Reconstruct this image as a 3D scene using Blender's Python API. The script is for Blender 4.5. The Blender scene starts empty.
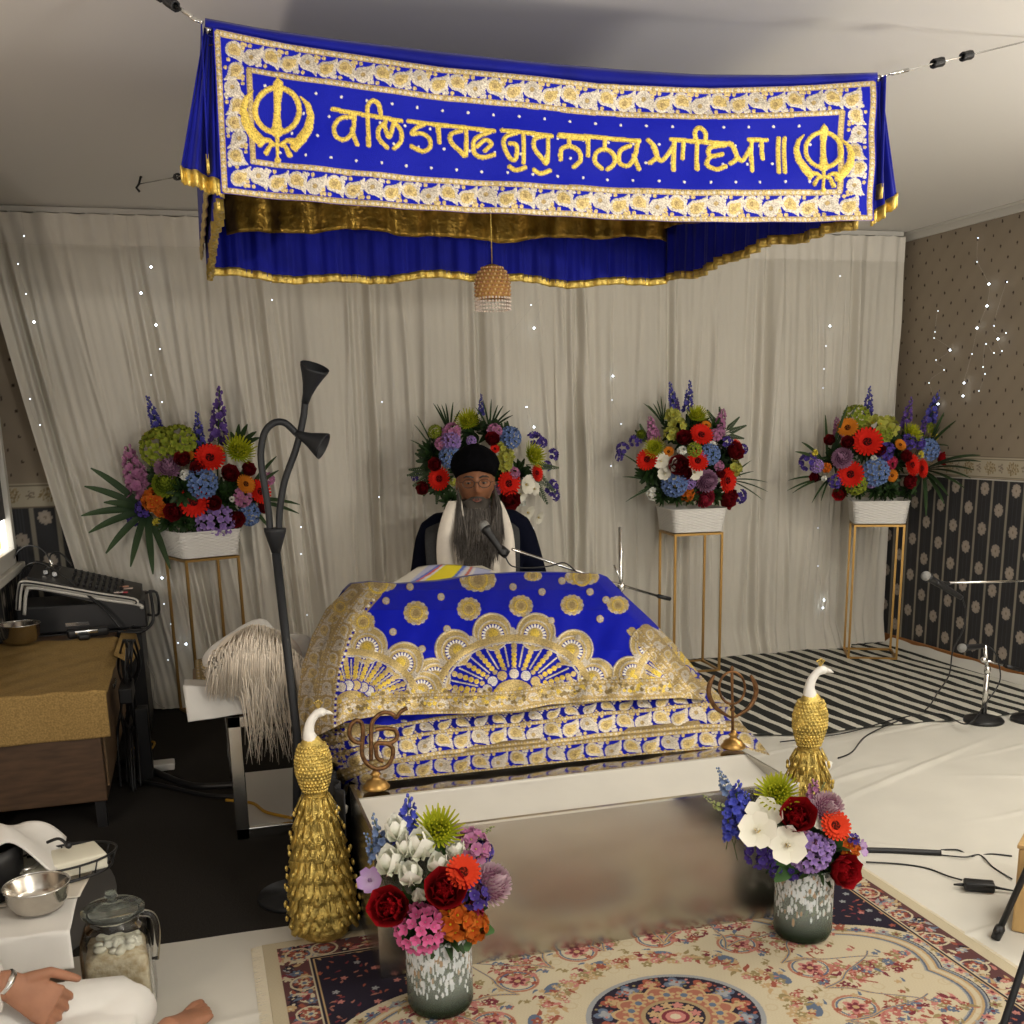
import bpy, math, random
import numpy as np
from math import sin, cos, pi, radians, sqrt, atan2
from mathutils import Vector, Matrix, noise
random.seed(7); rng = np.random.RandomState(5)
scene = bpy.context.scene; COL = scene.collection
# ------------------------------------------------------------------ camera
F, CY, PT, RO, YA, H = 1081.1, 682., .2347621, -.02322997, .27972932, 1.38
fw = Vector((sin(YA)*cos(PT), cos(YA)*cos(PT), -sin(PT)))
r0 = Vector((cos(YA), -sin(YA), 0)); u0 = r0.cross(fw)
rt = r0*cos(RO) + u0*sin(RO); up = rt.cross(fw)
CAM = Vector((0, 0, H))
cd = bpy.data.cameras.new('camera'); cam = bpy.data.objects.new('camera', cd); COL.objects.link(cam)
cam.matrix_world = Matrix(((rt.x, up.x, -fw.x, 0), (rt.y, up.y, -fw.y, 0), (rt.z, up.z, -fw.z, H), (0, 0, 0, 1)))
cd.sensor_width = 36; cd.sensor_fit = 'HORIZONTAL'; cd.lens = 36*F/1024; cd.shift_y = (CY-512)/1024
cd.clip_start = .02; cd.clip_end = 100; scene.camera = cam

def P(x, y, z=None, Y=None, X=None):
    """room point seen at a pixel of the photograph, on a given level, depth or side plane"""
    d = fw + rt*((x-512)/F) - up*((y-CY)/F)
    t = (z-H)/d.z if z is not None else (Y/d.y if Y is not None else X/d.x)
    return CAM + d*t
def mpp(p): return (Vector(p)-CAM).dot(fw)/F

# ------------------------------------------------------------------ materials
def mat(name, col=(.5, .5, .5), rough=.6, metal=0., attr=None, spec=.5, sheen=0, noise_c=0, nscale=30, bump=0, bscale=200, trans=0, ior=1.45, emit=None, estr=0, metattr=None, alpha=1, sss=0, mixcol=None, stretch=None, aniso=0, transl=0, roughattr=None, ndetail=4):
    m = bpy.data.materials.new(name); m.use_nodes = True
    nt = m.node_tree; b = nt.nodes['Principled BSDF']; L = nt.links.new
    def N(t): return nt.nodes.new(t)
    b.inputs['Base Color'].default_value = (*col, 1); b.inputs['Roughness'].default_value = rough
    b.inputs['Metallic'].default_value = metal; b.inputs['Specular IOR Level'].default_value = spec
    b.inputs['Transmission Weight'].default_value = trans; b.inputs['IOR'].default_value = ior
    b.inputs['Sheen Weight'].default_value = sheen; b.inputs['Alpha'].default_value = alpha
    if sss: b.inputs['Subsurface Weight'].default_value = sss; b.inputs['Subsurface Scale'].default_value = .01
    if emit: b.inputs['Emission Color'].default_value = (*emit, 1); b.inputs['Emission Strength'].default_value = estr
    csrc = None
    if attr:
        a = N('ShaderNodeVertexColor'); a.layer_name = attr; csrc = a.outputs['Color']
    tc = N('ShaderNodeTexCoord'); mp = N('ShaderNodeMapping'); L(tc.outputs['Object'], mp.inputs[0])
    if stretch: mp.inputs['Scale'].default_value = stretch
    if noise_c:
        n = N('ShaderNodeTexNoise'); n.inputs['Scale'].default_value = nscale; n.inputs['Detail'].default_value = ndetail
        L(mp.outputs[0], n.inputs['Vector'])
        mx = N('ShaderNodeMix'); mx.data_type = 'RGBA'
        rmp = N('ShaderNodeMapRange'); rmp.inputs[1].default_value = .35; rmp.inputs[2].default_value = .65
        L(n.outputs['Fac'], rmp.inputs[0]); L(rmp.outputs[0], mx.inputs['Factor'])
        if mixcol: mx.inputs['B'].default_value = (*mixcol, 1)
        else: mx.inputs['B'].default_value = (*[c*(1-noise_c) for c in col], 1)
        if csrc:
            L(csrc, mx.inputs['A'])
            mu = N('ShaderNodeMix'); mu.data_type = 'RGBA'; mu.blend_type = 'MULTIPLY'; mu.inputs['Factor'].default_value = 1
            L(csrc, mu.inputs['A']); mu.inputs['B'].default_value = (1-noise_c,)*3+(1,)
            L(mu.outputs['Result'], mx.inputs['B'])
        else: mx.inputs['A'].default_value = (*col, 1)
        csrc = mx.outputs['Result']
    if csrc: L(csrc, b.inputs['Base Color'])
    if metattr:
        a = N('ShaderNodeAttribute'); a.attribute_name = metattr; L(a.outputs['Fac'], b.inputs['Metallic'])
    if roughattr:
        a = N('ShaderNodeAttribute'); a.attribute_name = metattr; r = N('ShaderNodeMapRange')
        r.inputs[3].default_value = roughattr[0]; r.inputs[4].default_value = roughattr[1]; L(a.outputs['Fac'], r.inputs[0]); L(r.outputs[0], b.inputs['Roughness'])
    if bump:
        n = N('ShaderNodeTexNoise'); n.inputs['Scale'].default_value = bscale; n.inputs['Detail'].default_value = 3
        L(mp.outputs[0], n.inputs['Vector'])
        bp = N('ShaderNodeBump'); bp.inputs['Strength'].default_value = bump; bp.inputs['Distance'].default_value = .004
        L(n.outputs['Fac'], bp.inputs['Height']); L(bp.outputs[0], b.inputs['Normal'])
    if transl:
        t = N('ShaderNodeBsdfTranslucent'); t.inputs[0].default_value = (*col, 1); ms = N('ShaderNodeMixShader'); ms.inputs[0].default_value = transl
        o = nt.nodes['Material Output']; L(b.outputs[0], ms.inputs[1]); L(t.outputs[0], ms.inputs[2]); L(ms.outputs[0], o.inputs[0])
    m['n'] = name
    return m
M = {}
M['white_paint'] = mat('ceiling_paint', (.74, .72, .68), .9)
M['trim'] = mat('trim_paint', (.55, .53, .48), .5)
M['curtain'] = mat('curtain_sheer', (.74, .70, .61), .9, transl=.25, noise_c=.05, nscale=3)
M['curtain_head'] = mat('curtain_header', (.72, .68, .6), .9, transl=.1)
M['carpet'] = mat('dark_carpet', (.042, .038, .034), 1, noise_c=.5, nscale=260, bump=.6, bscale=400, spec=.1)
M['sheet'] = mat('white_sheet', (.60, .58, .52), .9, noise_c=.05, nscale=4, spec=.2)
M['steel'] = mat('brushed_steel', (.56, .54, .50), .27, 1, noise_c=.3, nscale=4, mixcol=(.49, .47, .43), stretch=(1, 1, 3))
M['steel_tray'] = mat('polished_steel', (.66, .64, .6), .09, 1, noise_c=.08, nscale=9)
M['marble'] = mat('white_marble', (.66, .64, .58), .35, noise_c=.06, nscale=6)
M['chrome'] = mat('chrome', (.75, .75, .73), .18, 1)
M['steel_bowl'] = mat('bowl_steel', (.62, .58, .52), .2, 1, noise_c=.15, nscale=20)
M['brass'] = mat('brass_bar', (.40, .235, .07), .38, .85)
M['bronze'] = mat('bronze', (.24, .12, .05), .38, .8, noise_c=.6, nscale=60, bump=.5, bscale=300)
M['gold'] = mat('gold_leaf', (.78, .58, .16), .33, .8, noise_c=.45, nscale=45, bump=.7, bscale=220)
M['goldcloth'] = mat('gold_tissue', (.36, .22, .035), .36, .75, noise_c=.5, nscale=25, bump=.8, bscale=60)
M['goldtrim'] = mat('gold_trim', (.8, .58, .14), .32, .75, noise_c=.3, nscale=80, bump=.5)
M['bluecloth'] = mat('blue_satin', (.005, .009, .26), .55, 0, spec=.12, sheen=.1, noise_c=.3, nscale=8, bump=.15, bscale=40)
M['black'] = mat('black_plastic', (.012, .012, .013), .42)
M['lampblack'] = mat('lamp_grey', (.013, .014, .016), .5, spec=.3)
M['blackfab'] = mat('black_cloth', (.004, .004, .005), .95, spec=.04, noise_c=.4, nscale=30, bump=.4, bscale=60)
M['navyfab'] = mat('navy_cloth', (.004, .005, .012), .9, spec=.06)
M['greyfab'] = mat('grey_vest', (.055, .055, .055), .95, spec=.15, noise_c=.2, nscale=150)
M['darkgrey'] = mat('charcoal_cloth', (.035, .035, .037), .9, spec=.2)
M['whitefab'] = mat('white_cotton', (.74, .72, .68), .9, spec=.2, noise_c=.05, nscale=10)
M['creamfab'] = mat('cream_shawl', (.70, .64, .55), .9, spec=.2, noise_c=.06, nscale=30)
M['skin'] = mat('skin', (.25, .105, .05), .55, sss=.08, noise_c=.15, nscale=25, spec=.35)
M['skin_pale'] = mat('paler_skin', (.36, .17, .10), .55, sss=.08, noise_c=.15, nscale=25, spec=.35)  # paler skin tone, for the person at the lower left
M['hair'] = mat('beard_hair', (.10, .085, .07), .8, attr='Col', spec=.2)
M['lip'] = mat('lip', (.22, .07, .05), .5)
M['eye'] = mat('eye', (.26, .22, .18), .3)
M['iris'] = mat('iris', (.01, .007, .005), .2)
M['wood'] = mat('cabinet_wood', (.095, .052, .026), .5, noise_c=.4, nscale=9, stretch=(1, 1, 6), ndetail=8)
M['woodlight'] = mat('light_wood', (.50, .32, .13), .5, noise_c=.2, nscale=8, stretch=(6, 6, 1))
M['woodmid'] = mat('table_wood', (.20, .12, .06), .55, noise_c=.25, nscale=10, stretch=(1, 1, 7))
M['goldbrocade'] = mat('brocade', (.36, .235, .085), .75, 0, noise_c=.35, nscale=160, bump=.3, bscale=180, spec=.08)
M['paper'] = mat('paper', (.70, .67, .55), .8)
M['wicker'] = mat('white_wicker', (.66, .64, .6), .6)
M['petal'] = mat('petal', (1, 1, 1), .75, attr='Col', spec=.12)
M['leaf'] = mat('leaf', (.03, .07, .02), .55, attr='Col', spec=.3)
M['pattern'] = mat('embroidered_satin', (1, 1, 1), .5, attr='Col', metattr='Met', spec=.12, roughattr=(.5, .42), sheen=0, bump=.35, bscale=420)
M['rugmat'] = mat('rug_pile', (1, 1, 1), .95, attr='Col', spec=.1, bump=.5, bscale=500)
M['wall'] = mat('wallpaper_pattern', (1, 1, 1), .7, attr='Col', spec=.3)
M['glass'] = mat('clear_glass', (.98, .99, .98), .04, trans=1, ior=1.3)
M['mirrorwork'] = mat('mirror_stone', (.8, .8, .78), .12, .9)
M['led'] = mat('fairy_bulb', (1, 1, 1), .3, emit=(.72, .82, 1), estr=3)
M['led_b'] = mat('fairy_bulb_bright', (1, 1, 1), .3, emit=(.8, .9, 1), estr=9)
M['wirem'] = mat('clear_wire', (.50, .47, .42), .5)
M['flour'] = mat('mishri', (.50, .38, .22), .8, noise_c=.5, nscale=55, mixcol=(.70, .62, .45), bump=1, bscale=90)
M['porcelain'] = mat('porcelain', (.72, .70, .65), .35)
M['windowlit'] = mat('window_daylight', (1, 1, 1), .5, emit=(1, .97, .9), estr=2.2)
M['sticker_glow'] = mat('lit_sticker', (.9, .7, .3), .5, emit=(1, .75, .3), estr=.8)  # emission put into the window sticker so it looks lit from behind

# ------------------------------------------------------------------ mesh helpers
ORG = {}
def empty(name, label, cat, loc=(0, 0, 0), rz=0, group=None):
    o = bpy.data.objects.new(name, None); COL.objects.link(o); o.location = loc; o.rotation_euler = (0, 0, rz)
    o.empty_display_size = .05; o['label'] = label; o['category'] = cat
    if group: o['group'] = group
    return o
def tag(o, label=None, cat=None, group=None, kind=None):
    if label: o['label'] = label
    if cat: o['category'] = cat
    if group: o['group'] = group
    if kind: o['kind'] = kind
    return o
class MB:
    def __init__(s): s.v = []; s.f = []; s.c = []; s.cc = (1, 1, 1)
    def add(s, vs, fs):
        n = len(s.v); s.v += [tuple(v) for v in vs]; s.f += [tuple(i+n for i in f) for f in fs]
        s.c += [s.cc]*len(vs); return s
    def col(s, c): s.cc = c; return s
    def box(s, a, b, bev=0):
        x0, y0, z0 = a; x1, y1, z1 = b
        if bev:
            bm = bmesh_box(a, b, bev); return s.add(*bm)
        v = [(x, y, z) for z in (z0, z1) for y in (y0, y1) for x in (x0, x1)]
        return s.add(v, [(0, 2, 3, 1), (4, 5, 7, 6), (0, 1, 5, 4), (2, 6, 7, 3), (0, 4, 6, 2), (1, 3, 7, 5)])
    def tube(s, pts, r, n=10, cap=True, closed=False):
        pts = [Vector(p) for p in pts]; k = len(pts)
        rs = r if isinstance(r, (list, tuple)) else [r]*k
        prev = None; vs = []
        for i, p in enumerate(pts):
            if closed: t = pts[(i+1) % k]-pts[i-1]
            else: t = pts[min(i+1, k-1)]-pts[max(i-1, 0)]
            t.normalize()
            if prev is None:
                a = Vector((0, 0, 1)) if abs(t.z) < .9 else Vector((1, 0, 0)); nn = t.cross(a).normalized()
            else:
                nn = prev - t*prev.dot(t)
                nn = nn.normalized() if nn.length > 1e-6 else prev
            prev = nn; bb = t.cross(nn)
            for j in range(n):
                a = 2*pi*j/n; vs.append(p + (nn*cos(a)+bb*sin(a))*rs[i])
        fs = []
        for i in range(k if closed else k-1):
            i2 = (i+1) % k
            for j in range(n): fs.append((i*n+j, i*n+(j+1) % n, i2*n+(j+1) % n, i2*n+j))
        if cap and not closed: fs += [tuple(range(n))[::-1], tuple((k-1)*n+j for j in range(n))]
        return s.add(vs, fs)
    def lathe(s, prof, o=(0, 0, 0), n=32, axis=None, sx=1, sy=1):
        R = Vector((0, 0, 1)).rotation_difference(Vector(axis).normalized()).to_matrix() if axis else Matrix.Identity(3)
        o = Vector(o); vs = []
        for r, z in prof:
            for j in range(n):
                a = 2*pi*j/n; vs.append(o + R @ Vector((r*cos(a)*sx, r*sin(a)*sy, z)))
        fs = []
        for i in range(len(prof)-1):
            for j in range(n): fs.append((i*n+j, i*n+(j+1) % n, (i+1)*n+(j+1) % n, (i+1)*n+j))
        if prof[0][0] > 1e-5: fs.append(tuple(range(n))[::-1])
        if prof[-1][0] > 1e-5: fs.append(tuple((len(prof)-1)*n+j for j in range(n)))
        return s.add(vs, fs)
    def ell(s, c, r, n=16, m=10, R=None):
        c = Vector(c); rr = (r, r, r) if not isinstance(r, (tuple, list)) else r; vs = []
        for i in range(m+1):
            th = pi*i/m
            for j in range(n):
                a = 2*pi*j/n; v = Vector((rr[0]*sin(th)*cos(a), rr[1]*sin(th)*sin(a), -rr[2]*cos(th)))
                vs.append(c+(R @ v if R else v))
        fs = [(i*n+j, i*n+(j+1) % n, (i+1)*n+(j+1) % n, (i+1)*n+j) for i in range(m) for j in range(n)]
        return s.add(vs, fs)
    def loft(s, rings, cap=True, closed=True):
        n = len(rings[0]); vs = [p for r in rings for p in r]
        fs = [(i*n+j, i*n+(j+1) % n, (i+1)*n+(j+1) % n, (i+1)*n+j) for i in range(len(rings)-1) for j in range(n if closed else n-1)]
        if cap and closed: fs += [tuple(range(n))[::-1], tuple((len(rings)-1)*n+j for j in range(n))]
        return s.add(vs, fs)
    def build(s, name, m, parent=None, smooth=True, mods=(), merge=0):
        me = bpy.data.meshes.new(name)
        v = s.v
        if parent is not None and not islocal(parent):
            o = wloc(parent); v = [(a-o.x, b-o.y, c-o.z) for a, b, c in v]
        me.from_pydata(v, [], s.f); me.update()
        if any(c != (1, 1, 1) for c in s.c[:50000]):
            a = me.color_attributes.new('Col', 'FLOAT_COLOR', 'POINT')
            arr = np.ones((len(s.v), 4), np.float32); arr[:, :3] = s.c; a.data.foreach_set('color', arr.ravel())
        for x in (m if isinstance(m, (list, tuple)) else [m]): me.materials.append(M[x] if isinstance(x, str) else x)
        if smooth: me.polygons.foreach_set('use_smooth', [True]*len(me.polygons))
        ob = bpy.data.objects.new(name, me); COL.objects.link(ob)
        if parent is not None: ob.parent = parent
        if smooth == 'auto':
            try: me.set_sharp_from_angle(angle=radians(35))
            except Exception: pass
        for t, kw in mods:
            md = ob.modifiers.new(t.lower(), t)
            for k, val in kw.items(): setattr(md, k, val)
        return ob
def bmesh_box(a, b, bev):
    import bmesh
    bm = bmesh.new(); bmesh.ops.create_cube(bm, size=1)
    for v in bm.verts: v.co = Vector(((a[0]+b[0])/2+v.co.x*(b[0]-a[0]), (a[1]+b[1])/2+v.co.y*(b[1]-a[1]), (a[2]+b[2])/2+v.co.z*(b[2]-a[2])))
    bmesh.ops.bevel(bm, geom=bm.edges[:], offset=bev, segments=2, affect='EDGES', profile=.5)
    bm.verts.index_update(); r = ([v.co.copy() for v in bm.verts], [tuple(v.index for v in f.verts) for f in bm.faces]); bm.free(); return r
def islocal(o):
    while o is not None:
        if o.get('_local'): return True
        o = o.parent
    return False
def wloc(o):
    v = Vector((0, 0, 0))
    while o is not None: v = v+o.location; o = o.parent
    return v
def nlerp(xs, ys, x): return np.interp(x, xs, ys)
def smooth_path(pts, k=8, closed=False):
    """Catmull-Rom through points"""
    pts = [Vector(p) for p in pts]; out = []; n = len(pts)
    for i in range(n if closed else n-1):
        g = (lambda j: pts[j % n]) if closed else (lambda j: pts[max(0, min(n-1, j))])
        a, b, c, d = g(i-1), g(i), g(i+1), g(i+2)
        for t in range(k):
            t /= k; out.append(.5*((2*b)+(c-a)*t+(2*a-5*b+4*c-d)*t*t+(3*b-a-3*c+d)*t**3))
    if not closed: out.append(pts[-1])
    return out

def grid_obj(name, X, Y, Z, m, parent=None, C=None, Met=None, solid=0, smooth=True, flip=False):
    """a sheet from three 2-D arrays, optional colour and metal attributes"""
    nr, nc = X.shape; me = bpy.data.meshes.new(name)
    co = np.stack([X, Y, Z], -1).reshape(-1, 3).astype(np.float32)
    if parent is not None: co = co - np.array(wloc(parent), np.float32)
    idx = np.arange(nr*nc).reshape(nr, nc)
    q = np.stack([idx[:-1, :-1], idx[:-1, 1:], idx[1:, 1:], idx[1:, :-1]], -1).reshape(-1, 4)
    if flip: q = q[:, ::-1]
    me.vertices.add(len(co)); me.vertices.foreach_set('co', co.ravel())
    me.loops.add(q.size); me.loops.foreach_set('vertex_index', q.ravel().astype(np.int32))
    me.polygons.add(len(q)); me.polygons.foreach_set('loop_start', np.arange(0, q.size, 4, dtype=np.int32))
    me.update(calc_edges=True); me.validate()
    if smooth: me.polygons.foreach_set('use_smooth', np.ones(len(q), bool))
    if Met is not None and C is not None and m == 'pattern':
        k = np.random.RandomState(1).uniform(.45, 1.35, Met.shape)[..., None]; C = np.where(Met[..., None] > .3, C*k, C); Met = np.where(Met > .3, Met*.45, 0)
    if C is not None:
        a = me.color_attributes.new('Col', 'FLOAT_COLOR', 'POINT'); arr = np.ones((nr*nc, 4), np.float32); arr[:, :3] = C.reshape(-1, 3); a.data.foreach_set('color', arr.ravel())
    if Met is not None:
        a = me.attributes.new('Met', 'FLOAT', 'POINT'); a.data.foreach_set('value', Met.ravel().astype(np.float32))
    me.materials.append(M[m]); ob = bpy.data.objects.new(name, me); COL.objects.link(ob)
    if parent is not None: ob.parent = parent
    if solid:
        md = ob.modifiers.new('thickness', 'SOLIDIFY'); md.thickness = solid; md.offset = 0
    return ob

# ------------------------------------------------------------------ ornament: draws into colour / relief arrays
class Pat:
    def __init__(s, U, V, base, kx=1.):
        s.U, s.V = U, V; s.C = np.empty(U.shape+(3,)); s.C[:] = base; s.Mt = np.zeros(U.shape); s.Hh = np.zeros(U.shape)
        s.rmin, s.rmax = V.min(1), V.max(1); s.cmin, s.cmax = U.min(0), U.max(0)
    def win(s, x0, y0, x1, y1):
        r = np.where((s.rmax >= y0) & (s.rmin <= y1))[0]; c = np.where((s.cmax >= x0) & (s.cmin <= x1))[0]
        if not len(r) or not len(c): return None
        return slice(r[0], r[-1]+1), slice(c[0], c[-1]+1)
    def paint(s, w, mask, col, met, h):
        if met is not None: s.Mt[w] = np.where(mask, met, s.Mt[w])
        s.C[w][mask] = col
        if h: s.Hh[w] = np.where(mask, h, s.Hh[w])
    def stroke(s, pts, r, col, met=1, h=.001):
        rs = list(r) if isinstance(r, (list, tuple)) else [r]*len(pts)
        for (a, b), ra, rb in zip(zip(pts[:-1], pts[1:]), rs[:-1], rs[1:]):
            R = max(ra, rb); w = s.win(min(a[0], b[0])-R, min(a[1], b[1])-R, max(a[0], b[0])+R, max(a[1], b[1])+R)
            if w is None: continue
            U, V = s.U[w], s.V[w]; dx, dy = b[0]-a[0], b[1]-a[1]; L2 = dx*dx+dy*dy+1e-12
            t = np.clip(((U-a[0])*dx+(V-a[1])*dy)/L2, 0, 1)
            d = np.hypot(U-a[0]-t*dx, V-a[1]-t*dy); rr = ra+(rb-ra)*t
            m = d < rr; s.paint(w, m, col, met, 0)
            if h: s.Hh[w] = np.where(m, np.maximum(s.Hh[w], h*np.sqrt(np.clip(1-(d/np.maximum(rr, 1e-9))**2, 0, 1))), s.Hh[w])
    def disk(s, c, r, col, met=1, h=.001, ry=None, ang=0):
        ry = ry or r; R = max(r, ry); w = s.win(c[0]-R, c[1]-R, c[0]+R, c[1]+R)
        if w is None: return
        U, V = s.U[w]-c[0], s.V[w]-c[1]; ca, sa = cos(ang), sin(ang)
        d = np.hypot((U*ca+V*sa)/r, (-U*sa+V*ca)/ry); m = d < 1; s.paint(w, m, col, met, 0)
        if h: s.Hh[w] = np.where(m, h*np.sqrt(np.clip(1-d*d*.8, 0, 1)), s.Hh[w])
    def ring(s, c, r, wd, col, met=1, h=.001, a0=None, a1=None, ry=None):
        ry = ry or r; R = max(r, ry)+wd; w = s.win(c[0]-R, c[1]-R, c[0]+R, c[1]+R)
        if w is None: return
        U, V = s.U[w]-c[0], (s.V[w]-c[1])*r/ry; d = np.abs(np.hypot(U, V)-r); m = d < wd/2
        if a0 is not None:
            an = np.degrees(np.arctan2(V, U)) % 360; m &= ((an-a0) % 360) <= ((a1-a0) % 360 or 360)
        s.paint(w, m, col, met, h)
    def flower(s, c, r, n, col, met=1, h=.001, inner=.5, rot=0, kx=1.):
        w = s.win(c[0]-r, c[1]-r, c[0]+r, c[1]+r)
        if w is None: return
        U, V = s.U[w]-c[0], s.V[w]-c[1]; a = np.arctan2(V, U)+rot; rr = r*(inner+(1-inner)*np.abs(np.cos(a*n/2)))
        m = np.hypot(U*kx, V) < rr; s.paint(w, m, col, met, h)
    def tear(s, c, L, W, ang, col, met=1, h=.001):
        """pointed drop: round end at c, tip at distance L"""
        pts = [(c[0]+cos(ang+.35*t)*L*t, c[1]+sin(ang+.35*t)*L*t) for t in (0, .25, .5, .75, 1)]
        s.stroke(pts, [W, W*.95, W*.72, W*.4, W*.08], col, met, h)
GOLD = np.array((.60, .46, .20)); GOLD2 = np.array((.42, .31, .14)); GOLDY = np.array((.76, .56, .10)); SILV = np.array((.60, .54, .45)); BLUE = np.array((.005, .010, .36)); WHT = np.array((.75, .72, .66))
# ------------------------------------------------------------------ the room
XL, XR, YB, YF, ZC = -.86, 4.10, 5.82, -1.6, 2.40
def struct(o): o['kind'] = 'structure'; return o
def wallsheet(name, axis, const, a0, a1, z0, z1, res, paintf):
    na, nz = int((a1-a0)/res)+1, int((z1-z0)/res)+1
    A, Z = np.meshgrid(np.linspace(a0, a1, na), np.linspace(z0, z1, nz))
    C = paintf(A, Z)
    K = np.full(A.shape, const)
    if axis == 'X': return grid_obj(name, K, A, Z, 'wall', C=C)
    return grid_obj(name, A, K, Z, 'wall', C=C)
DZ0, DZ1 = 1.03, 1.15
def wallpaper(A, Z):
    p = Pat(A, Z, (.285, .235, .175)); C = p.C
    fl = noiseish(A*3, Z*3)
    low = Z < DZ0; C[low] = (.036, .036, .039)
    # lower part: cream stripes and thin pin stripes between dark bands
    per = .118; ph = (A % per)/per
    C[low & (np.abs(ph-.5) < .075)] = (.27, .245, .195)
    for k in (.12, .88, .0): C[low & (np.abs(((ph-k+.5) % 1)-.5) < .012)] = (.055, .055, .062)
    i0, i1 = int(A.min()/per)-1, int(A.max()/per)+1
    for i in range(i0, i1+1):
        for j in range(0, 5):
            z = .12+j*.215+(.107 if i % 2 else 0); 
            if z > DZ0-.0: continue
            x = i*per
            for a in range(8):
                p.disk((x+.023*cos(a*pi/4), z+.025*sin(a*pi/4)), .0115, (.36, .31, .26), None, 0)
            p.disk((x, z), .022, (.40, .34, .28), None, 0); p.disk((x, z), .006, (.20, .16, .12), None, 0)
    # upper part: little dark drops on beige
    for i in range(int(A.min()/.06)-1, int(A.max()/.06)+2):
        for j in range(0, 22):
            x = i*.06; z = DZ1+.04+j*.12+(.06 if i % 2 else 0)
            if z < ZC-.02: p.disk((x, z), .0055, (.045, .03, .02), None, 0, ry=.0085)
    # border
    b = (Z >= DZ0) & (Z <= DZ1); C[b] = (.46, .41, .31)
    for z0, z1 in ((DZ0, DZ0+.006), (DZ0+.010, DZ0+.014), (DZ1-.006, DZ1), (DZ1-.016, DZ1-.011)): C[(Z >= z0) & (Z <= z1)] = (.17, .14, .10)
    for i in range(int(A.min()/.17)-1, int(A.max()/.17)+2):
        x = i*.17; z = (DZ0+DZ1)/2
        for k in range(26):
            a = k*2.4; r = .034*sqrt(k/26); p.disk((x+r*1.3*cos(a), z+r*sin(a)), .006, (.25, .19, .10) if k % 3 else (.38, .30, .18), None, 0)
        for k in range(9):
            a = k*2.4; r = .020*sqrt(k/9); p.disk((x+.085+r*cos(a), z+r*1.2*sin(a)), .005, (.22, .18, .14), None, 0)
    C *= (1+.05*fl)[..., None]
    return C
def noiseish(U, V):
    return (np.sin(U*7.3+np.sin(V*3.1)*2)+np.sin(V*9.7+np.sin(U*4.3)*2)+np.sin((U+V)*17.1))/3
struct(wallsheet('wall_right', 'X', XR, 3.2, YB, 0, ZC, .0042, wallpaper))
struct(wallsheet('wall_back', 'Y', YB, XL, .2, 0, ZC, .007, wallpaper))
struct(wallsheet('wall_left', 'X', XL, 3.6, YB, 0, ZC, .008, wallpaper))
M['plain'] = mat('plain_wall', (.36, .31, .25), .9)
struct(MB().box((.2, YB, 0), (XR+.1, YB+.08, ZC)).build('wall_back', 'plain', smooth=False))
struct(MB().box((XR, YF, 0), (XR+.08, 3.2, ZC)).build('wall_right', 'plain', smooth=False))
struct(MB().box((XL-.98, YF, 0), (XL-.9, 3.6, ZC)).box((XL-.9, 3.6, 0), (XL, 3.66, ZC)).build('wall_left', 'plain', smooth=False))
struct(MB().box((XL-.98, YF-.08, ZC), (XR+.08, YB+.08, ZC+.08)).build('ceiling', 'white_paint', smooth=False))
struct(MB().box((XL-.98, YF-.08, -.06), (XR+.08, YB+.08, 0)).build('floor', 'carpet', smooth=False))
struct(MB().box((XR-.02, 3.2, ZC-.05), (XR, YB, ZC), .004).box((XR-.032, 3.2, ZC-.014), (XR-.02, YB, ZC), .003).build('trim_1', 'trim', smooth=False))
struct(MB().box((XL, YB-.02, ZC-.03), (XR, YB, ZC)).build('trim_2', 'trim', smooth=False))
struct(MB().box((XR-.014, YF, 0), (XR, YB, .05), .003).build('baseboard_right', mat('orange_wood', (.32, .13, .035), .5), smooth=False))
struct(MB().box((XR-.004, 3.2, DZ0-.004), (XR+.0, YB, DZ0+.003)).build('trim_3', 'trim', smooth=False))
# window in the left wall
w = struct(MB().box((XL, 4.3, .79), (XL+.035, 5.62, .86), .004).box((XL, 5.55, .79), (XL+.035, 5.62, 1.95), .004).box((XL, 4.3, 1.89), (XL+.035, 5.62, 1.95), .004).box((XL, 4.3, .79), (XL+.035, 4.37, 1.95), .004).box((XL, 4.3, .755), (XL+.06, 5.64, .79), .004).build('window_1', 'trim', smooth=False))
MB().box((XL, 4.37, .86), (XL+.006, 5.55, 1.00)).build('lit_pane', 'windowlit', w, smooth=False)
MB().box((XL+.004, 4.37, 1.0), (XL+.012, 5.55, 1.89)).build('blind', mat('dark_blind', (.06, .055, .055), .8), w, smooth=False)
MB().box((XL+.007, 5.1, .88), (XL+.010, 5.36, .97)).build('sticker', 'sticker_glow', w, smooth=False)

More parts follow.
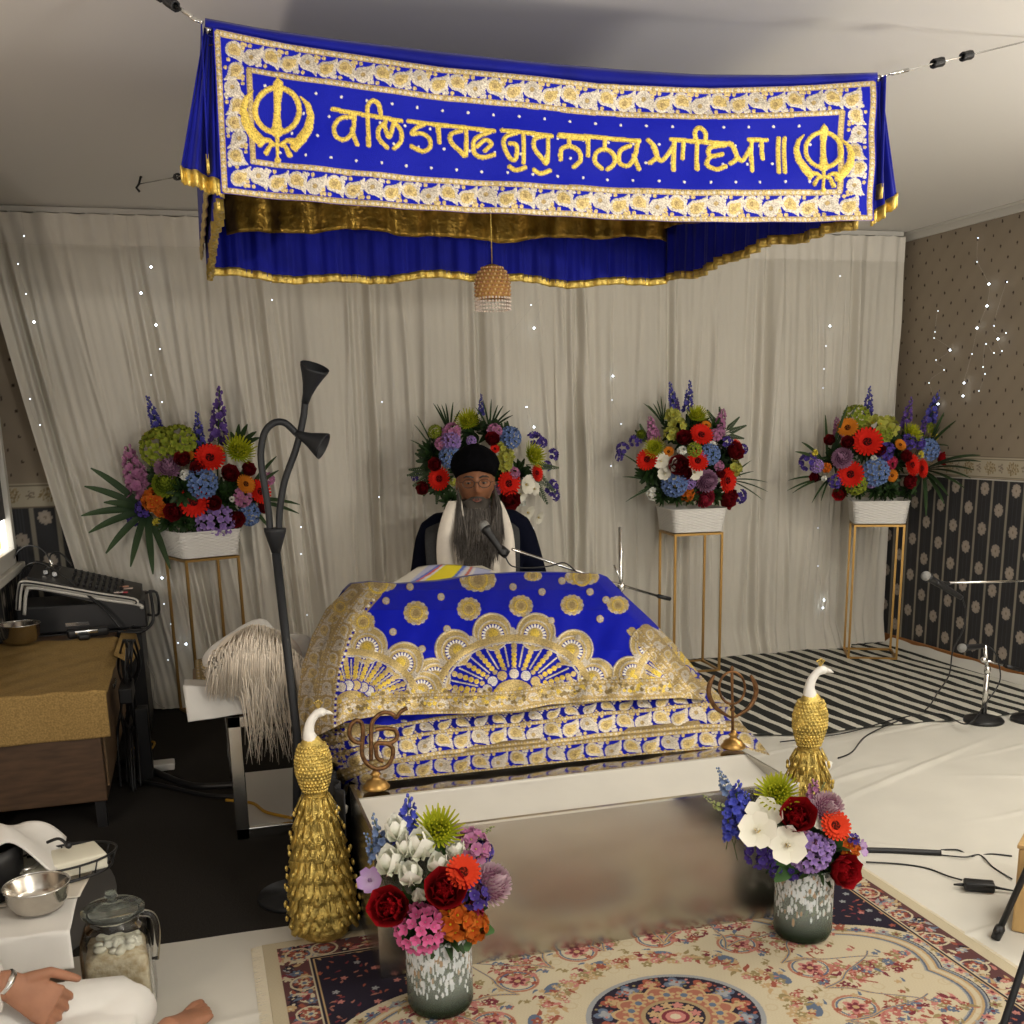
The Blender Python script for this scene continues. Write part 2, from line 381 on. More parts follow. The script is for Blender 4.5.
# curtain rail and curtain
t = empty('curtain_rail', 'long white curtain rail running along the ceiling above the curtain', 'curtain rail', (1.6, 5.73, ZC-.03))
MB().box((XL+.01, 5.715, ZC-.028), (XR-.06, 5.745, ZC-.002), .003).build('track', 'trim', t, smooth=False)
mb = MB()
for i in range(44): mb.box((XL+.05+i*.111, 5.712, ZC-.04), (XL+.062+i*.111, 5.722, ZC-.026))
mb.build('glider', 'porcelain', t, smooth=False)
tag(t.children[1], kind='stuff')
def curtain(u0, u1, label, seed, leftpull):
    r = np.random.RandomState(seed)
    n = int((u1-u0)/.0055); u = np.linspace(u0, u1, n); z = np.concatenate([np.linspace(ZC-.035, ZC-.16, 8), np.linspace(ZC-.17, .012, 80)])
    U, Z = np.meshgrid(u, z)
    q = (ZC-.03-Z)/(ZC-.03)   # 0 top..1 bottom
    pleat = np.sin(2*pi*U/.105)*.5+.3*np.sin(2*pi*U/.21+1)
    W = np.zeros_like(U)
    for k in range(16):
        f = r.uniform(4, 32); a = .8/(1+f*.045); W += a*np.sin(f*U+r.uniform(0, 6)+.7*q*sin(k)*2+.35*np.sin(3*q+k))
    W /= 3.2
    sharp = np.sign(W)*np.abs(W)**.7
    win = 1-np.exp(-((U-1.922)/.03)**2); sharp = sharp*win
    Y = 5.705+pleat*.022*np.exp(-q*7)+sharp*.042*(1-np.exp(-q*6))-.012
    for k in range(9): f = 38+k*11.3; Y += .0042*np.sin(f*U+k*2+.5*np.sin(2*q+k))*(1-np.exp(-q*9))
    for k in range(26):
        c = r.uniform(u0, u1)+.05*np.sin(q*3+k); Y -= .022*np.exp(-((U-c)/.012)**2)*(1-np.exp(-q*5))*np.clip(1.2-abs(q-r.uniform(.2, .8))*1.3, 0, 1)
    Y -= np.clip(q-.93, 0, 1)*.9*(1+.5*np.sin(U*9))
    X = U.copy()
    if leftpull:
        xl = XL+.015+ .40*np.clip(q, 0, 1)**1.15; wt = np.clip((U-u0)/1.7, 0, 1); X = (U-u0)*(1-(xl-u0)/1.7*(1-wt)*0)+u0
        X = X+(xl-u0)*(1-wt)**1.0
    C = np.ones(U.shape+(3,))
    t = empty('curtain', label, 'curtain', ((u0+u1)/2, 5.7, 0), group='sheer curtains')
    h = 9
    grid_obj('header', X[:h], Y[:h]-.002, Z[:h], 'curtain_head', t)
    grid_obj('cloth', X[h-1:], Y[h-1:], Z[h-1:], 'curtain', t)
curtain(XL+.015, 1.921, 'cream sheer curtain on the left of the back wall, its left edge pulled aside', 3, True)
curtain(1.912, 4.04, 'cream sheer curtain on the right of the back wall, ending at the papered wall', 11, False)

# fairy lights: strings on the curtain
def fstring(pxs, label, plane, bright=(), cat='fairy lights', pull=None):
    k, c = plane; pts = [P(x, y, **{k: c}) for x, y in pxs]
    t = empty('fairy_light_string', label, cat, pts[0], group='fairy light strings')
    off = Vector((0, 0, 0))
    wp = []
    for i, a in enumerate(pts):
        wp.append(a+Vector((random.uniform(-.004, .004), 0, random.uniform(-.01, .01))))
    if k == 'Y': wp = [Vector((pts[0].x, c, ZC-.04))]+wp
    MB().tube(smooth_path(wp, 5), .0004, 5).build('wire', 'wirem', t)
    for i, a in enumerate(pts):
        MB().ell(a, .0050 if i in bright else .0028, 8, 6).build('bulb', 'led_b' if i in bright else 'led', t)
CW = ('Y', 5.63)
fstring([(24, 236), (18, 264), (26, 294), (34, 322), (30, 399), (40, 425)], 'vertical string of tiny lights at the far left edge of the curtain', CW, (3,))
fstring([(151, 267), (141, 293), (156, 325), (160, 349), (151, 375), (162, 402)], 'string of tiny lights above the leftmost flower arrangement', CW, (0, 1, 2))
fstring([(162, 578), (164, 604), (171, 624), (178, 643), (186, 644), (168, 660)], 'string of tiny lights low on the curtain beside the left stand', CW, (0, 4))
fstring([(271, 282), (272, 300), (301, 527), (301, 554), (307, 615)], 'string of tiny lights beside the black floor lamp', CW, ())
fstring([(382, 402), (379, 497), (531, 305), (534, 328)], 'string of tiny lights to the left of the seated reader', CW, (3,))
fstring([(527, 407), (534, 427), (526, 407), (534, 470), (533, 528)], 'string of tiny lights just right of the seated reader', CW, (1,))
fstring([(613, 376), (612, 400), (621, 424), (611, 466)], 'string of tiny lights left of the third flower arrangement', CW, (0,))
fstring([(840, 276), (830, 326), (826, 346), (824, 369), (823, 388), (818, 528), (818, 566), (824, 600), (823, 608)], 'string of tiny lights between the two right flower stands', CW, (1, 7, 8))
FW = ('X', 4.07)
fstring([(978, 238), (977, 262), (989, 284), (987, 306), (977, 328), (972, 354), (964, 383), (963, 396)], 'wall fairy lights hanging in a bright line on the beige wallpaper', FW, (2, 3, 4, 6, 7))
fstring([(938, 311), (935, 332), (934, 338), (950, 350), (936, 360), (944, 370), (929, 383), (938, 404)], 'wall fairy lights nearest the room corner', FW, (3, 7))
fstring([(1007, 282), (994, 326), (1006, 333), (998, 339), (1002, 351), (994, 353), (986, 344), (983, 367), (985, 374), (979, 391)], 'tangled bundle of wall fairy lights farthest from the corner', FW, (3,))

# ------------------------------------------------------------------ white floor sheets, rug, striped mat
def sheet(name, x0, x1, y0, y1, label, z=.006, seed=1, amp=.010, ang=.5, fd=.0):
    r = np.random.RandomState(seed); nx, ny = int((x1-x0)/.012)+2, int((y1-y0)/.012)+2
    X, Y = np.meshgrid(np.linspace(x0, x1, nx), np.linspace(y0, y1, ny)); Z = np.zeros_like(X)+z
    for k in range(30):
        a = ang+r.normal(0, .45); cx, cy = r.uniform(x0, x1), r.uniform(y0, y1); d = (X-cx)*sin(a)-(Y-cy)*cos(a); l = (X-cx)*cos(a)+(Y-cy)*sin(a)
        Z += amp*np.exp(-(d/r.uniform(.008, .02))**2)*np.exp(-(l/r.uniform(.15, .6))**2)
    Z += amp*.12*np.sin(X*23+np.sin(Y*11)*2)+.0008
    if fd: Z *= 1
    o = grid_obj(name, X, Y, Z, 'sheet', solid=0); tag(o, label, 'floor sheet'); return o
sheet('floor_sheet', 1.55, 4.085, .9, 5.66, 'large creased white sheet spread over the floor on the right', z=.005, seed=2, ang=.25)
sheet('floor_sheet', XL, 1.56, .9, 2.905, 'white sheet over the floor in front, under the rug and the peacock', z=.003, seed=6, ang=.1, amp=.004)
# the sheet turned up against the right wall
r = np.random.RandomState(4); A, Z = np.meshgrid(np.linspace(3.2, 5.66, 200), np.linspace(0, 1, 12))
o = grid_obj('sheet_edge', 4.0+.075*Z**1.2+.006*np.sin(A*31)*Z, A, .008+.03*Z**2+.004*np.sin(A*17)*Z, 'sheet'); tag(o, 'rolled white sheet edge along the foot of the papered wall', 'floor sheet')
# grey chair mat
mb = MB(); n = 48; mb.loft([[Vector((-.69+.36*cos(2*pi*i/n), 3.30+.52*sin(2*pi*i/n), z)) for i in range(n)] for z in (.001, .006)]); tag(mb.build('floor_mat', mat('grey_mat', (.085, .085, .083), .6), smooth=False), 'rounded grey plastic mat on the dark carpet beside the cabinet', 'mat')
# striped mat
x0, x1, y0, y1 = 1.95, 3.98, 4.02, 5.60
nx, ny = 760, 420; X, Y = np.meshgrid(np.linspace(x0, x1, nx), np.linspace(y0, y1, ny))
T = X+(Y-y0)*.05+.005*np.sin(Y*9)+.003*np.sin(Y*31+X*3); ph = (T/.100) % 1
dark = ph < np.clip(.76-(X-x0)*.17, .38, .8)
C = np.where(dark[..., None], np.array((.035, .036, .034)), np.array((.60, .575, .50)))
Z = .016+.002*np.sin(X*14+Y*5)+.0012*np.where(dark, 0, 1)
front = 4.04+.02*np.sin(X*7)+np.clip(2.6-X, 0, 1)*.25-.03*(X-2.8)
Yw = front+(Y-y0)/(y1-y0)*(5.62-front)
o = grid_obj('striped_mat', X, Yw, Z, 'rugmat', C=C, solid=.004); tag(o, 'black and white striped floor mat under the right flower stands', 'mat')

# patterned rug
RX0, RX1, RY0, RY1 = .075, 1.89, 1.55, 2.787
nx, ny = 860, 590; X, Y = np.meshgrid(np.linspace(RX0, RX1, nx), np.linspace(RY0, RY1, ny))
CREAM = (.47, .41, .29); NAVY = (.022, .018, .030); RUST = (.26, .075, .05); WINE = (.15, .03, .04); PINK = (.42, .17, .15); SLATE = (.10, .13, .19); OLIVE = (.24, .19, .09); TAN = (.40, .28, .15); GREYB = (.26, .27, .28)
p = Pat(X, Y, CREAM); rr = np.random.RandomState(9)
cx, cyy = .985, 2.10
def sprig(c, r, n, cols, rr=rr, leaf=True):
    for k in range(n):
        a = rr.uniform(0, 2*pi); q = r*sqrt(rr.rand()); x, y = c[0]+q*cos(a), c[1]+q*sin(a)*.8
        if leaf and rr.rand() < .5: p.tear((x, y), .022, .006, rr.uniform(0, 6.28), cols[rr.randint(len(cols))], None, 0)
        else:
            p.flower((x, y), rr.uniform(.008, .016), 5, cols[rr.randint(len(cols))], None, 0); p.disk((x, y), .0035, CREAM, None, 0)
# dark corners outside a scalloped inner field
def both(f):
    for sx in (1, -1):
        for sy in (1, -1): f(sx, sy)
DX, DY = (X-cx), (Y-cyy)
ang = np.arctan2(DY*1.05, DX); R = np.hypot(DX*.86, DY)
lim = .55+.05*np.abs(np.sin(ang*6))+.06*np.cos(ang*4)
out = R > lim; p.C[out] = NAVY
# dark quarter: red scroll work
idx = [(x, y) for x, y in zip(rr.uniform(RX0, RX1, 2600), rr.uniform(RY0, RY1, 2600))]
def lim_at(x, y):
    a = atan2((y-cyy)*1.05, x-cx); return .55+.05*abs(sin(a*6))+.06*cos(a*4)
for x, y in idx:
    R1 = sqrt(((x-cx)*.86)**2+(y-cyy)**2); l = lim_at(x, y)
    if R1 > l+.03:
        k = rr.rand()
        if k < .6: p.tear((x, y), .014, .0035, rr.uniform(0, 6.28), [WINE, RUST, (.30, .13, .10)][rr.randint(3)], None, 0)
        elif k < .75: p.flower((x, y), .010, 5, [PINK, RUST, GREYB][rr.randint(3)], None, 0)
for wd, col in ((.042, GREYB), (.034, (.10, .12, .16)), (.024, TAN), (.012, CREAM)):
    m = np.abs(R-lim) < wd/2*1.0; p.C[m] = col
m = np.abs(R-lim-.04) < .016; p.C[m] = CREAM
for k in range(150):
    a = 2*pi*k/150; l = .55+.05*abs(sin(a*6))+.06*cos(a*4)+.04; x, y = cx+l*cos(a)/.86, cyy+l*sin(a)/1.0
    p.flower((x, y), .016, 6, [GREYB, PINK, SLATE, OLIVE][k % 4], None, 0); p.disk((x, y), .005, WINE, None, 0)
# wine sprays in the cream field
for a in np.arange(0, 360, 30):
    for q, rad, n in ((.42, .07, 46), (.54, .055, 26)):
        sprig((cx+q*cos(radians(a+6))/.9, cyy+q*sin(radians(a+6))), rad, n, [RUST, WINE, PINK, (.35, .12, .10), OLIVE])
for a in np.arange(15, 375, 30):
    x, y = cx+.39*cos(radians(a))/.9, cyy+.39*sin(radians(a)); p.ring((x, y), .052, .007, (.35, .15, .10), None, 0); p.ring((x, y), .044, .005, SLATE, None, 0); p.flower((x, y), .034, 6, PINK, None, 0); p.flower((x, y), .022, 6, WINE, None, 0); p.disk((x, y), .008, TAN, None, 0)
    p.disk((cx+.30*cos(radians(a))/.9, cyy+.30*sin(radians(a))), .034, SLATE, None, 0, ry=.018, ang=radians(a+90))
for a in np.arange(0, 360, 9): sprig((cx+.30*cos(radians(a)), cyy+.28*sin(radians(a))), .035, 11, [RUST, TAN, PINK, OLIVE, TAN])
for a in np.arange(7, 367, 22.5):
    for q in (.50, .60): sprig((cx+q*cos(radians(a))/.9, cyy+q*sin(radians(a))*.98), .05, 26, [RUST, WINE, PINK, (.35, .12, .10), OLIVE, SLATE])
for a in np.arange(4, 364, 18):
    x, y = cx+.47*cos(radians(a))/.9, cyy+.47*sin(radians(a)); p.stroke([(x, y), (x+.03*cos(a), y+.03*sin(a)), (x+.05*cos(a+1), y+.05*sin(a+1))], .003, RUST, None, 0); p.flower((x, y), .020, 6, RUST, None, 0); p.flower((x, y), .012, 6, CREAM, None, 0)
for a in np.arange(0, 360, 5.0):
    for q in (.34, .44, .55):
        aa = radians(a+q*40); l = q+.035*sin(aa*12); p.flower((cx+l*cos(aa)/.9, cyy+l*sin(aa)), .010, 5, [RUST, PINK, SLATE, OLIVE, WINE, TAN][int(a) % 6], None, 0); p.tear((cx+(l+.014)*cos(aa)/.9, cyy+(l+.014)*sin(aa)), .02, .004, aa+1.2, [OLIVE, RUST, SLATE][int(a) % 3], None, 0)
for a in np.arange(0, 360, 24):
    for sg in (-1, 1):
        pts = []
        for k in range(12): aa = radians(a)+sg*k*.022; l = .36+.018*k+.012*sin(k*.8); pts.append((cx+l*cos(aa)/.9, cyy+l*sin(aa)))
        p.stroke(pts, [.005]*6+[.003]*6, TAN, None, 0); p.stroke(pts, .0016, SLATE, None, 0)
# faint cream arabesque
for k in range(420):
    x, y = rr.uniform(RX0, RX1), rr.uniform(RY0, RY1)
    w_ = p.win(x-.02, y-.02, x+.02, y+.02)
    if w_ is None: continue
    d = np.abs(np.hypot(p.U[w_]-x, p.V[w_]-y)-.014) < .0022
    m = d & (np.abs(p.C[w_]-np.array(CREAM)).sum(-1) < .001); p.C[w_][m] = (.44, .37, .25)
# medallion
ms = .86; DXm = np.hypot((X-cx)*.92, Y-cyy+.0)/ms
for r_, col in ((.236, CREAM), (.228, GREYB), (.214, NAVY)): p.C[DXm < r_] = col
for k in range(16):
    a = 2*pi*k/16; p.flower((cx+ms*.178*cos(a)/.92, cyy+ms*.178*sin(a)), .030, 4, SLATE if k % 2 else RUST, None, 0, rot=0); p.flower((cx+ms*.178*cos(a)/.92, cyy+ms*.178*sin(a)), .018, 4, GREYB if k % 2 else TAN, None, 0)
for k in range(220):
    a = rr.uniform(0, 6.28); q = rr.uniform(.14, .21); p.disk((cx+ms*q*cos(a)/.92, cyy+ms*q*sin(a)), .004, [RUST, PINK, OLIVE][k % 3], None, 0)
an = np.arctan2(Y-cyy, (X-cx)*.92)
p.C[DXm < .145+.018*np.abs(np.cos(an*8))] = TAN
p.C[DXm < .135+.018*np.abs(np.cos(an*8))] = (.30, .12, .08)
for k in range(16):
    a = 2*pi*(k+.5)/16; p.flower((cx+ms*.115*cos(a)/.92, cyy+ms*.115*sin(a)), .022, 6, TAN, None, 0); p.disk((cx+ms*.115*cos(a)/.92, cyy+ms*.115*sin(a)), .009, SLATE, None, 0)
p.C[DXm < .088] = (.30, .22, .12); p.C[DXm < .076] = NAVY
for k in range(12):
    a = 2*pi*k/12; p.flower((cx+ms*.060*cos(a), cyy+ms*.060*sin(a)), .015, 5, [PINK, TAN][k % 2], None, 0)
p.C[DXm < .044] = TAN; p.C[DXm < .036] = WINE; p.C[DXm < .026] = PINK; p.C[DXm < .014] = CREAM
# border bands
ex = np.minimum(X-RX0, RX1-X); ey = RY1-Y; e = np.minimum(ex, ey)
p.C[e < .112] = (.10, .045, .045)
for k in range(900):
    s_ = rr.rand()
    if s_ < .33: x, y = RX0+rr.uniform(.045, .105), rr.uniform(RY0, RY1)
    elif s_ < .66: x, y = RX1-rr.uniform(.05, .12), rr.uniform(RY0, RY1)
    else: x, y = rr.uniform(RX0, RX1), RY1-rr.uniform(.03, .12)
    c = [CREAM, PINK, RUST, TAN, SLATE, WINE, GREYB, NAVY][rr.randint(8)]
    if rr.rand() < .6: p.tear((x, y), .022, .006, rr.uniform(0, 6.28), c, None, 0)
    else: p.flower((x, y), .016, 6, c, None, 0); p.disk((x, y), .005, CREAM, None, 0)
for i in range(14):
    for sx in (0, 1):
        y = RY1-.09-i*.155; x = RX0+.09 if sx == 0 else RX1-.09
        p.ring((x, y), .034, .006, CREAM, None, 0); p.flower((x, y), .026, 6, RUST, None, 0); p.flower((x, y), .016, 6, CREAM, None, 0); p.disk((x, y), .006, SLATE, None, 0)
for i in range(12):
    x = RX0+.16+i*.155; y = RY1-.075; p.ring((x, y), .034, .006, CREAM, None, 0); p.flower((x, y), .026, 6, RUST, None, 0); p.flower((x, y), .015, 6, GREYB, None, 0)
for lo, hi, c in ((.112, .117, CREAM), (.117, .124, NAVY), (.124, .128, TAN), (0, .036, CREAM)): p.C[(e >= lo) & (e < hi)] = c
p.C *= (1+.05*noiseish(X*90, Y*90))[..., None]
t = empty('rug', 'cream and wine patterned rug with a round medallion under the steel box', 'rug', (cx, cyy, 0))
grid_obj('rug_pile', X, Y, .012+0*X+.0015*np.sin(X*9+Y*4), 'rugmat', t, C=p.C, solid=.006)
mb = MB().col((.62, .56, .43))
for i in range(310):
    y = RY0+i*.004
    for xa, xb in ((RX0, RX0-.03), (RX1, RX1+.022)):
        mb.tube([(xa, y, .012), ((xa+xb)/2, y+random.uniform(-.002, .002), .010), (xb, y+random.uniform(-.004, .004), .007)], .0012, 4, cap=False)
tag(mb.build('fringe', 'rugmat', t), kind='stuff')
# ------------------------------------------------------------------ ornament bands
def beads(p, a, b, r, step, cols=(GOLD, SILV)):
    L = math.hypot(b[0]-a[0], b[1]-a[1]); n = max(int(L/step), 1)
    p.stroke([a, b], r, GOLD2, 1, .0008)
    for i in range(n+1):
        t = i/n; p.disk((a[0]+(b[0]-a[0])*t, a[1]+(b[1]-a[1])*t), r*.62, cols[i % 2], 1, .0016)
def vine(p, pts, w, cell, flip=1, sy=1.):
    """paisleys leaning alternately along a wavy vine; pts = polyline centre line, w = band height"""
    seg = [0]; 
    for a, b in zip(pts[:-1], pts[1:]): seg.append(seg[-1]+math.hypot(b[0]-a[0], b[1]-a[1]))
    n = int(seg[-1]/cell)
    def at(s):
        x = np.interp(s, seg, [q[0] for q in pts]); y = np.interp(s, seg, [q[1] for q in pts]); return x, y
    for i in range(n):
        s0 = (i+.5)*seg[-1]/n; x, y = at(s0); x2, y2 = at(s0+cell*.1); x1, y1 = at(s0-cell*.1)
        tx, ty = x2-x1, y2-y1; l = math.hypot(tx, ty); tx, ty = tx/l, ty/l; nx_, ny_ = -ty*flip, tx*flip
        sg = 1 if i % 2 else -1
        def q(u, v): return (x+tx*u*cell+nx_*v*w, y+ty*u*cell+ny_*v*w)
        c = [GOLD, SILV*.9, GOLD*.85+GOLDY*.1][i % 3]
        pp_ = [q(-.18, .10*sg), q(-.02, .05*sg), q(.14, -.08*sg), q(.27, -.24*sg), q(.36, -.42*sg)]
        p.stroke(pp_, [w*.35, w*.31, w*.22, w*.12, w*.03], SILV, 1, .0018)
        p.stroke(pp_[:3], [w*.24, w*.19, w*.08], c, 1, .0026)
        p.disk(q(-.18, .10*sg), w*.10, GOLD2, 1, .0016)
        for du, dv in ((.30, .20), (.38, .36), (.22, .38)): p.disk(q(du, dv*sg), w*.085, SILV if i % 2 else GOLD, 1, .0014)
        p.disk(q(-.36, -.36*sg), w*.085, GOLD, 1, .0014)
def rosette(p, c, r, n=12, ry=None):
    ry = ry or r
    for k in range(n):
        a = 2*pi*k/n; p.disk((c[0]+r*.78*cos(a), c[1]+ry*.78*sin(a)), r*.24, GOLD if k % 2 else SILV, 1, .0014)
    p.disk(c, r*.78, GOLD, 1, .0012, ry=ry*.78); p.ring(c, r*.5, r*.12, GOLDY, 1, .0022); p.disk(c, r*.26, GOLD2, 1, .001)
def shell(p, c, r, a):
    """small scallop fan with white rays, pointing outward along angle a"""
    p.disk(c, r, GOLD, 1, .0012); p.ring(c, r*.95, r*.1, SILV, 1, .002)
    p.disk(c, r*.74, BLUE*.6, 0, 0)
    for k in range(20):
        b = 2*pi*k/20; p.stroke([(c[0]+r*.3*cos(b), c[1]+r*.3*sin(b)), (c[0]+r*.66*cos(b), c[1]+r*.66*sin(b))], r*.065, WHT, 0, .001)
    p.disk(c, r*.5, GOLD, 1, .002); p.disk((c[0]-cos(a)*r*.1, c[1]-sin(a)*r*.1), r*.3, GOLDY, 1, .003)

# ------------------------------------------------------------------ canopy
CX0, CX1, CY0, CY1, CZ = .115, 1.74, 2.60, 3.87, 2.2
topx = [205, 213, 286, 364, 442, 530, 602, 705, 807, 877]; topy = [27, 28, 43, 55, 67, 75.5, 84, 88, 85, 80]
botx = [221, 364, 530, 705, 873]; boty = [193, 207, 215.6, 222.7, 221]
# picture pixels are only read here to size the cloth; the cloth itself hangs in the plane of the canopy front
ban = dict(TL=(213, 28), BL=(222, 194))
def zpix(px, py): return P(px, py, Y=CY0)
nb, mbn = 900, 200
A, B = np.meshgrid(np.linspace(0, 1, nb), np.linspace(0, 1, mbn))      # B: 0 top .. 1 bottom
PXt = 213+A*(877-213); PXb = 221+A*(873-221)
PX = PXt*(1-B)+PXb*B; PYt = np.interp(PXt, topx, topy); PYb = np.interp(PXb, botx, boty); PY = PYt*(1-B)+PYb*B
p = Pat(PX, PY, BLUE)
# metre-like factor: one unit here is about 2.45 mm
def bl(a, b):
    x = (213+a*664)*(1-b)+(221+a*652)*b
    return x, np.interp(213+a*664, topx, topy)*(1-b)+np.interp(221+a*652, botx, boty)*b
def bline(a0, b0, a1, b1, n=24): return [bl(a0+(a1-a0)*i/n, b0+(b1-b0)*i/n) for i in range(n+1)]
def multi(a0, b0, a1, b1, f):
    q = bline(a0, b0, a1, b1)
    for u, v in zip(q[:-1], q[1:]): f(u, v)
bw, bh = .057, .235
for (o, i_) in (((0, 0, 1, 0), 0), ((0, 1, 1, 1), 0)):
    pass
bd = lambda u, v: beads(p, u, v, 2.9, 2.6)
e1x, e1y = .006, .022
for a0, b0, a1, b1 in ((e1x, e1y, 1-e1x, e1y), (e1x, 1-e1y, 1-e1x, 1-e1y), (e1x, e1y, e1x, 1-e1y), (1-e1x, e1y, 1-e1x, 1-e1y)): multi(a0, b0, a1, b1, bd)
ix, iy = bw-.005, bh-.02
for a0, b0, a1, b1 in ((ix, iy, 1-ix, iy), (ix, 1-iy, 1-ix, 1-iy), (ix, iy, ix, 1-iy), (1-ix, iy, 1-ix, 1-iy)): multi(a0, b0, a1, b1, bd)
mx_, my_ = (bw)/2, (bh)/2
vine(p, bline(.02, my_, .98, my_), 24, 18.5); vine(p, bline(.02, 1-my_, .98, 1-my_), 24, 18.5, -1)
vine(p, bline(mx_, .2, mx_, .83), 23, 17); vine(p, bline(1-mx_, .2, 1-mx_, .83), 21, 17, -1)
# seed pearls
r_ = np.random.RandomState(3)
for i in range(22):
    for j in range(4):
        x, y = bl(.075+i*.0385+(.019 if j % 2 else 0), .30+j*.135); p.disk((x, y), 1.35, WHT, .2, .003)
YG = np.array((.78, .58, .12))
def tr(orig, sc, pts): return [(orig[0]+x*sc, orig[1]+y*sc) for x, y in pts]
def letters(orig, sc, L, w=2.3):
    for s_ in L:
        if len(s_) == 2 and abs(s_[1][0]-s_[0][0]) > 60: s_ = [(s_[0][0]+5, s_[0][1]), (s_[1][0]-5, s_[1][1])]
        q = [Vector((x, y, 0)) for x, y in tr(orig, sc, s_)]
        q = [(v.x, v.y) for v in (smooth_path(q, 5) if len(q) > 2 else q)]
        p.stroke(q, w, YG, .75, .005)
letters((320, 70), .2539, [
 [(45, 155), (325, 200)], [(122, 185), (82, 190), (56, 222), (62, 262), (95, 276), (128, 244), (136, 178)], [(126, 232), (134, 265), (145, 295)],
 [(188, 175), (190, 300)], [(188, 180), (188, 142), (208, 122), (232, 138), (240, 185)], [(258, 205), (230, 235), (232, 275), (262, 308)], [(252, 212), (270, 266), (290, 212)], [(290, 205), (318, 238), (318, 282), (290, 312)],
 [(345, 200), (690, 240)], [(412, 212), (378, 228), (362, 250), (400, 248), (430, 268), (434, 302), (405, 320), (360, 300)], [(466, 222), (470, 285)],
 [(556, 240), (520, 250), (511, 270), (522, 294), (548, 318), (568, 338)], [(575, 238), (575, 335)], [(668, 245), (615, 268), (602, 300), (612, 332), (645, 344), (684, 334)], [(618, 302), (650, 276), (674, 292), (650, 318)],
 [(712, 238), (915, 262)], [(770, 250), (728, 266), (722, 300), (745, 348), (768, 352), (770, 300), (745, 292)], [(797, 252), (799, 366)], [(745, 382), (770, 396), (806, 386)],
 [(880, 262), (846, 272), (837, 294), (846, 320), (870, 346), (888, 368)], [(896, 262), (895, 362)], [(842, 394), (868, 408), (906, 396)],
 [(935, 262), (1060, 275)]])
letters((560, 90), .293, [
 [(-8, 153), (275, 174)], [(30, 165), (30, 193)], [(2, 236), (4, 204), (30, 193), (62, 208), (70, 240), (48, 262)], [(93, 172), (95, 224)], [(152, 175), (152, 203)],
 [(145, 266), (120, 244), (124, 214), (152, 202), (184, 218), (188, 250), (166, 268)], [(240, 190), (208, 206), (206, 244), (236, 256), (258, 224), (264, 180)], [(254, 222), (272, 268)],
 [(300, 172), (322, 196), (330, 228), (308, 248)], [(318, 196), (346, 242), (386, 192)], [(388, 176), (388, 272)], [(372, 170), (590, 186)], [(420, 178), (420, 232)],
 [(466, 178), (468, 270)], [(465, 180), (458, 146), (474, 130), (494, 150), (492, 180)], [(560, 190), (510, 198), (512, 226), (552, 220)], [(512, 226), (500, 254), (530, 272), (562, 262)],
 [(574, 182), (596, 204), (602, 234), (580, 252)], [(592, 202), (620, 242), (652, 196)], [(654, 172), (656, 274)], [(640, 170), (712, 170)], [(690, 174), (694, 232)], [(748, 165), (746, 280)], [(768, 165), (766, 280)]])
def khanda(ox, oy, s):
    def k(pts): 
        q = [(ox+(x-440)*s, oy+(y-540)*s) for x, y, _ in pts]; p.stroke(q, [r*s for *_, r in pts], YG, .75, .006)
    k([(438, 165, 6), (448, 230, 48), (447, 300, 44), (442, 400, 32), (440, 520, 34), (440, 610, 46), (440, 655, 62), (440, 700, 22), (442, 900, 14), (445, 925, 32)])
    k([(440+205*cos(a), 465+205*sin(a), 26) for a in np.linspace(-1.35, 4.49, 50)])
    k([(212, 292, 8), (150, 360, 26), (124, 460, 34), (150, 580, 42), (215, 680, 50), (285, 750, 48), (280, 790, 26)]); k([(290, 745, 34), (360, 742, 24), (410, 775, 14)])
    k([(658, 345, 8), (725, 420, 26), (752, 520, 34), (728, 640, 44), (668, 730, 50), (605, 800, 44), (612, 838, 20)]); k([(600, 760, 34), (540, 745, 24), (475, 775, 14)])
    k([(440, 780, 15), (375, 795, 20), (340, 860, 27)]); k([(440, 780, 15), (515, 800, 20), (555, 885, 27)])
khanda(277.3, 118, .1074); khanda(824, 156, .086)
z3 = np.empty(PX.shape+(3,))
d = np.array(fw)[None, None]+np.array(rt)*((PX-512)/F)[..., None]-np.array(up)*((PY-CY)/F)[..., None]
Pt = np.array(CAM)+d*((CY0-.012)/d[..., 1])[..., None]
wr = .006*np.sin(A*23)*B+.004*np.sin(A*61+B*3)*B+.003*np.sin(B*14+A*9)
t = empty('canopy', 'royal blue canopy with gold embroidered front panel hung from the ceiling', 'canopy', ((CX0+CX1)/2, (CY0+CY1)/2, CZ))
bo = grid_obj('front_panel', Pt[..., 0], Pt[..., 1]+wr-p.Hh*.8, Pt[..., 2], 'pattern', t, C=p.C, Met=p.Mt)
bo['label'] = 'front panel with gold Gurmukhi lettering, two khanda emblems and a vine border'
grid_obj('panel_lining', Pt[::6, ::6, 0], Pt[::6, ::6, 1]+wr[::6, ::6]+.008, Pt[::6, ::6, 2], 'bluecloth', bo)
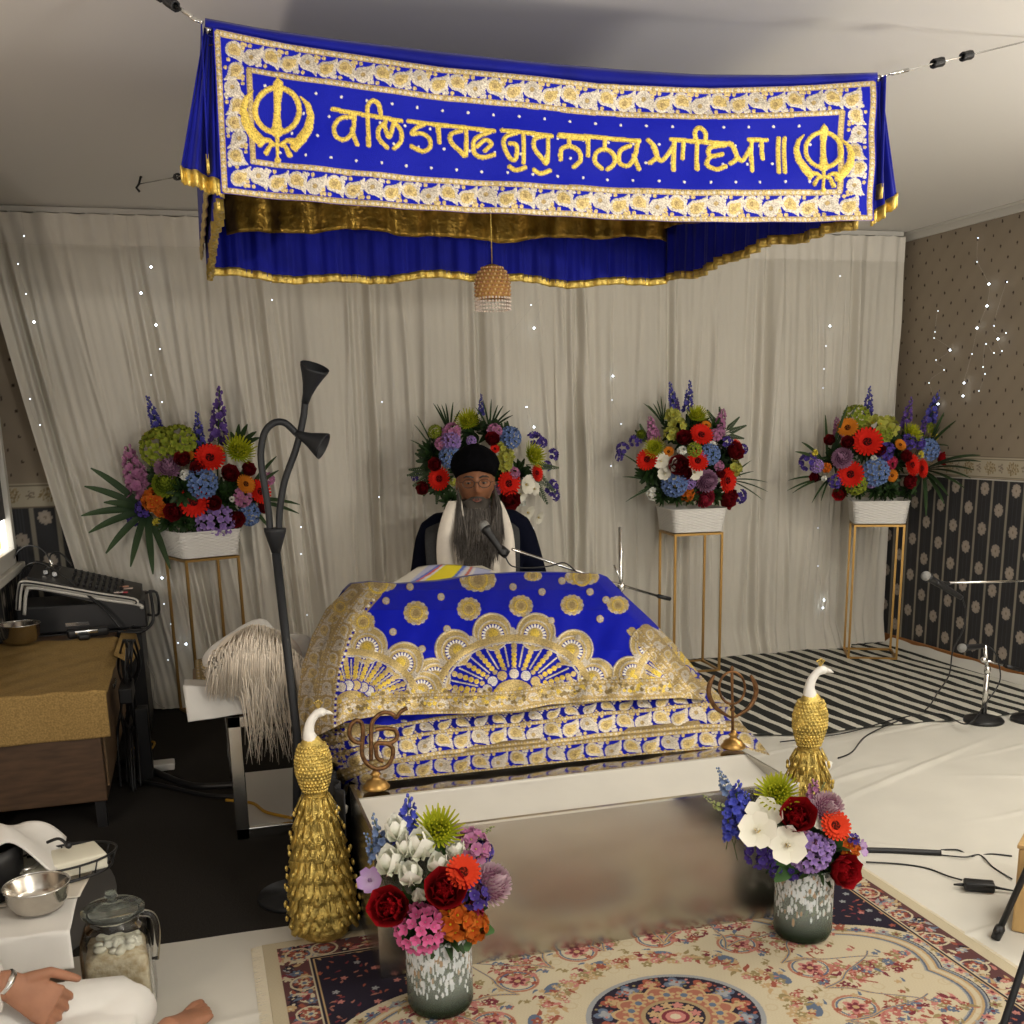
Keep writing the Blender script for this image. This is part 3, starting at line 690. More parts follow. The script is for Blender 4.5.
# blue strip over the panel top
def px3(px, py, Y): return P(px, py, Y=Y)
tx_ = [205, 260, 330, 430, 530, 620, 700, 790, 877]; ty_ = [20, 30, 40, 52, 63, 71, 76, 76.5, 74]
rows = []
for k in range(5):
    rows.append([px3(x, (1-k/4)*y+(k/4)*(np.interp(x, topx, topy)+1.5), CY0+.012-.012*sin(k/4*pi)) for x, y in zip(np.linspace(205, 877, 60), np.interp(np.linspace(205, 877, 60), tx_, ty_))])
mb = MB(); mb.loft(rows, closed=False); mb.build('top_hem', 'bluecloth', t, mods=(('SOLIDIFY', dict(thickness=.004)),))
for nm, q in (('wing', [(206, 22), (215, 27), (223, 186), (181, 170)]), ('wing', [(876, 80), (880, 82), (896, 196), (872, 216)])):
    S, Q = np.meshgrid(np.linspace(0, 1, 40), np.linspace(0, 1, 24)); c4 = [np.array(P(x, y, Y=CY0+.012)) for x, y in q]
    Pn = (c4[0]*(1-S[..., None])+c4[1]*S[..., None])*(1-Q[..., None])+(c4[3]*(1-S[..., None])+c4[2]*S[..., None])*Q[..., None]
    Pn[..., 1] += .012*np.sin(S*13)*Q+.004*np.sin(S*31); o = grid_obj('side_wing', Pn[..., 0], Pn[..., 1], Pn[..., 2], 'bluecloth', t, solid=.003)
    wing = o; E_ = Pn[-1]; qq = np.linspace(0, 1, 4)[:, None]; grid_obj('gold_trim', E_[None, :, 0]+0*qq, E_[None, :, 1]-.004+0*qq, E_[None, :, 2]-(qq-.25)*.034+.002*np.sin(np.arange(40)*1.7)[None]*qq, 'goldtrim', wing, solid=.004)
# roof cloths: blue above, gold tissue below, sagging
nx, ny = 80, 60; X, Y = np.meshgrid(np.linspace(CX0, CX1, nx), np.linspace(CY0, CY1, ny))
U, V = (X-CX0)/(CX1-CX0), (Y-CY0)/(CY1-CY0)
sag = .055*np.sin(pi*U)*(.35+.65*np.sin(pi*V))
fr = np.interp(CX0+U*(CX1-CX0), [CX0, .93, CX1], [0, 0, 0])
Zr = CZ-.012-.045*np.sin(pi*U)*(1+.3*np.sin(pi*V))
grid_obj('roof_cloth', X, Y, Zr, 'bluecloth', t)
grid_obj('gold_lining', X, Y, Zr-.012+.006*np.sin(X*60+np.sin(Y*9)*2), 'goldcloth', t)
def valance(name, path, z0, z1, amp, m, seed, trim=.02, wav=.075, flare=0, nrm=None):
    r = np.random.RandomState(seed); pts = [Vector(q) for q in path]; L = [0]
    for a, b in zip(pts[:-1], pts[1:]): L.append(L[-1]+(b-a).length)
    n = int(L[-1]/.008); s = np.linspace(0, L[-1], n); X0 = np.interp(s, L, [q.x for q in pts]); Y0 = np.interp(s, L, [q.y for q in pts])
    Z0 = np.interp(s, L, [q.z for q in pts])
    tx = np.gradient(X0); ty = np.gradient(Y0); l = np.hypot(tx, ty); nx_, ny_ = ty/l, -tx/l
    q = np.linspace(0, 1, 14)[:, None]; S = s[None]
    zb = z1+.010*np.sin(S*7+seed)+.006*np.sin(S*19) if not callable(z1) else z1(S, X0, Y0)
    W = amp*(.25+.75*q)*(np.sin(2*pi*S/wav+1.2*np.sin(S*5+seed))+.5*np.sin(2*pi*S/(wav*.43)+seed))+flare*q
    Zz = (Z0+z0*0)[None]*(1-q)+zb*q
    o = grid_obj(name, X0[None]+nx_*W, Y0[None]+ny_*W, Zz, m, t, solid=.003)
    if trim:
        qq = np.linspace(0, 1, 4)[:, None]; Wb = W[-1][None]+.003*np.sin(S*400)
        for sgn in (1, -1):
            pass
        Wb = Wb*np.ones((4, 1)); Zt = Zz[-1][None]*(np.ones((4, 1)))-(qq-.45)*trim*1.3
        grid_obj('gold_trim', X0[None]+nx_*(Wb), Y0[None]+ny_*(Wb), Zt, 'goldtrim', o, solid=.007)
    return o
# back, sides: long blue frills with gold edge; inner gold frill
valance('back_frill', [(CX0, CY1, 2.17), (CX1, CY1, 2.17)], 0, 1.875, .010, 'bluecloth', 2)
valance('side_frill', [(CX1, CY1, 2.17), (CX1, CY0+.05, 2.19)], 0, 1.885, .010, 'bluecloth', 3)
valance('side_frill', [(CX0, CY0+.05, 2.19), (CX0, CY1, 2.17)], 0, 1.875, .005, 'bluecloth', 4)
valance('gold_frill', [(CX0+.06, CY1-.12, 2.15), (CX1-.06, CY1-.12, 2.15)], 0, 1.99, .012, 'goldcloth', 5, trim=0, wav=.16)
valance('gold_frill', [(CX1-.06, CY1-.12, 2.15), (CX1-.06, CY0+.2, 2.15)], 0, 2.02, .010, 'goldcloth', 8, trim=0, wav=.16)
# outer upper side panels with bright gold edge
def flare_side(x, sg, seed, nm):
    r = np.random.RandomState(seed); n = 120; y = np.linspace(CY0-.01, CY1, n)[None]; q = np.linspace(0, 1, 12)[:, None]
    W = sg*(.012+.008*q)+.002*np.sin(y*45+seed)*q
    Xx = x+W; Zz = (2.205+0*y)*(1-q)+(1.945+0*y)*q
    grid_obj(nm, Xx+0*y, y+0*q, Zz, 'bluecloth', t, solid=.003)
    qq = np.linspace(0, 1, 3)[:, None]; grid_obj('gold_trim', Xx[-1][None]+0*qq, y+0*qq, 1.955-.036*qq+0*y, 'goldtrim', t, solid=.006)
flare_side(CX0, -1, 1, 'side_panel'); flare_side(CX1, 1, 2, 'side_panel')
mb = MB()
for a, b in (((CX0-.02, CY1, CZ), (CX1+.02, CY1, CZ)), ((CX0, CY0, CZ), (CX0, CY1, CZ)), ((CX1, CY0, CZ), (CX1, CY1, CZ))): mb.tube([a, b], .008, 8)
mb.build('frame', 'steel', t)
# hanging wires with turnbuckles
def wire(name, label, a, b, spring=True):
    a, b = Vector(a), Vector(b); t = empty(name, label, 'hanging wire', a, group='canopy hanging wires')
    MB().tube([a, b], .0022, 6).build('cable', 'chrome', t)
    dv = (b-a); l = dv.length; u = dv/l; n1 = u.cross(Vector((0, 0, 1))).normalized(); n2 = u.cross(n1)
    for f0 in ((.30, .48) if spring else (.1, .25)):
        MB().tube([a+u*(l*f0+k*.0007)+(n1*cos(k*.8)+n2*sin(k*.8))*.0095 for k in range(60)], .003, 5).build('wire_coil', 'black', t)
    MB().tube([a+u*.02+(n1*cos(k*.35)+u*sin(k*.35))*.012 for k in range(14)], .0028, 6).tube([a+u*.045, a+u*.11], .0045, 8).build('hook', 'chrome', t)
wire('canopy_wire', 'steel wire with coils holding the canopy at its front right corner', (CX1+.005, CY0, 2.204), P(1040, 38, z=ZC))
wire('canopy_wire', 'steel wire with coils holding the canopy at its front left corner', (CX0-.01, CY0, 2.21), P(120, -30, z=ZC))
wire('canopy_wire', 'dark wire reaching from the back left canopy corner to a hook', (CX0-.02, CY1-.05, 2.17), P(140, 184, z=ZC-.03), False)
a = P(139, 184, z=ZC-.03); tag(MB().tube([a+Vector((0, 0, -.03)), a+Vector((-.012, 0, -.015)), a, a+Vector((.01, 0, .03)), Vector((a.x+.012, a.y+.01, ZC))], .005, 6).build('ceiling_hook', 'black'), 'small dark hook on the ceiling at the back left of the canopy', 'hook')
# hanging beaded tassel
tp = P(492, 264, Y=3.2); t2 = empty('hanging_tassel', 'gold beaded dome tassel hanging under the canopy', 'tassel', (tp.x, tp.y, 2.12))
MB().tube([(tp.x, tp.y, 2.14), (tp.x, tp.y, tp.z)], .0015, 6).build('cord', 'goldtrim', t2)
s_ = mpp(tp); prof = [(0, tp.z)]+[(17*s_*sin(a), tp.z-19*s_*(1-cos(a))) for a in np.linspace(.15, pi/2, 8)]+[(17.5*s_, tp.z-32*s_)]
mb = MB().col((.40, .22, .07)); mb.lathe(prof, (tp.x, tp.y, 0), 28)
for k in range(9):
    z = tp.z-(4+k*3.6)*s_; r = 17.5*s_*min(1, sqrt(max(0, 1-((19-(4+k*3.6))/19)**2)) if 4+k*3.6 < 19 else 1)
    for j in range(30): a = 2*pi*j/30+k*.1; mb.col((.62, .42, .2) if (j+k) % 2 else (.42, .2, .1)).ell((tp.x+r*cos(a), tp.y+r*sin(a), z), .0035, 6, 4)
mb.build('beaded_dome', 'petal', t2)
mb = MB()
for j in range(34):
    a = 2*pi*j/34; r = 17.5*s_
    for k in range(4): mb.col((.66, .56, .48)).ell((tp.x+r*cos(a), tp.y+r*sin(a), tp.z-(33+k*3.4)*s_), .0036, 6, 4)
tag(mb.build('bead_fringe', 'petal', t2), kind='stuff')

# ------------------------------------------------------------------ throne: platform, steel box, cloths
t = empty('platform', 'low platform under the embroidered cloths, its side hung with dark grey cloth', 'platform', (1.0, 3.3, 0))
MB().box((.36, 2.915, .0), (1.50, 4.1, .395), .004).build('base', 'blackfab', t, smooth=False)
r = np.random.RandomState(1); A, Z = np.meshgrid(np.linspace(2.80, 3.3, 120), np.linspace(0.0, .42, 30))
grid_obj('side_skirt', .315+.018*np.sin(A*70)*(1-Z)+.05*(Z/.42)*0-.02*(1-Z/.42), A, Z, 'darkgrey', t, solid=.004)
# dark sitting cloth behind
MB().box((.55, 4.05, 0), (1.75, 4.95, .30), .02).build('reader_seat', 'whitefab', t, smooth=False)
BX0, BX1, BY0, BY1, BZ = .352, 1.53, 2.495, 2.90, .402
t = empty('donation_box', 'brushed stainless steel box with sunken sloping top in front of the cloths', 'box', ((BX0+BX1)/2, 2.6, 0))
mb = MB().box((BX0, BY0, .013), (BX1, BY0+.008, BZ)); mb.build('front_panel', 'steel', t, smooth=False)
MB().box((BX0, BY0+.008, .013), (BX0+.008, BY1, BZ)).box((BX1-.008, BY0+.008, .013), (BX1, BY1, BZ)).box((BX0, BY1, .013), (BX1, BY1+.008, BZ)).build('side_panel', 'steel', t, smooth=False)
mb = MB(); mb.add([(BX0+.008, BY0+.03, BZ-.055), (BX1-.008, BY0+.03, BZ-.055), (BX1-.008, 2.785, BZ-.004), (BX0+.008, 2.785, BZ-.004), (BX0+.008, BY0+.008, BZ-.055), (BX1-.008, BY0+.008, BZ-.055)], [(0, 1, 2, 3), (4, 5, 1, 0)]); mb.build('sloping_tray', 'marble', t, smooth=False)
MB().box((BX0+.008, 2.785, BZ-.004), (BX1-.008, BY1, BZ)).build('rear_ledge', 'steel_tray', t, smooth=False)
MB().box((BX0-.001, BY0-.002, BZ-.004), (BX1+.001, BY0+.012, BZ+.002)).build('front_rim', 'chrome', t, smooth=False)
MB().box((BX1-.035, BY0-.004, .05), (BX1-.02, BY0, .085)).build('lock_plate', 'bronze', t, smooth=False)

def surf(rows):
    """rows: list of dict(q, L, R, top) -> functions"""
    pass
def drape(name, parent, ys, PXf, PYf, depthf, nc, nr, painter, base=BLUE, hs=1.0, solid=.006, zadd=0):
    S, Q = np.meshgrid(np.linspace(0, 1, nc), np.linspace(0, 1, nr))
    PXg, PYg = PXf(S, Q), PYf(S, Q); p = Pat(PXg, PYg, base); painter(p)
    D = depthf(S, Q, PXg, PYg)-p.Hh*hs*.8
    d = np.array(fw)[None, None]+np.array(rt)*((PXg-512)/F)[..., None]-np.array(up)*((PYg-CY)/F)[..., None]
    Pt = np.array(CAM)+d*(D/d[..., 1])[..., None]
    return grid_obj(name, Pt[..., 0], Pt[..., 1], Pt[..., 2]+zadd+p.Hh*.4, 'pattern', parent, C=p.C, Met=p.Mt), Pt
# --- top cloth
crX = [344, 352, 372, 400, 440, 480, 520, 560, 600, 608]; crY = [592, 584, 582, 584, 581, 575, 572.5, 572.5, 574, 577]
hmX = [296, 322, 347, 378, 435, 480, 520, 548, 600, 640, 680, 726]; hmY = [741, 734, 721, 716, 714, 713.5, 711, 705, 701, 700, 698, 702]
Lp = ([0, .12, .3, .5, .7, 1], [345, 326, 312, 302, 298, 297]); Rp = ([0, .15, .35, .55, .8, 1], [607, 625, 652, 676, 702, 726])
def fX(S, Q): return np.interp(Q, *Lp)*(1-S)+np.interp(Q, *Rp)*S
def fY(S, Q):
    X1 = fX(S, 1+0*Q); X0 = fX(S, 0*Q)
    return np.interp(X0, crX, crY)*(1-Q)+np.interp(X1, hmX, hmY)*Q
def edge_wrap(S, l=.10, r=.10, a=.32, b=.30): return a*np.clip(1-S/l, 0, 1)**1.6+b*np.clip(1-(1-S)/r, 0, 1)**1.6
def fold(x, y): return .012*np.sin(x*.045+y*.02)+.007*np.sin(x*.11-y*.05)+.004*np.sin(x*.21+y*.11)
def fD(S, Q, x, y):
    return np.interp(y, [566, 575, 590, 610, 650, 700, 720, 745], [3.62, 3.55, 3.40, 3.27, 3.11, 2.97, 2.93, 2.90])+edge_wrap(S, .11, .06, .30, .22)+fold(x, y)*(.3+.7*Q)
def paint_top(p):
    # side panels of embroidery
    def band(pts, w, cell, fl=1, bd=True, rbd=2.0):
        # gold ground band
        vine(p, pts, w, cell, fl)
        if bd:
            for s_ in (-.62, .62):
                q = [(x, y+s_*w) for x, y in pts]
                for a, b in zip(q[:-1], q[1:]): beads(p, a, b, rbd, rbd*1.1)
    hem = list(zip(hmX, hmY))
    # big fans
    def fan(cx, cy, rx, ry, a0=0, a1=pi, nsh=6, rs=17, sk=1.):
        for k in range(nsh):
            a = a0+(a1-a0)*(k+.5)/nsh; x, y = cx+(rx+rs*.55)*cos(a), cy-(ry+rs*.5)*sin(a); p.disk((x, y), rs*1.28, GOLD*.95, 1, .0012); p.ring((x, y), rs*1.2, 1.6, SILV, 1, .0025)
        N_ = 60; p.stroke([(cx+rx*.99*cos(a0+(a1-a0)*i/N_), cy-ry*.99*sin(a0+(a1-a0)*i/N_)) for i in range(N_+1)], 4.2, GOLD2, 1, .001)
        w_ = p.win(cx-rx, cy-ry, cx+rx, cy+3)
        if w_ is not None:
            d = np.hypot((p.U[w_]-cx)/rx, (p.V[w_]-cy)/ry); m = (d < 1) & (p.V[w_] < cy); p.C[w_][m] = BLUE*.8; p.Mt[w_] = np.where(m, 0, p.Mt[w_]); p.Hh[w_] = np.where(m, 0, p.Hh[w_])
        for k in range(nsh):
            a = a0+(a1-a0)*(k+.5)/nsh; shell(p, (cx+(rx+rs*.35)*cos(a), cy-(ry+rs*.3)*sin(a)), rs, a)
        for k in range(nsh+1):
            a = a0+(a1-a0)*k/nsh; p.flower((cx+(rx+rs*.45)*cos(a), cy-(ry+rs*.4)*sin(a)), 4.6, 3, SILV, 1, .002)
        p.stroke([(cx+rx*cos(a0+(a1-a0)*i/N_), cy-ry*sin(a0+(a1-a0)*i/N_)) for i in range(N_+1)], 3.4, GOLD, 1, .003)
        p.stroke([(cx+rx*.92*cos(a0+(a1-a0)*i/N_), cy-ry*.92*sin(a0+(a1-a0)*i/N_)) for i in range(N_+1)], 1.0, SILV, 1, .002)
        nr_ = 22
        for k in range(nr_+1):
            a = a0+(a1-a0)*k/nr_
            for f_ in np.linspace(.46, .86, 6): 
                x, y = cx+rx*f_*cos(a), cy-ry*f_*sin(a)
                if k % 2: p.disk((x, y), 2.1+f_*.9, GOLD if int(f_*20) % 2 else GOLDY, 1, .002)
            if k % 2 == 0: p.stroke([(cx+rx*.5*cos(a), cy-ry*.5*sin(a)), (cx+rx*.85*cos(a), cy-ry*.85*sin(a))], .8, SILV, 1, .001)
        for k in range(7):
            a = a0+(a1-a0)*(k+.5)/7; p.disk((cx+rx*.36*cos(a), cy-ry*.36*sin(a)), 5.2, [SILV, GOLD, WHT][k % 3], .6, .003); p.ring((cx+rx*.36*cos(a), cy-ry*.36*sin(a)), 5.4, 1, BLUE, 0, 0)
        p.disk((cx, cy), rx*.26, GOLD, 1, .002, ry=ry*.26)
    fan(514, 694, 76, 56, nsh=6, rs=15.5)
    fan(352, 704, 66, 52, a0=-.05, a1=2.2, nsh=4, rs=15.5)
    fan(680, 688, 44, 50, a0=.7, a1=3.2, nsh=4, rs=14)
    # hem bands: dense gold
    for off, hh in ((-10, 11),):
        q = [(x, y+off) for x, y in hem]; p.stroke(q, 11, GOLD2*1.15, 1, .0008); vine(p, q, 12, 13)
        r = np.random.RandomState(2)
        for k in range(700):
            x = r.uniform(300, 728); y = np.interp(x, hmX, hmY)-r.uniform(8, 24); p.disk((x, y), r.uniform(1, 2.4), [GOLD, SILV, GOLD2*.6, GOLDY][r.randint(4)], 1, .002)
        for o_ in (-1.5, -19):
            q = [(x, y+o_) for x, y in hem]
            for a, b in zip(q[:-1], q[1:]): beads(p, a, b, 1.7, 2.3)
    # left side border panels
    r = np.random.RandomState(5)
    Lx = np.array([345, 326, 312, 302, 298, 297]); Ly = np.array([590, 612, 640, 672, 702, 742])
    for off, w in ((9, 12), (28, 10)):
        q = [(x+off, y) for x, y in zip(Lx, Ly)]; p.stroke(q, w, GOLD2, 1, .0008); vine(p, q, w*1.5, 14)
        for s_ in (-1, 1):
            q2 = [(x+off+s_*w*.75, y) for x, y in zip(Lx, Ly)]
            for a, b in zip(q2[:-1], q2[1:]): beads(p, a, b, 1.6, 2.4)
        q3 = [(x+off+w*1.05, y) for x, y in zip(Lx, Ly)]
        for i in range(46):
            y = 600+i*3; p.disk((np.interp(y, Ly, Lx)+off+w*.95, y), 1.3, BLUE if i % 2 else WHT, 0, 0)
    Rx = np.array([607, 625, 652, 676, 702, 726]); Ry = np.array([577, 598, 625, 652, 684, 703])
    for off, w in ((-6, 7), (-20, 4)):
        q = [(x+off, y+6) for x, y in list(zip(Rx, Ry))[2:]]; p.stroke(q, w, GOLD2, 1, .0008); vine(p, q, w*1.7, 12)
        q2 = [(x+off-w, y+6) for x, y in list(zip(Rx, Ry))[2:]]
        for a, b in zip(q2[:-1], q2[1:]): beads(p, a, b, 1.6, 2.4)
    # rosettes and mirrors on the blue
    for x, y, r_, ry in ((416, 613, 12.5, 12), (363, 622, 12, 11), (340, 607, 10, 11), (469, 609, 12, 11.5), (521, 606, 12, 10.5), (572, 605, 11.5, 10), (618, 605, 11, 8.5), (478, 580, 18, 10), (378, 584, 18, 5), (533, 576, 9, 4), (582, 577, 17, 6)): rosette(p, (x, y), r_, 14, ry)
    for x, y in ((393, 632), (361, 601), (386, 601), (441, 597), (422, 649), (441, 597), (447, 629), (542, 592), (590, 592), (600, 619), (578, 638), (551, 621), (513, 587), (562, 581), (447, 629), (410, 587), (606, 600)):
        p.disk((x, y), 3.1, SILV, 1, .004); p.ring((x, y), 3.3, .8, GOLD, 1, .003)
t_top = empty('rumala_cloth', 'royal blue satin cloth with gold fan embroidery draped over the holy book', 'cloth', (.95, 3.2, .6))
o, Pt = drape('embroidered_cloth', t_top, None, fX, fY, fD, 800, 330, paint_top)
# part of the same cloth falling away behind the crest
cr = Pt[0, ::8]; rows = [[Vector(q) for q in cr]]
for k, (dy, dz) in enumerate(((.06, -.004), (.16, -.05), (.26, -.14), (.36, -.28), (.40, -.42))): rows.append([Vector((q[0]+.02*k*(q[0]-.93), q[1]+dy, q[2]+dz)) for q in cr])
MB().loft(rows, closed=False).build('back_fall', 'bluecloth', t_top)
# --- second cloth
h2X = [296, 330, 380, 440, 538, 602, 640, 700, 745]; h2Y = [804, 781, 765.5, 755, 746, 737, 734.5, 728, 729]
def f2X(S, Q): return (299+22*Q)*(1-S)+(722+24*Q)*S
def f2Y(S, Q):
    x = f2X(S, Q); top = np.interp(x, hmX, hmY)-7; return top*(1-Q)+np.interp(x, h2X, h2Y)*Q
def f2D(S, Q, x, y): return 3.01-.075*Q+edge_wrap(S, .10, .05, .34, .12)+fold(x+40, y)*.5
def paint2(p):
    xs = np.linspace(300, 745, 40)
    top = lambda x: np.interp(x, hmX, hmY); bot = lambda x: np.interp(x, h2X, h2Y)
    blue_h = lambda x: np.interp(x, [340, 380, 420, 500, 560, 640, 676, 684], [0, 9, 12, 13, 11, 10, 7, 0])
    w_ = (p.V > top(p.U)+blue_h(p.U)); p.C[w_] = GOLD2*.8; p.Mt[w_] = .9
    for i in range(9):
        x = 400+i*34+4; p.disk((x, top(x)+6), 3, SILV*.7, .8, .002, ry=1.4)
    r = np.random.RandomState(8)
    q = [(x, bot(x)-13.5) for x in xs]; p.stroke(q, 9.5, BLUE*.8, 0, 0); vine(p, q, 20.5, 18)
    q = [(x, bot(x)-30) for x in xs]; p.stroke(q, 5.5, BLUE*.6, 0, 0); vine(p, q, 13, 18, -1)
    for o_, rr_ in ((-2.2, 2.2), (-23.5, 1.8), (-37, 1.8)):
        q = [(x, bot(x)+o_) for x in xs]
        for a, b in zip(q[:-1], q[1:]): beads(p, a, b, rr_, 2.7)
    for k in range(900):
        x, y = r.uniform(296, 345), r.uniform(700, 800); p.disk((x, y), r.uniform(.8, 2), [GOLD, SILV, BLUE, GOLD2*.5][r.randint(4)], .8, .002)
t2 = empty('rumala_cloth', 'folded embroidered cloth band directly below the gold fan cloth, blue strip at its top', 'cloth', (.95, 3.0, .5))
drape('embroidered_cloth', t2, None, f2X, f2Y, f2D, 700, 120, paint2)
# --- lowest cloth
h3X = [300, 338, 385, 460, 554, 640, 717, 745, 775]; h3Y = [822, 801, 781.5, 773.5, 763.5, 755, 748, 748.5, 757]
def f3X(S, Q): return (312+24*Q)*(1-S)+(738+32*Q)*S
def f3Y(S, Q):
    x = f3X(S, Q); return (np.interp(x, h2X, h2Y)-8)*(1-Q)+np.interp(x, h3X, h3Y)*Q
def f3D(S, Q, x, y): return 2.955-.09*Q+edge_wrap(S, .09, .04, .34, .05)+fold(x+90, y)*.35
def paint3(p):
    xs = np.linspace(310, 775, 40); bot = lambda x: np.interp(x, h3X, h3Y)
    p.C[:] = GOLD2*.7; p.Mt[:] = .9
    q = [(x, bot(x)-8.5) for x in xs]; p.stroke(q, 9, BLUE*.8, 0, 0); vine(p, q, 19.5, 19, -1)
    for o_, rr_ in ((-.5, 1.6), (-19, 2.1), (-24, 1.6)):
        q = [(x, bot(x)+o_) for x in xs]
        for a, b in zip(q[:-1], q[1:]): beads(p, a, b, rr_, 2.7)
t3 = empty('rumala_cloth', 'lowest embroidered cloth border lying along the back edge of the steel box', 'cloth', (.95, 2.9, .42))
drape('embroidered_cloth', t3, None, f3X, f3Y, f3D, 700, 90, paint3)
# inner padding that carries the cloths
mb = MB()
rings = []
for z, x0, x1, y0, y1 in ((.395, .37, 1.48, 2.93, 4.0), (.46, .38, 1.46, 3.02, 3.98), (.56, .42, 1.40, 3.12, 3.95), (.70, .50, 1.34, 3.30, 3.92), (.80, .56, 1.28, 3.46, 3.88), (.835, .62, 1.22, 3.58, 3.84)):
    rings.append([Vector(((x0+x1)/2+(x1-x0)/2*np.sign(cos(a))*abs(cos(a))**.35, (y0+y1)/2+(y1-y0)/2*np.sign(sin(a))*abs(sin(a))**.35, z)) for a in np.linspace(0, 2*pi, 40, endpoint=False)])
mb.loft(rings); o = mb.build('cushion', 'whitefab'); tag(o, 'white cushioned book rest under the draped cloths', 'cushion')
# open book corner
a, b, c, d = P(392, 582, Y=3.62), P(424, 566.5, Y=3.75), P(500, 570, Y=3.75), P(452, 581, Y=3.60)
t = empty('holy_book', 'open book with bright printed cloth edge lying on the crest of the drape', 'book', (.8, 3.7, .86))
n = 60; m_ = 14; pa, pb = [], []
S, Q = np.meshgrid(np.linspace(0, 1, n), np.linspace(0, 1, m_))
xx = (392+26*Q)*(1-S)+(505-12*Q)*S; yy = (583.5-1.5*S)*(1-Q)+(567+5*np.abs(S-.15)**1.3)*Q-3*np.sin(pi*S)*Q; yy = np.minimum(yy, 584)
C = np.empty(S.shape+(3,)); C[:] = (.42, .44, .62)
k = (S*5+Q*.8) % 1
C[(np.abs(S-.36-.12*Q) < .12)] = (.72, .60, .03)
for c0, col in ((.20, (.62, .12, .08)), (.235, (.6, .6, .62)), (.17, (.12, .16, .5)), (.50, (.10, .16, .50)), (.56, (.6, .58, .55)), (.60, (.55, .16, .12)), (.64, (.62, .6, .6))): C[np.abs(S-c0-.12*Q) < .018] = col
C[S < .14] = (.62, .58, .5)
d_ = np.array(fw)[None, None]+np.array(rt)*((xx-512)/F)[..., None]-np.array(up)*((yy-CY)/F)[..., None]; Pb = np.array(CAM)+d_*((3.58+.16*Q)/d_[..., 1])[..., None]
grid_obj('printed_cover', Pb[..., 0], Pb[..., 1], Pb[..., 2], 'wall', t, C=C, solid=.004)
MB().box((.76, 3.70, .80), (1.02, 3.9, .868), .01).build('pages', 'paper', t, smooth=False)
# ------------------------------------------------------------------ bench with pillow, towel, whisk
t = empty('steel_bench', 'stainless steel bench frame with white lower shelf left of the throne', 'bench', (.06, 3.66, 0))
MB().box((.045, 3.64, 0), (.09, 3.68, .44), .003).build('leg', 'chrome', t, smooth=False)
MB().box((.045, 4.3, 0), (.09, 4.34, .44), .003).build('leg', 'chrome', t, smooth=False)
MB().box((.045, 3.64, .40), (.36, 3.68, .44), .003).box((.045, 4.3, .40), (.36, 4.34, .44), .003).box((.045, 3.68, .40), (.09, 4.3, .44), .003).build('top_rail', 'chrome', t, smooth=False)
MB().box((.06, 3.66, .012), (.34, 4.3, .035), .003).build('lower_shelf', 'porcelain', t, smooth=False)
MB().box((.045, 3.64, 0), (.34, 3.66, .04), .003).build('bottom_rail', 'chrome', t, smooth=False)
MB().box((-.06, 3.68, .44), (.36, 4.36, .468), .008).build('bench_top', 'woodmid', t, smooth=False)
def pix_sheet(name, m, quad, depth, parent=None, n=40, mm=30, wr=.006, C=None, seed=0, solid=.006, bulge=0):
    """cloth spanning four picture corners (TL,TR,BR,BL) with a depth for every corner"""
    S, Q = np.meshgrid(np.linspace(0, 1, n), np.linspace(0, 1, mm)); pts = [np.array(P(x, y, Y=d)) for (x, y), d in zip(quad, depth)]
    Pn = (pts[0]*(1-S[..., None])+pts[1]*S[..., None])*(1-Q[..., None])+(pts[3]*(1-S[..., None])+pts[2]*S[..., None])*Q[..., None]
    W = wr*(np.sin(S*9+Q*3+seed)+.5*np.sin(S*21-Q*7+seed))
    Pn[..., 1] -= W+bulge*np.sin(pi*S)*np.sin(pi*Q); Pn[..., 2] += W*.5+bulge*.8*np.sin(pi*S)*np.sin(pi*Q)
    return grid_obj(name, Pn[..., 0], Pn[..., 1], Pn[..., 2], m, parent, C=C, solid=solid)
# folded brocade cloth on the bench
t = empty('folded_cloth', 'folded gold bordered brocade cloth under the pillow on the bench', 'cloth', (.1, 4.1, .47))
n = 200; mm = 120; S, Q = np.meshgrid(np.linspace(0, 1, n), np.linspace(0, 1, mm)); U, V = S*100, Q*50
p = Pat(U, V, GOLD2*.6); vine(p, [(0, 42), (100, 42)], 8, 9); vine(p, [(9, 36), (9, 0)], 9, 9)
for y in (48, 36): beads(p, (0, y), (100, y), 1.4, 2)
for x in (2, 16): beads(p, (x, 0), (x, 50), 1.3, 2)
p.C[(U > 18) & (V < 34)] = BLUE*.3
X = -.045+S*.40; Y = 4.33-.62*Q+.006*np.sin(S*20); Z = .50+.008*np.sin(S*7+Q*5)-.03*np.clip(Q-.9, 0, 1)*10*.3
grid_obj('embroidered_face', X, Y, Z, 'pattern', t, C=p.C, Met=p.Mt*.6, solid=.012)
MB().box((-.035, 3.74, .472), (.35, 4.31, .490), .006).build('lower_fold', 'goldbrocade', t, smooth=False)
def pillow(name, label, c, r, R, group=None):
    n, m_ = 36, 24; vs = []; fs = []
    mb = MB(); ring = []
    for i in range(m_+1):
        th = -pi/2+pi*i/m_
        row = []
        for j in range(n):
            a = 2*pi*j/n; sx = np.sign(cos(a))*abs(cos(a))**.5; sy = np.sign(sin(a))*abs(sin(a))**.5
            k = cos(th)**.55; row.append(Vector(c)+R @ Vector((r[0]*sx*k, r[1]*sy*k, r[2]*sin(th)*(1+.08*sin(a*5+i*.4)))))
        ring.append(row)
    mb.loft(ring); o = mb.build(name, 'whitefab'); tag(o, label, 'pillow', group); return o
pillow('pillow', 'plump white pillow on the bench left of the throne', (.24, 4.02, .555), (.15, .08, .06), Matrix.Rotation(radians(62), 3, 'X') @ Matrix.Rotation(radians(-12), 3, 'Y'))
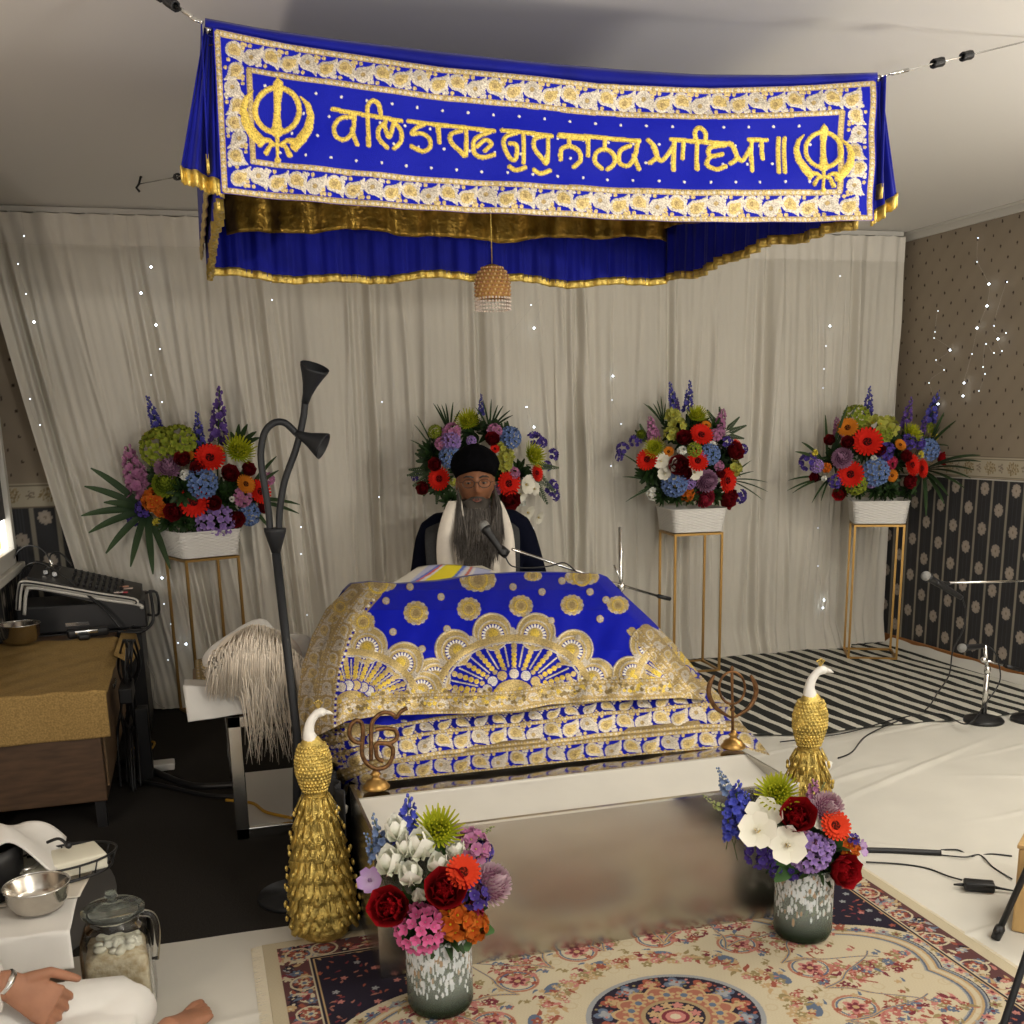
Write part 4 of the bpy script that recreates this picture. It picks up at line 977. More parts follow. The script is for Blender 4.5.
pillow('pillow', 'thin white pillow showing its pointed corner behind the plump one', (.13, 4.14, .555), (.15, .10, .035), Matrix.Rotation(radians(-30), 3, 'Y') @ Matrix.Rotation(radians(50), 3, 'X'))
# white towel over the bench front
t = empty('towel', 'white towel hanging over the front edge of the bench', 'towel', (.1, 3.63, .46))
pix_sheet('hanging_part', 'whitefab', [(183, 686), (305, 690), (302, 705), (188, 722)], [3.63, 3.60, 3.59, 3.58], t, wr=.004)
a = [P(183, 686, Y=3.63), P(305, 690, Y=3.60)]
X = np.array([[a[0].x+(a[1].x-a[0].x)*s for s in np.linspace(0, 1, 20)]]*8); Y = np.array([[a[0].y+(a[1].y-a[0].y)*s+q*.28 for s in np.linspace(0, 1, 20)] for q in np.linspace(0, 1, 8)]); Z = np.array([[a[0].z+(a[1].z-a[0].z)*s+q*(.522-a[0].z) for s in np.linspace(0, 1, 20)] for q in np.linspace(0, 1, 8)**.5])
grid_obj('top_part', X, Y, Z, 'whitefab', t, solid=.006)
# chaur (hair whisk): dense pale hair mound resting on the pillow, strands falling
t = empty('hair_whisk', 'pale cream hair whisk with long soft strands lying over the pillow', 'whisk', (.26, 3.9, .6))
mb = MB(); r = random.Random(4)
for i in range(2300):
    a = r.uniform(-1, 1); x0 = 258+a*40; y0 = 624+a*a*30+r.uniform(0, 24)
    x1 = 256+(x0-258)*1.2+r.uniform(-5, 5); y1 = r.uniform(664, 702)
    if r.random() < .07: y1 = r.uniform(715, 765); x1 = r.uniform(245, 296)
    d0 = 3.80-r.uniform(0, .05); d1 = 3.58-r.uniform(0, .04)
    A_, B_ = P(x0, y0, Y=d0), P(x1, y1, Y=d1); mid = P(x0*.35+x1*.65, y0*.55+y1*.45-6, Y=min(d0, d1)-.02)
    k = r.uniform(.75, 1.05); mb.col((.95*k, .86*k, .73*k)); pts = [A_, A_.lerp(mid, .5)+Vector((0, -.015, .004)), mid, B_]
    mb.tube(pts, [.0026, .0028, .0022, .0005], 3, cap=False)
tag(mb.build('strands', 'petal', t), kind='stuff')
c = P(258, 662, Y=3.80); mb = MB().col((.85, .77, .66)); mb.ell(c, (.155, .07, .125), 28, 18); mb.build('hair_core', 'petal', t)
MB().tube([c+Vector((.05, .05, -.02)), c+Vector((.20, .25, -.05))], .014, 12).build('handle', 'chrome', t)

# ------------------------------------------------------------------ floor lamp
t = empty('floor_lamp', 'tall dark grey floor lamp with two cone heads on bent arms', 'floor lamp', (.18, 3.12, 0))
LY = 3.1
def lp(x, y): return P(x, y, Y=LY)
MB().lathe([(.0, 0), (.115, 0), (.12, .006), (.115, .016), (.03, .028), (.012, .05)], (.2, LY, 0), 40).build('base', 'lampblack', t)
pole = [Vector((.2, LY, .03)), lp(297, 735), lp(276, 552)]
MB().tube(pole, .0125, 14).build('pole', 'lampblack', t)
a, b = lp(276, 553), lp(275, 528); MB().lathe([(.012, 0), (.030, (b-a).length*.85), (.031, (b-a).length), (.010, (b-a).length)], a, 24, axis=(b-a)).build('pole_joint', 'lampblack', t)
def arm(pts, name, mouth_r, hl, dirn):
    q = smooth_path([lp(x, y) for x, y in pts], 8); o = MB().tube(q, .0095, 12).build('arm', 'lampblack', t)
    e = q[-1]; d = Vector(dirn).normalized()
    pr = [(.010, 0), (.013, .25*hl), (.020, .5*hl), (.030, .75*hl), (mouth_r*.96, .93*hl), (mouth_r, hl), (mouth_r*.9, hl*.99), (.022, .7*hl), (.0, .5*hl)]
    MB().lathe(pr, e, 32, axis=d).build('lamp_shade', 'lampblack', o)
e1 = lp(305, 405); arm([(279, 530), (280, 508), (285, 480), (296, 449), (303, 420), (305, 403)], 'a', .040, .105, lp(312, 373)-lp(305, 403)+Vector((0, -.03, 0)))
arm([(270, 530), (268, 507), (262, 470), (261, 450), (265, 432), (274, 423), (285, 423), (296, 433)], 'b', .038, .085, lp(322, 446)-lp(296, 433)+Vector((0, -.03, 0)))

# ------------------------------------------------------------------ flower kinds (unit size, facing +Z)
def frame(d):
    d = Vector(d).normalized(); a = Vector((0, 0, 1)) if abs(d.z) < .9 else Vector((1, 0, 0)); x = a.cross(d).normalized(); return x, d.cross(x), d
def petal(mb, o, d, nrm, L, W, cup=.2, curl=0, c0=(1, 1, 1), c1=None, n=3, pw=.6, tip=.25):
    """leaf-shaped blade from o along d; nrm is the side it faces"""
    o = Vector(o); d = Vector(d).normalized(); nn = Vector(nrm); nn = (nn-d*nn.dot(d)).normalized(); s = d.cross(nn)
    c1 = c1 or c0; vs = []; base = len(mb.v)
    for i in range(n+1):
        t = i/n; w = W*(sin(pi*min(1, t**pw*(1-tip)+.12)))*.5; h = cup*L*(t*t)*.6+curl*L*t**3
        c = o+d*(L*t*(1-abs(curl)*.3*t))+nn*h
        col = tuple(a+(b-a)*t for a, b in zip(c0, c1)); mb.col(col)
        mb.add([c-s*w+nn*cup*W*.25, c, c+s*w+nn*cup*W*.25], [])
    for i in range(n):
        for j in range(2): mb.f.append((base+i*3+j, base+i*3+j+1, base+i*3+j+4, base+i*3+j+3))
def fib(n, hemi=False):
    for i in range(n):
        z = 1-2*(i+.5)/n if not hemi else 1-1.35*(i+.5)/n; a = i*2.39996; r = sqrt(max(0, 1-z*z)); yield Vector((r*cos(a), r*sin(a), z))
def sc(c, k): return tuple(x*k for x in c)
def mk_pompon(c0, c1, n=110, L=.42, W=.2, r=.6):
    mb = MB(); mb.col(sc(c0, .5)).ell((0, 0, 0), r, 12, 8)
    for i, d in enumerate(fib(n, True)):
        x, y, _ = frame(d); petal(mb, d*r*.75, d+x*random.uniform(-.15, .15), Vector((0, 0, 1))+d*.2+x*.3, L, W*random.uniform(.9, 1.2), .4, .3, c0, c1, 2)
    return mb
def mk_spider(c0, c1):
    mb = MB()
    for rg, (n, el, L) in enumerate(((26, .05, .95), (24, .35, .8), (20, .65, .62), (16, .95, .5), (10, 1.25, .4))):
        for k in range(n):
            a = 2*pi*k/n+rg*.3; d = Vector((cos(a)*cos(el), sin(a)*cos(el), sin(el))); petal(mb, d*.1, d, (0, 0, 1), L*random.uniform(.85, 1.05), .13, .2, .25, c0, c1, 3)
    for d in fib(50, True): mb.col(c1).ell(Vector((d.x*.42, d.y*.42, .22+.18*d.z)), .055, 5, 3)
    return mb
def mk_rose(c0, c1):
    mb = MB()
    for rg, (n, el, L, w, off) in enumerate(((7, .25, 1., .95, .05), (7, .55, .9, .85, .06), (6, .85, .8, .75, .08), (6, 1.05, .68, .6, .1), (5, 1.25, .58, .45, .1), (4, 1.4, .5, .3, .06))):
        for k in range(n):
            a = 2*pi*k/n+rg*.55+random.uniform(-.1, .1); d = Vector((cos(a)*cos(el), sin(a)*cos(el), sin(el))); o = Vector((cos(a)*off, sin(a)*off, -.1))
            petal(mb, o, d, Vector((-cos(a)*sin(el), -sin(a)*sin(el), cos(el))), L, w*1.05, .55, .35, sc(c0, .6), c1 if rg < 4 else c0, 4, pw=.8, tip=.36)
    return mb
def mk_gerbera(c0, c1, cen):
    mb = MB()
    for rg, (n, el, L) in enumerate(((22, .12, 1.), (20, .28, .85), (16, .45, .6))):
        for k in range(n):
            a = 2*pi*k/n+rg*.14; d = Vector((cos(a)*cos(el), sin(a)*cos(el), sin(el))); petal(mb, d*.15, d, (0, 0, 1), L*.86, .24, .12, .02, c0, c1, 4, pw=.7, tip=.32)
    mb.col(cen); mb.lathe([(0.3, .05), (.28, .16), (.16, .2), (0, .15)], (0, 0, 0), 16)
    for k in range(26):
        a = k*2.4; q = .27*sqrt(k/26); mb.col(sc(cen, .6) if k % 2 else sc(c0, .8)).ell((q*cos(a), q*sin(a), .2), .04, 5, 3)
    return mb
def mk_cluster(c0, c1, cen, n=22, fs=.28, petals=5, r=.72, flat=.6):
    mb = MB()
    for d in fib(n, True):
        o = Vector((d.x*r, d.y*r, d.z*r*flat)); x, y, z = frame(d+Vector((0, 0, .25))); k_ = random.uniform(.8, 1.1); tw = random.uniform(0, 6)
        for k in range(petals):
            a = 2*pi*k/petals+tw; dd = x*cos(a)+y*sin(a)+z*.35; petal(mb, o, dd, z, fs*k_, fs*.85, .25, 0, c0, c1, 3, tip=.34)
        mb.col(cen).ell(o+z*.03, fs*.16, 5, 3)
    return mb
def mk_tulip(c0, c1, op=.5):
    mb = MB()
    for rg in (0, 1):
        for k in range(3):
            a = 2*pi*k/3+rg*pi/3; el = pi/2-op*(1 if rg == 0 else .75); d = Vector((cos(a)*cos(el), sin(a)*cos(el), sin(el)))
            petal(mb, Vector((cos(a)*.08, sin(a)*.08, -.3)), d, Vector((-cos(a), -sin(a), .3)), 1.45, 1.25, .25, .18, sc(c0, .9), c1, 5, pw=.75, tip=.14)
    mb.col((.5, .5, .12)); 
    for k in range(5): mb.tube([(0, 0, -.2), (.1*cos(k*1.3), .1*sin(k*1.3), .35)], .03, 4)
    return mb
def mk_orchid(c0, c1, cen):
    mb = MB()
    for k in range(5):
        a = 2*pi*k/5+.3; d = Vector((cos(a), sin(a), .25)); petal(mb, (0, 0, 0), d, (0, 0, 1), 1., 1.1 if k % 2 == 0 else .85, .3, -.05, c1, c0, 4, pw=.75, tip=.33)
    for k in range(3):
        a = 2*pi*k/3; petal(mb, (0, 0, .05), (cos(a)*.5, sin(a)*.5, 1), (-cos(a), -sin(a), .4), .42, .34, .4, .2, cen, c0, 3)
    mb.col(cen).ell((0, 0, .12), .10, 8, 6); return mb
def mk_spike(c0, c1, n=26, fs=.13, bud=.3, wid=.16):
    """blossoms up a stem of unit height"""
    mb = MB().col((.08, .14, .04)).tube([(0, 0, -.9), (0, 0, .97)], .012, 5)
    for i in range(n):
        t = i/(n-1); a = i*2.4; k = 1-.55*t; z = .02+t*.95; o = Vector((cos(a)*wid*k*.55, sin(a)*wid*k*.55, z))
        d = Vector((cos(a), sin(a), .35)).normalized(); x, y, _ = frame(d)
        if t > 1-bud: mb.col(c1).ell(o*.9+Vector((0, 0, z*.1)), (fs*.3*k+.01, fs*.3*k+.01, fs*.45*k+.012), 6, 4); continue
        mb.col((.08, .14, .04)).tube([(0, 0, z-.03), o], .006, 4, cap=False)
        for q in range(5):
            b = 2*pi*q/5+a; petal(mb, o, x*cos(b)+y*sin(b)+d*.5, d, fs*k*random.uniform(.85, 1.1), fs*.85*k, .3, 0, c0, c1, 2, tip=.3)
        mb.col((.7, .7, .75) if q % 2 else c1).ell(o+d*.02, fs*.12, 5, 3)
    return mb
def mk_bunch(c0, c1):
    """loose small leaves"""
    mb = MB()
    for d in fib(30, True):
        x, y, _ = frame(d); petal(mb, d*.15, d+x*random.uniform(-.4, .4), Vector((0, 0, 1))+x*.3, random.uniform(.7, 1.05), .34, .2, -.2, c0, c1, 3, tip=.2)
    return mb
KINDS = dict(
 rose=('rose', lambda: mk_rose((.22, .004, .008), (.42, .008, .016))),
 dark_rose=('rose', lambda: mk_rose((.10, .003, .006), (.20, .006, .012))),
 gerbera=('gerbera', lambda: mk_gerbera((.62, .015, .01), (.80, .035, .018), (.08, .01, .01))),
 orange=('gerbera', lambda: mk_gerbera((.62, .20, .02), (.72, .26, .03), (.10, .03, .01))),
 coral=('gerbera', lambda: mk_gerbera((.75, .06, .02), (.80, .08, .03), (.15, .02, .01))),
 mauve=('chrysanthemum', lambda: mk_pompon((.40, .20, .33), (.52, .30, .44))),
 pinkwhite=('chrysanthemum', lambda: mk_pompon((.62, .28, .42), (.78, .62, .66), 170, .4, .13, .62)),
 green=('chrysanthemum', lambda: mk_pompon((.17, .25, .02), (.32, .38, .04), 120, .35, .2, .66)),
 spider=('chrysanthemum', lambda: mk_spider((.20, .32, .015), (.52, .52, .03))),
 carnation=('carnation', lambda: mk_pompon((.32, .02, .05), (.52, .05, .09), 90, .5, .3, .5)),
 bluehyd=('hydrangea', lambda: mk_cluster((.10, .17, .42), (.24, .34, .58), (.3, .35, .5), 46, .24, 4, .8, .8)),
 lilachyd=('hydrangea', lambda: mk_cluster((.26, .15, .48), (.46, .32, .62), (.4, .3, .5), 46, .24, 4, .8, .8)),
 pinkhyd=('hydrangea', lambda: mk_cluster((.70, .10, .28), (.75, .22, .42), (.6, .3, .4), 36, .27, 4, .78, .8)),
 alstro=('alstroemeria', lambda: mk_cluster((.55, .07, .01), (.62, .20, .03), (.6, .4, .02), 11, .5, 5, .55, .6)),
 pinksmall=('blossom', lambda: mk_cluster((.45, .12, .30), (.55, .28, .42), (.5, .4, .2), 14, .42, 5, .6, .6)),
 crimson=('blossom', lambda: mk_cluster((.40, .02, .08), (.5, .06, .12), (.4, .1, .1), 16, .4, 5, .6, .6)),
 purple=('blossom', lambda: mk_cluster((.06, .035, .24), (.14, .09, .38), (.2, .2, .4), 12, .42, 5, .7, .7)),
 yellow=('blossom', lambda: mk_cluster((.65, .55, .05), (.72, .62, .12), (.5, .3, .02), 7, .5, 5, .45, .5)),
 ygreen=('orchid', lambda: mk_cluster((.42, .42, .06), (.52, .52, .14), (.5, .35, .05), 7, .62, 5, .5, .6)),
 gcluster=('hydrangea', lambda: mk_cluster((.20, .28, .03), (.36, .38, .06), (.3, .35, .05), 40, .26, 4, .8, .7)),
 whitesm=('blossom', lambda: mk_cluster((.62, .62, .58), (.72, .72, .66), (.6, .55, .3), 8, .5, 5, .45, .5)),
 whiteor=('orchid', lambda: mk_orchid((.78, .75, .66), (.68, .66, .55), (.55, .42, .10))),
 tulip=('tulip', lambda: mk_tulip((.80, .82, .66), (.88, .87, .80), .62)),
 tulipb=('tulip', lambda: mk_tulip((.72, .76, .55), (.86, .85, .78), .3)),
 freesia=('freesia', lambda: mk_orchid((.50, .32, .60), (.62, .5, .68), (.55, .4, .5))),
 delph=('delphinium', lambda: mk_spike((.08, .07, .34), (.15, .14, .48))),
 delphp=('delphinium', lambda: mk_spike((.12, .06, .28), (.20, .12, .38))),
 delphb=('delphinium', lambda: mk_spike((.06, .08, .50), (.14, .16, .62), 24, .2, .25, .26)),
 delphl=('delphinium', lambda: mk_spike((.16, .24, .46), (.28, .36, .54), 20, .16, .45, .2)),
 pinkspk=('snapdragon', lambda: mk_spike((.42, .14, .32), (.55, .28, .42), 34, .17, .15, .26)),
 greenspk=('bud_spray', lambda: mk_spike((.30, .38, .12), (.42, .45, .22), 20, .12, .7, .18)),
 bunch=('leaf_cluster', lambda: mk_bunch((.015, .04, .012), (.04, .085, .02))),
)
CACHE = {}
def flower(kind, loc, d, size, parent, roll=None, label=None):
    nm, f = KINDS[kind]; v = random.randint(0, 1); key = (kind, v)
    if key not in CACHE:
        mb = f(); mb.cc = (1, 1, 1); kk = .72 if not kind.startswith(('tulip', 'white')) else .95; mb.c = [tuple(max(0, q)**1.12*kk for q in c) for c in mb.c]; me_o = mb.build(nm, 'petal' if kind != 'bunch' else 'leaf'); CACHE[key] = me_o.data; bpy.data.objects.remove(me_o)
    o = bpy.data.objects.new(nm, CACHE[key]); COL.objects.link(o); o.parent = parent
    q = Vector((0, 0, 1)).rotation_difference(Vector(d).normalized()); rollq = Matrix.Rotation(random.uniform(0, 6.28) if roll is None else roll, 4, 'Z')
    m = q.to_matrix().to_4x4() @ rollq; o.matrix_local = Matrix.Translation(Vector(loc)-parent.location) @ m @ Matrix.Scale(size, 4)
    return o
DG0, DG1 = (.010, .025, .010), (.035, .065, .022)
def palm(center, tips, parent, w=.022, name='palm_leaf', c0=DG0, c1=DG1, droop=.1):
    mb = MB(); c = Vector(center)
    for tp_ in tips:
        tp_ = Vector(tp_)
        if tp_.x > 4.05: tp_ = CAM+(tp_-CAM)*(4.05/tp_.x)
        L = (tp_-c).length; d = (tp_-c)/L; s = d.cross(Vector((0, -1, .3))).normalized(); nrm = s.cross(d); n = 7; base = len(mb.v)
        for i in range(n+1):
            t = i/n; ww = w*sin(pi*min(1, .08+t*.9))**.6*.5; k = random.uniform(.9, 1.1); mb.col(tuple((a+(b-a)*t)*k for a, b in zip(c0, c1)))
            q = c+d*L*t+Vector((0, 0, droop*L*(4*t*(1-t))*.5)); mb.add([q-s*ww+nrm*ww*.3, q, q+s*ww+nrm*ww*.3], [])
        for i in range(n):
            for j in range(2): mb.f.append((base+i*3+j, base+i*3+j+1, base+i*3+j+4, base+i*3+j+3))
    return mb.build(name, 'leaf', parent)
def grass(center, tips, parent, name='fern_leaf'):
    """feathery frond: spine with many fine leaflets"""
    mb = MB(); c = Vector(center)
    for tp_ in tips:
        tp_ = Vector(tp_); d = tp_-c; L = d.length; d.normalize(); s = d.cross(Vector((0, 1, 0))).normalized(); mb.col((.05, .08, .03)).tube([c, c.lerp(tp_, .5)+Vector((0, 0, L*.04)), tp_], .0018, 4, cap=False)
        for i in range(12):
            t = .25+.75*i/12; q = c.lerp(tp_, t)
            for sg in (1, -1): petal(mb, q, d*.9+s*sg*.55, (0, -1, .2), L*.26*(1.15-t), .008, 0, 0, DG0, (.06, .09, .035), 2)
    return mb.build(name, 'leaf', parent)

def wicker_basket(c, rz, parent, w=.29, zb=.785, h=.125):
    c = (c[0], c[1], 0)
    R = Matrix.Rotation(rz, 3, 'Z'); mb = MB(); n = 30; per = []
    def rrect(hw, k):
        out = []
        for (sx, sy) in ((1, -1), (1, 1), (-1, 1), (-1, -1)):
            for j in range(6):
                a0 = {(1, -1): -90, (1, 1): 0, (-1, 1): 90, (-1, -1): 180}[(sx, sy)]; a = radians(a0+j*90/5); cx_, cy_ = sx*(hw-.03), sy*(hw-.03); out.append((cx_+.03*cos(a), cy_+.03*sin(a)))
        return out
    def dense(hw, N=132):
        q = rrect(hw, 0); q.append(q[0]); L = [0]
        for a, b in zip(q[:-1], q[1:]): L.append(L[-1]+math.hypot(b[0]-a[0], b[1]-a[1]))
        s = np.linspace(0, L[-1], N, endpoint=False); return list(zip(np.interp(s, L, [a[0] for a in q]), np.interp(s, L, [a[1] for a in q])))
    rings = []; rows = 34
    for i in range(rows+1):
        t = i/rows; hw = w/2*(.96+.10*t); q = dense(hw); ring = []
        for j, (x, y) in enumerate(q):
            l = math.hypot(x, y); wv = .0028*(1 if ((j//3)+(i//2)) % 2 else -1)*(1 if 0 < i < rows-2 else .2)+(.004 if i >= rows-2 else 0)
            ring.append(Vector(c)+R @ Vector((x*(1+wv/l), y*(1+wv/l), 0))+Vector((0, 0, zb+.006+h*t)))
        rings.append(ring)
    mb.loft(rings, cap=False); inner = [Vector(c)+R @ Vector((x*.95, y*.95, zb+h)) for x, y in dense(w/2*1.04)]; mb.loft([rings[-1], inner, [v-Vector((0, 0, h*.2)) for v in inner]], cap=False)
    mb.add([Vector(c)+R @ Vector((x, y, zb+.006)) for x, y in dense(w/2*.96)][::3], [tuple(range(44))]); mb.add([v-Vector((0, 0, h*.2)) for v in inner][::3], [tuple(range(44))])
    return mb.build('basket', 'wicker', parent)
def stand(c, rz, label, w=.262, h=.785):
    t = empty('plant_stand', label, 'stand', (c[0], c[1], .018 if c[0] > 1.5 else 0), rz, group='square gold plant stands'); t['_local'] = 1; b = .006; hw = w/2; z0 = 0; hh = h-t.location.z
    for sx in (-1, 1):
        for sy in (-1, 1): MB().box((sx*hw-b, sy*hw-b, 0), (sx*hw+b, sy*hw+b, hh)).build('leg', 'brass', t, smooth=False)
    for nm, z in (('base_frame', 0), ('top_frame', hh-2*b)):
        mb = MB()
        for s_ in (-1, 1): mb.box((-hw+b, s_*hw-b, z), (hw-b, s_*hw+b, z+2*b)).box((s_*hw-b, -hw+b, z), (s_*hw+b, hw-b, z+2*b))
        mb.build(nm, 'brass', t, smooth=False)
    MB().box((-hw+b, -hw+b, hh-.006), (hw-b, hw-b, hh)).build('top_plate', 'brass', t, smooth=False)
    return t
def arrangement(label, c, rz, orig, s, items, palms, base_y, R_px, cen, w=.29, zb=.785, filler=12, grasses=()):
    """items: (x, y, kind, size) in crop pixels of the photograph; size = radius (or height for a spike)"""
    t = empty('flower_arrangement', label, 'flowers', (c[0], c[1], zb+.003), group='flower arrangements in white baskets')
    if w: wicker_basket(c, rz, t, w, zb)
    Y0 = c[1]
    def at(x, y, bulge=1., dd=0):
        px, py = orig[0]+x*s, orig[1]+y*s; rho = min(1, math.hypot((x-cen[0])/R_px[0], (y-cen[1])/R_px[1])); return P(px, py, Y=Y0-.19*sqrt(1-rho*rho)*bulge+.05+dd), rho
    C0 = P(orig[0]+cen[0]*s, orig[1]+(cen[1]+R_px[1]*.3)*s, Y=Y0+.05)
    for it in items:
        x, y, kind, sz = it[:4]; p3, rho = at(x, y); m = mpp(p3)*s
        if kind in ('delph', 'delphp', 'delphb', 'delphl', 'pinkspk', 'greenspk'):
            lean = it[4] if len(it) > 4 else (x-cen[0])/R_px[0]*.35; hh = sz*m
            d = Vector((lean, -.08, 1)); p3, _ = at(x-lean*sz*.5, y+sz*.5, .4); flower(kind, p3, d, hh*1.12, t)
        else:
            d = (p3-C0).normalized()*.9+Vector((-.15, -.75, .15)); flower(kind, p3, d, sz*m*1.3, t)
    for i in range(filler):
        a = random.uniform(0, 6.28); q = sqrt(random.random())*.75; p3, _ = at(cen[0]+R_px[0]*q*cos(a), cen[1]+R_px[1]*q*sin(a), .55, .02); flower('bunch', p3, (p3-C0)+Vector((0, -.2, 0)), R_px[1]*.30*mpp(p3)*s, t)
    for i in range(5): p3, _ = at(cen[0]+(i-2)*R_px[0]*.22, cen[1]+R_px[1]*.72, .9); flower('bunch', p3, (0, -1, .1), R_px[1]*.22*mpp(p3)*s, t)
    for (px_, py_), tips, ww in palms:
        c3, _ = at(px_, py_, .3); palm(c3, [P(orig[0]+x*s, orig[1]+y*s, Y=Y0-.05-random.uniform(0, .08)) for x, y in tips], t, ww)
    for (px_, py_), tips in grasses:
        c3, _ = at(px_, py_, .2); grass(c3, [P(orig[0]+x*s, orig[1]+y*s, Y=Y0+.02-random.uniform(0, .05)) for x, y in tips], t)
    return t
G4 = 'gold plant stand '
stand((.018, 5.51), radians(21), G4+'on the dark carpet at the left, under the leftmost flowers')
stand((1.33, 5.46), radians(3), G4+'behind the seated reader')
stand((2.60, 5.44), radians(-6), G4+'just right of the blue draped throne')
stand((3.72, 5.36), radians(-28), G4+'in the right corner on the striped mat')
arrangement('wide flower arrangement at the left with long dark palm fan and purple spikes', (.018, 5.51), radians(21), (80, 380), .2148,
 [(350, 165, 'delph', 150), (655, 180, 'delphp', 230), (560, 255, 'delph', 170), (370, 310, 'gcluster', 80), (455, 285, 'gcluster', 70), (330, 265, 'yellow', 34), (735, 335, 'spider', 68), (400, 485, 'green', 60), (410, 410, 'mauve', 58),
  (605, 365, 'gerbera', 55), (530, 565, 'gerbera', 58), (835, 520, 'gerbera', 46), (485, 380, 'dark_rose', 38), (690, 445, 'dark_rose', 42), (550, 420, 'dark_rose', 34), (450, 610, 'dark_rose', 44), (620, 572, 'dark_rose', 36), (715, 640, 'dark_rose', 40), (775, 425, 'dark_rose', 34), (840, 590, 'dark_rose', 32),
  (335, 560, 'alstro', 48), (375, 602, 'alstro', 34), (565, 478, 'bluehyd', 62), (790, 625, 'bluehyd', 46), (630, 665, 'lilachyd', 78), (262, 430, 'pinkspk', 210, -.15), (300, 470, 'pinkspk', 150, -.1), (770, 485, 'orange', 36), (500, 355, 'orange', 26), (645, 330, 'orange', 22), (760, 545, 'pinksmall', 42), (880, 460, 'pinksmall', 28),
  (490, 442, 'whitesm', 26), (740, 410, 'whitesm', 18), (710, 555, 'whitesm', 14), (360, 665, 'yellow', 24), (250, 640, 'purple', 34), (290, 600, 'purple', 34), (500, 260, 'purple', 20), (480, 520, 'bunch', 60)],
 [((310, 610), [(50, 410), (20, 495), (110, 570), (5, 632), (40, 712), (120, 808), (235, 870), (340, 905), (420, 880)], .034), ((730, 330), [(700, 240), (740, 205), (780, 205), (822, 240), (838, 268)], .026), ((760, 560), [(915, 355), (925, 420), (1024, 580), (1020, 622), (890, 700)], .020)],
 0, (330, 270), (560, 470), filler=18)
arrangement('flower arrangement behind the seated reader, fan leaves above his turban', (1.33, 5.46), radians(3), (400, 390), .166,
 [(490, 95, 'delph', 110), (410, 195, 'spider', 66), (310, 250, 'pinksmall', 54), (570, 245, 'pinksmall', 44), (250, 320, 'pinksmall', 40), (305, 310, 'lilachyd', 52), (300, 400, 'bluehyd', 56), (665, 285, 'bluehyd', 58), (430, 305, 'lilachyd', 26),
  (225, 455, 'dark_rose', 42), (155, 590, 'dark_rose', 42), (640, 650, 'dark_rose', 62), (550, 312, 'dark_rose', 44), (240, 535, 'gerbera', 56), (650, 562, 'gerbera', 62), (820, 500, 'gerbera', 42), (570, 355, 'gerbera', 24), (640, 400, 'ygreen', 44), (635, 450, 'ygreen', 36), (612, 340, 'ygreen', 26), (320, 555, 'ygreen', 20), (795, 400, 'spider', 72),
  (755, 570, 'whiteor', 48), (720, 625, 'whiteor', 38), (805, 595, 'whiteor', 34), (765, 735, 'whiteor', 40), (830, 765, 'whiteor', 34), (740, 680, 'whitesm', 24), (690, 500, 'pinksmall', 34), (585, 600, 'mauve', 30), (280, 680, 'whitesm', 22),
  (815, 300, 'purple', 44), (860, 315, 'purple', 28), (925, 390, 'purple', 32), (890, 455, 'purple', 26), (915, 590, 'purple', 42), (940, 640, 'purple', 24), (210, 250, 'gcluster', 36), (90, 520, 'purple', 24)],
 [((300, 270), [(200, 80), (222, 85), (250, 88), (275, 80), (320, 72), (362, 120)], .010), ((540, 250), [(455, 105), (500, 66), (550, 55), (590, 90), (622, 95), (664, 122), (680, 152)], .010), ((230, 420), [(105, 155), (85, 208), (60, 300)], .008)],
 0, (400, 330), (480, 430), filler=16, grasses=[((240, 480), [(90, 380), (50, 480), (40, 515), (75, 580), (140, 640), (220, 690)]), ((760, 450), [(960, 470), (940, 620), (890, 690)])])
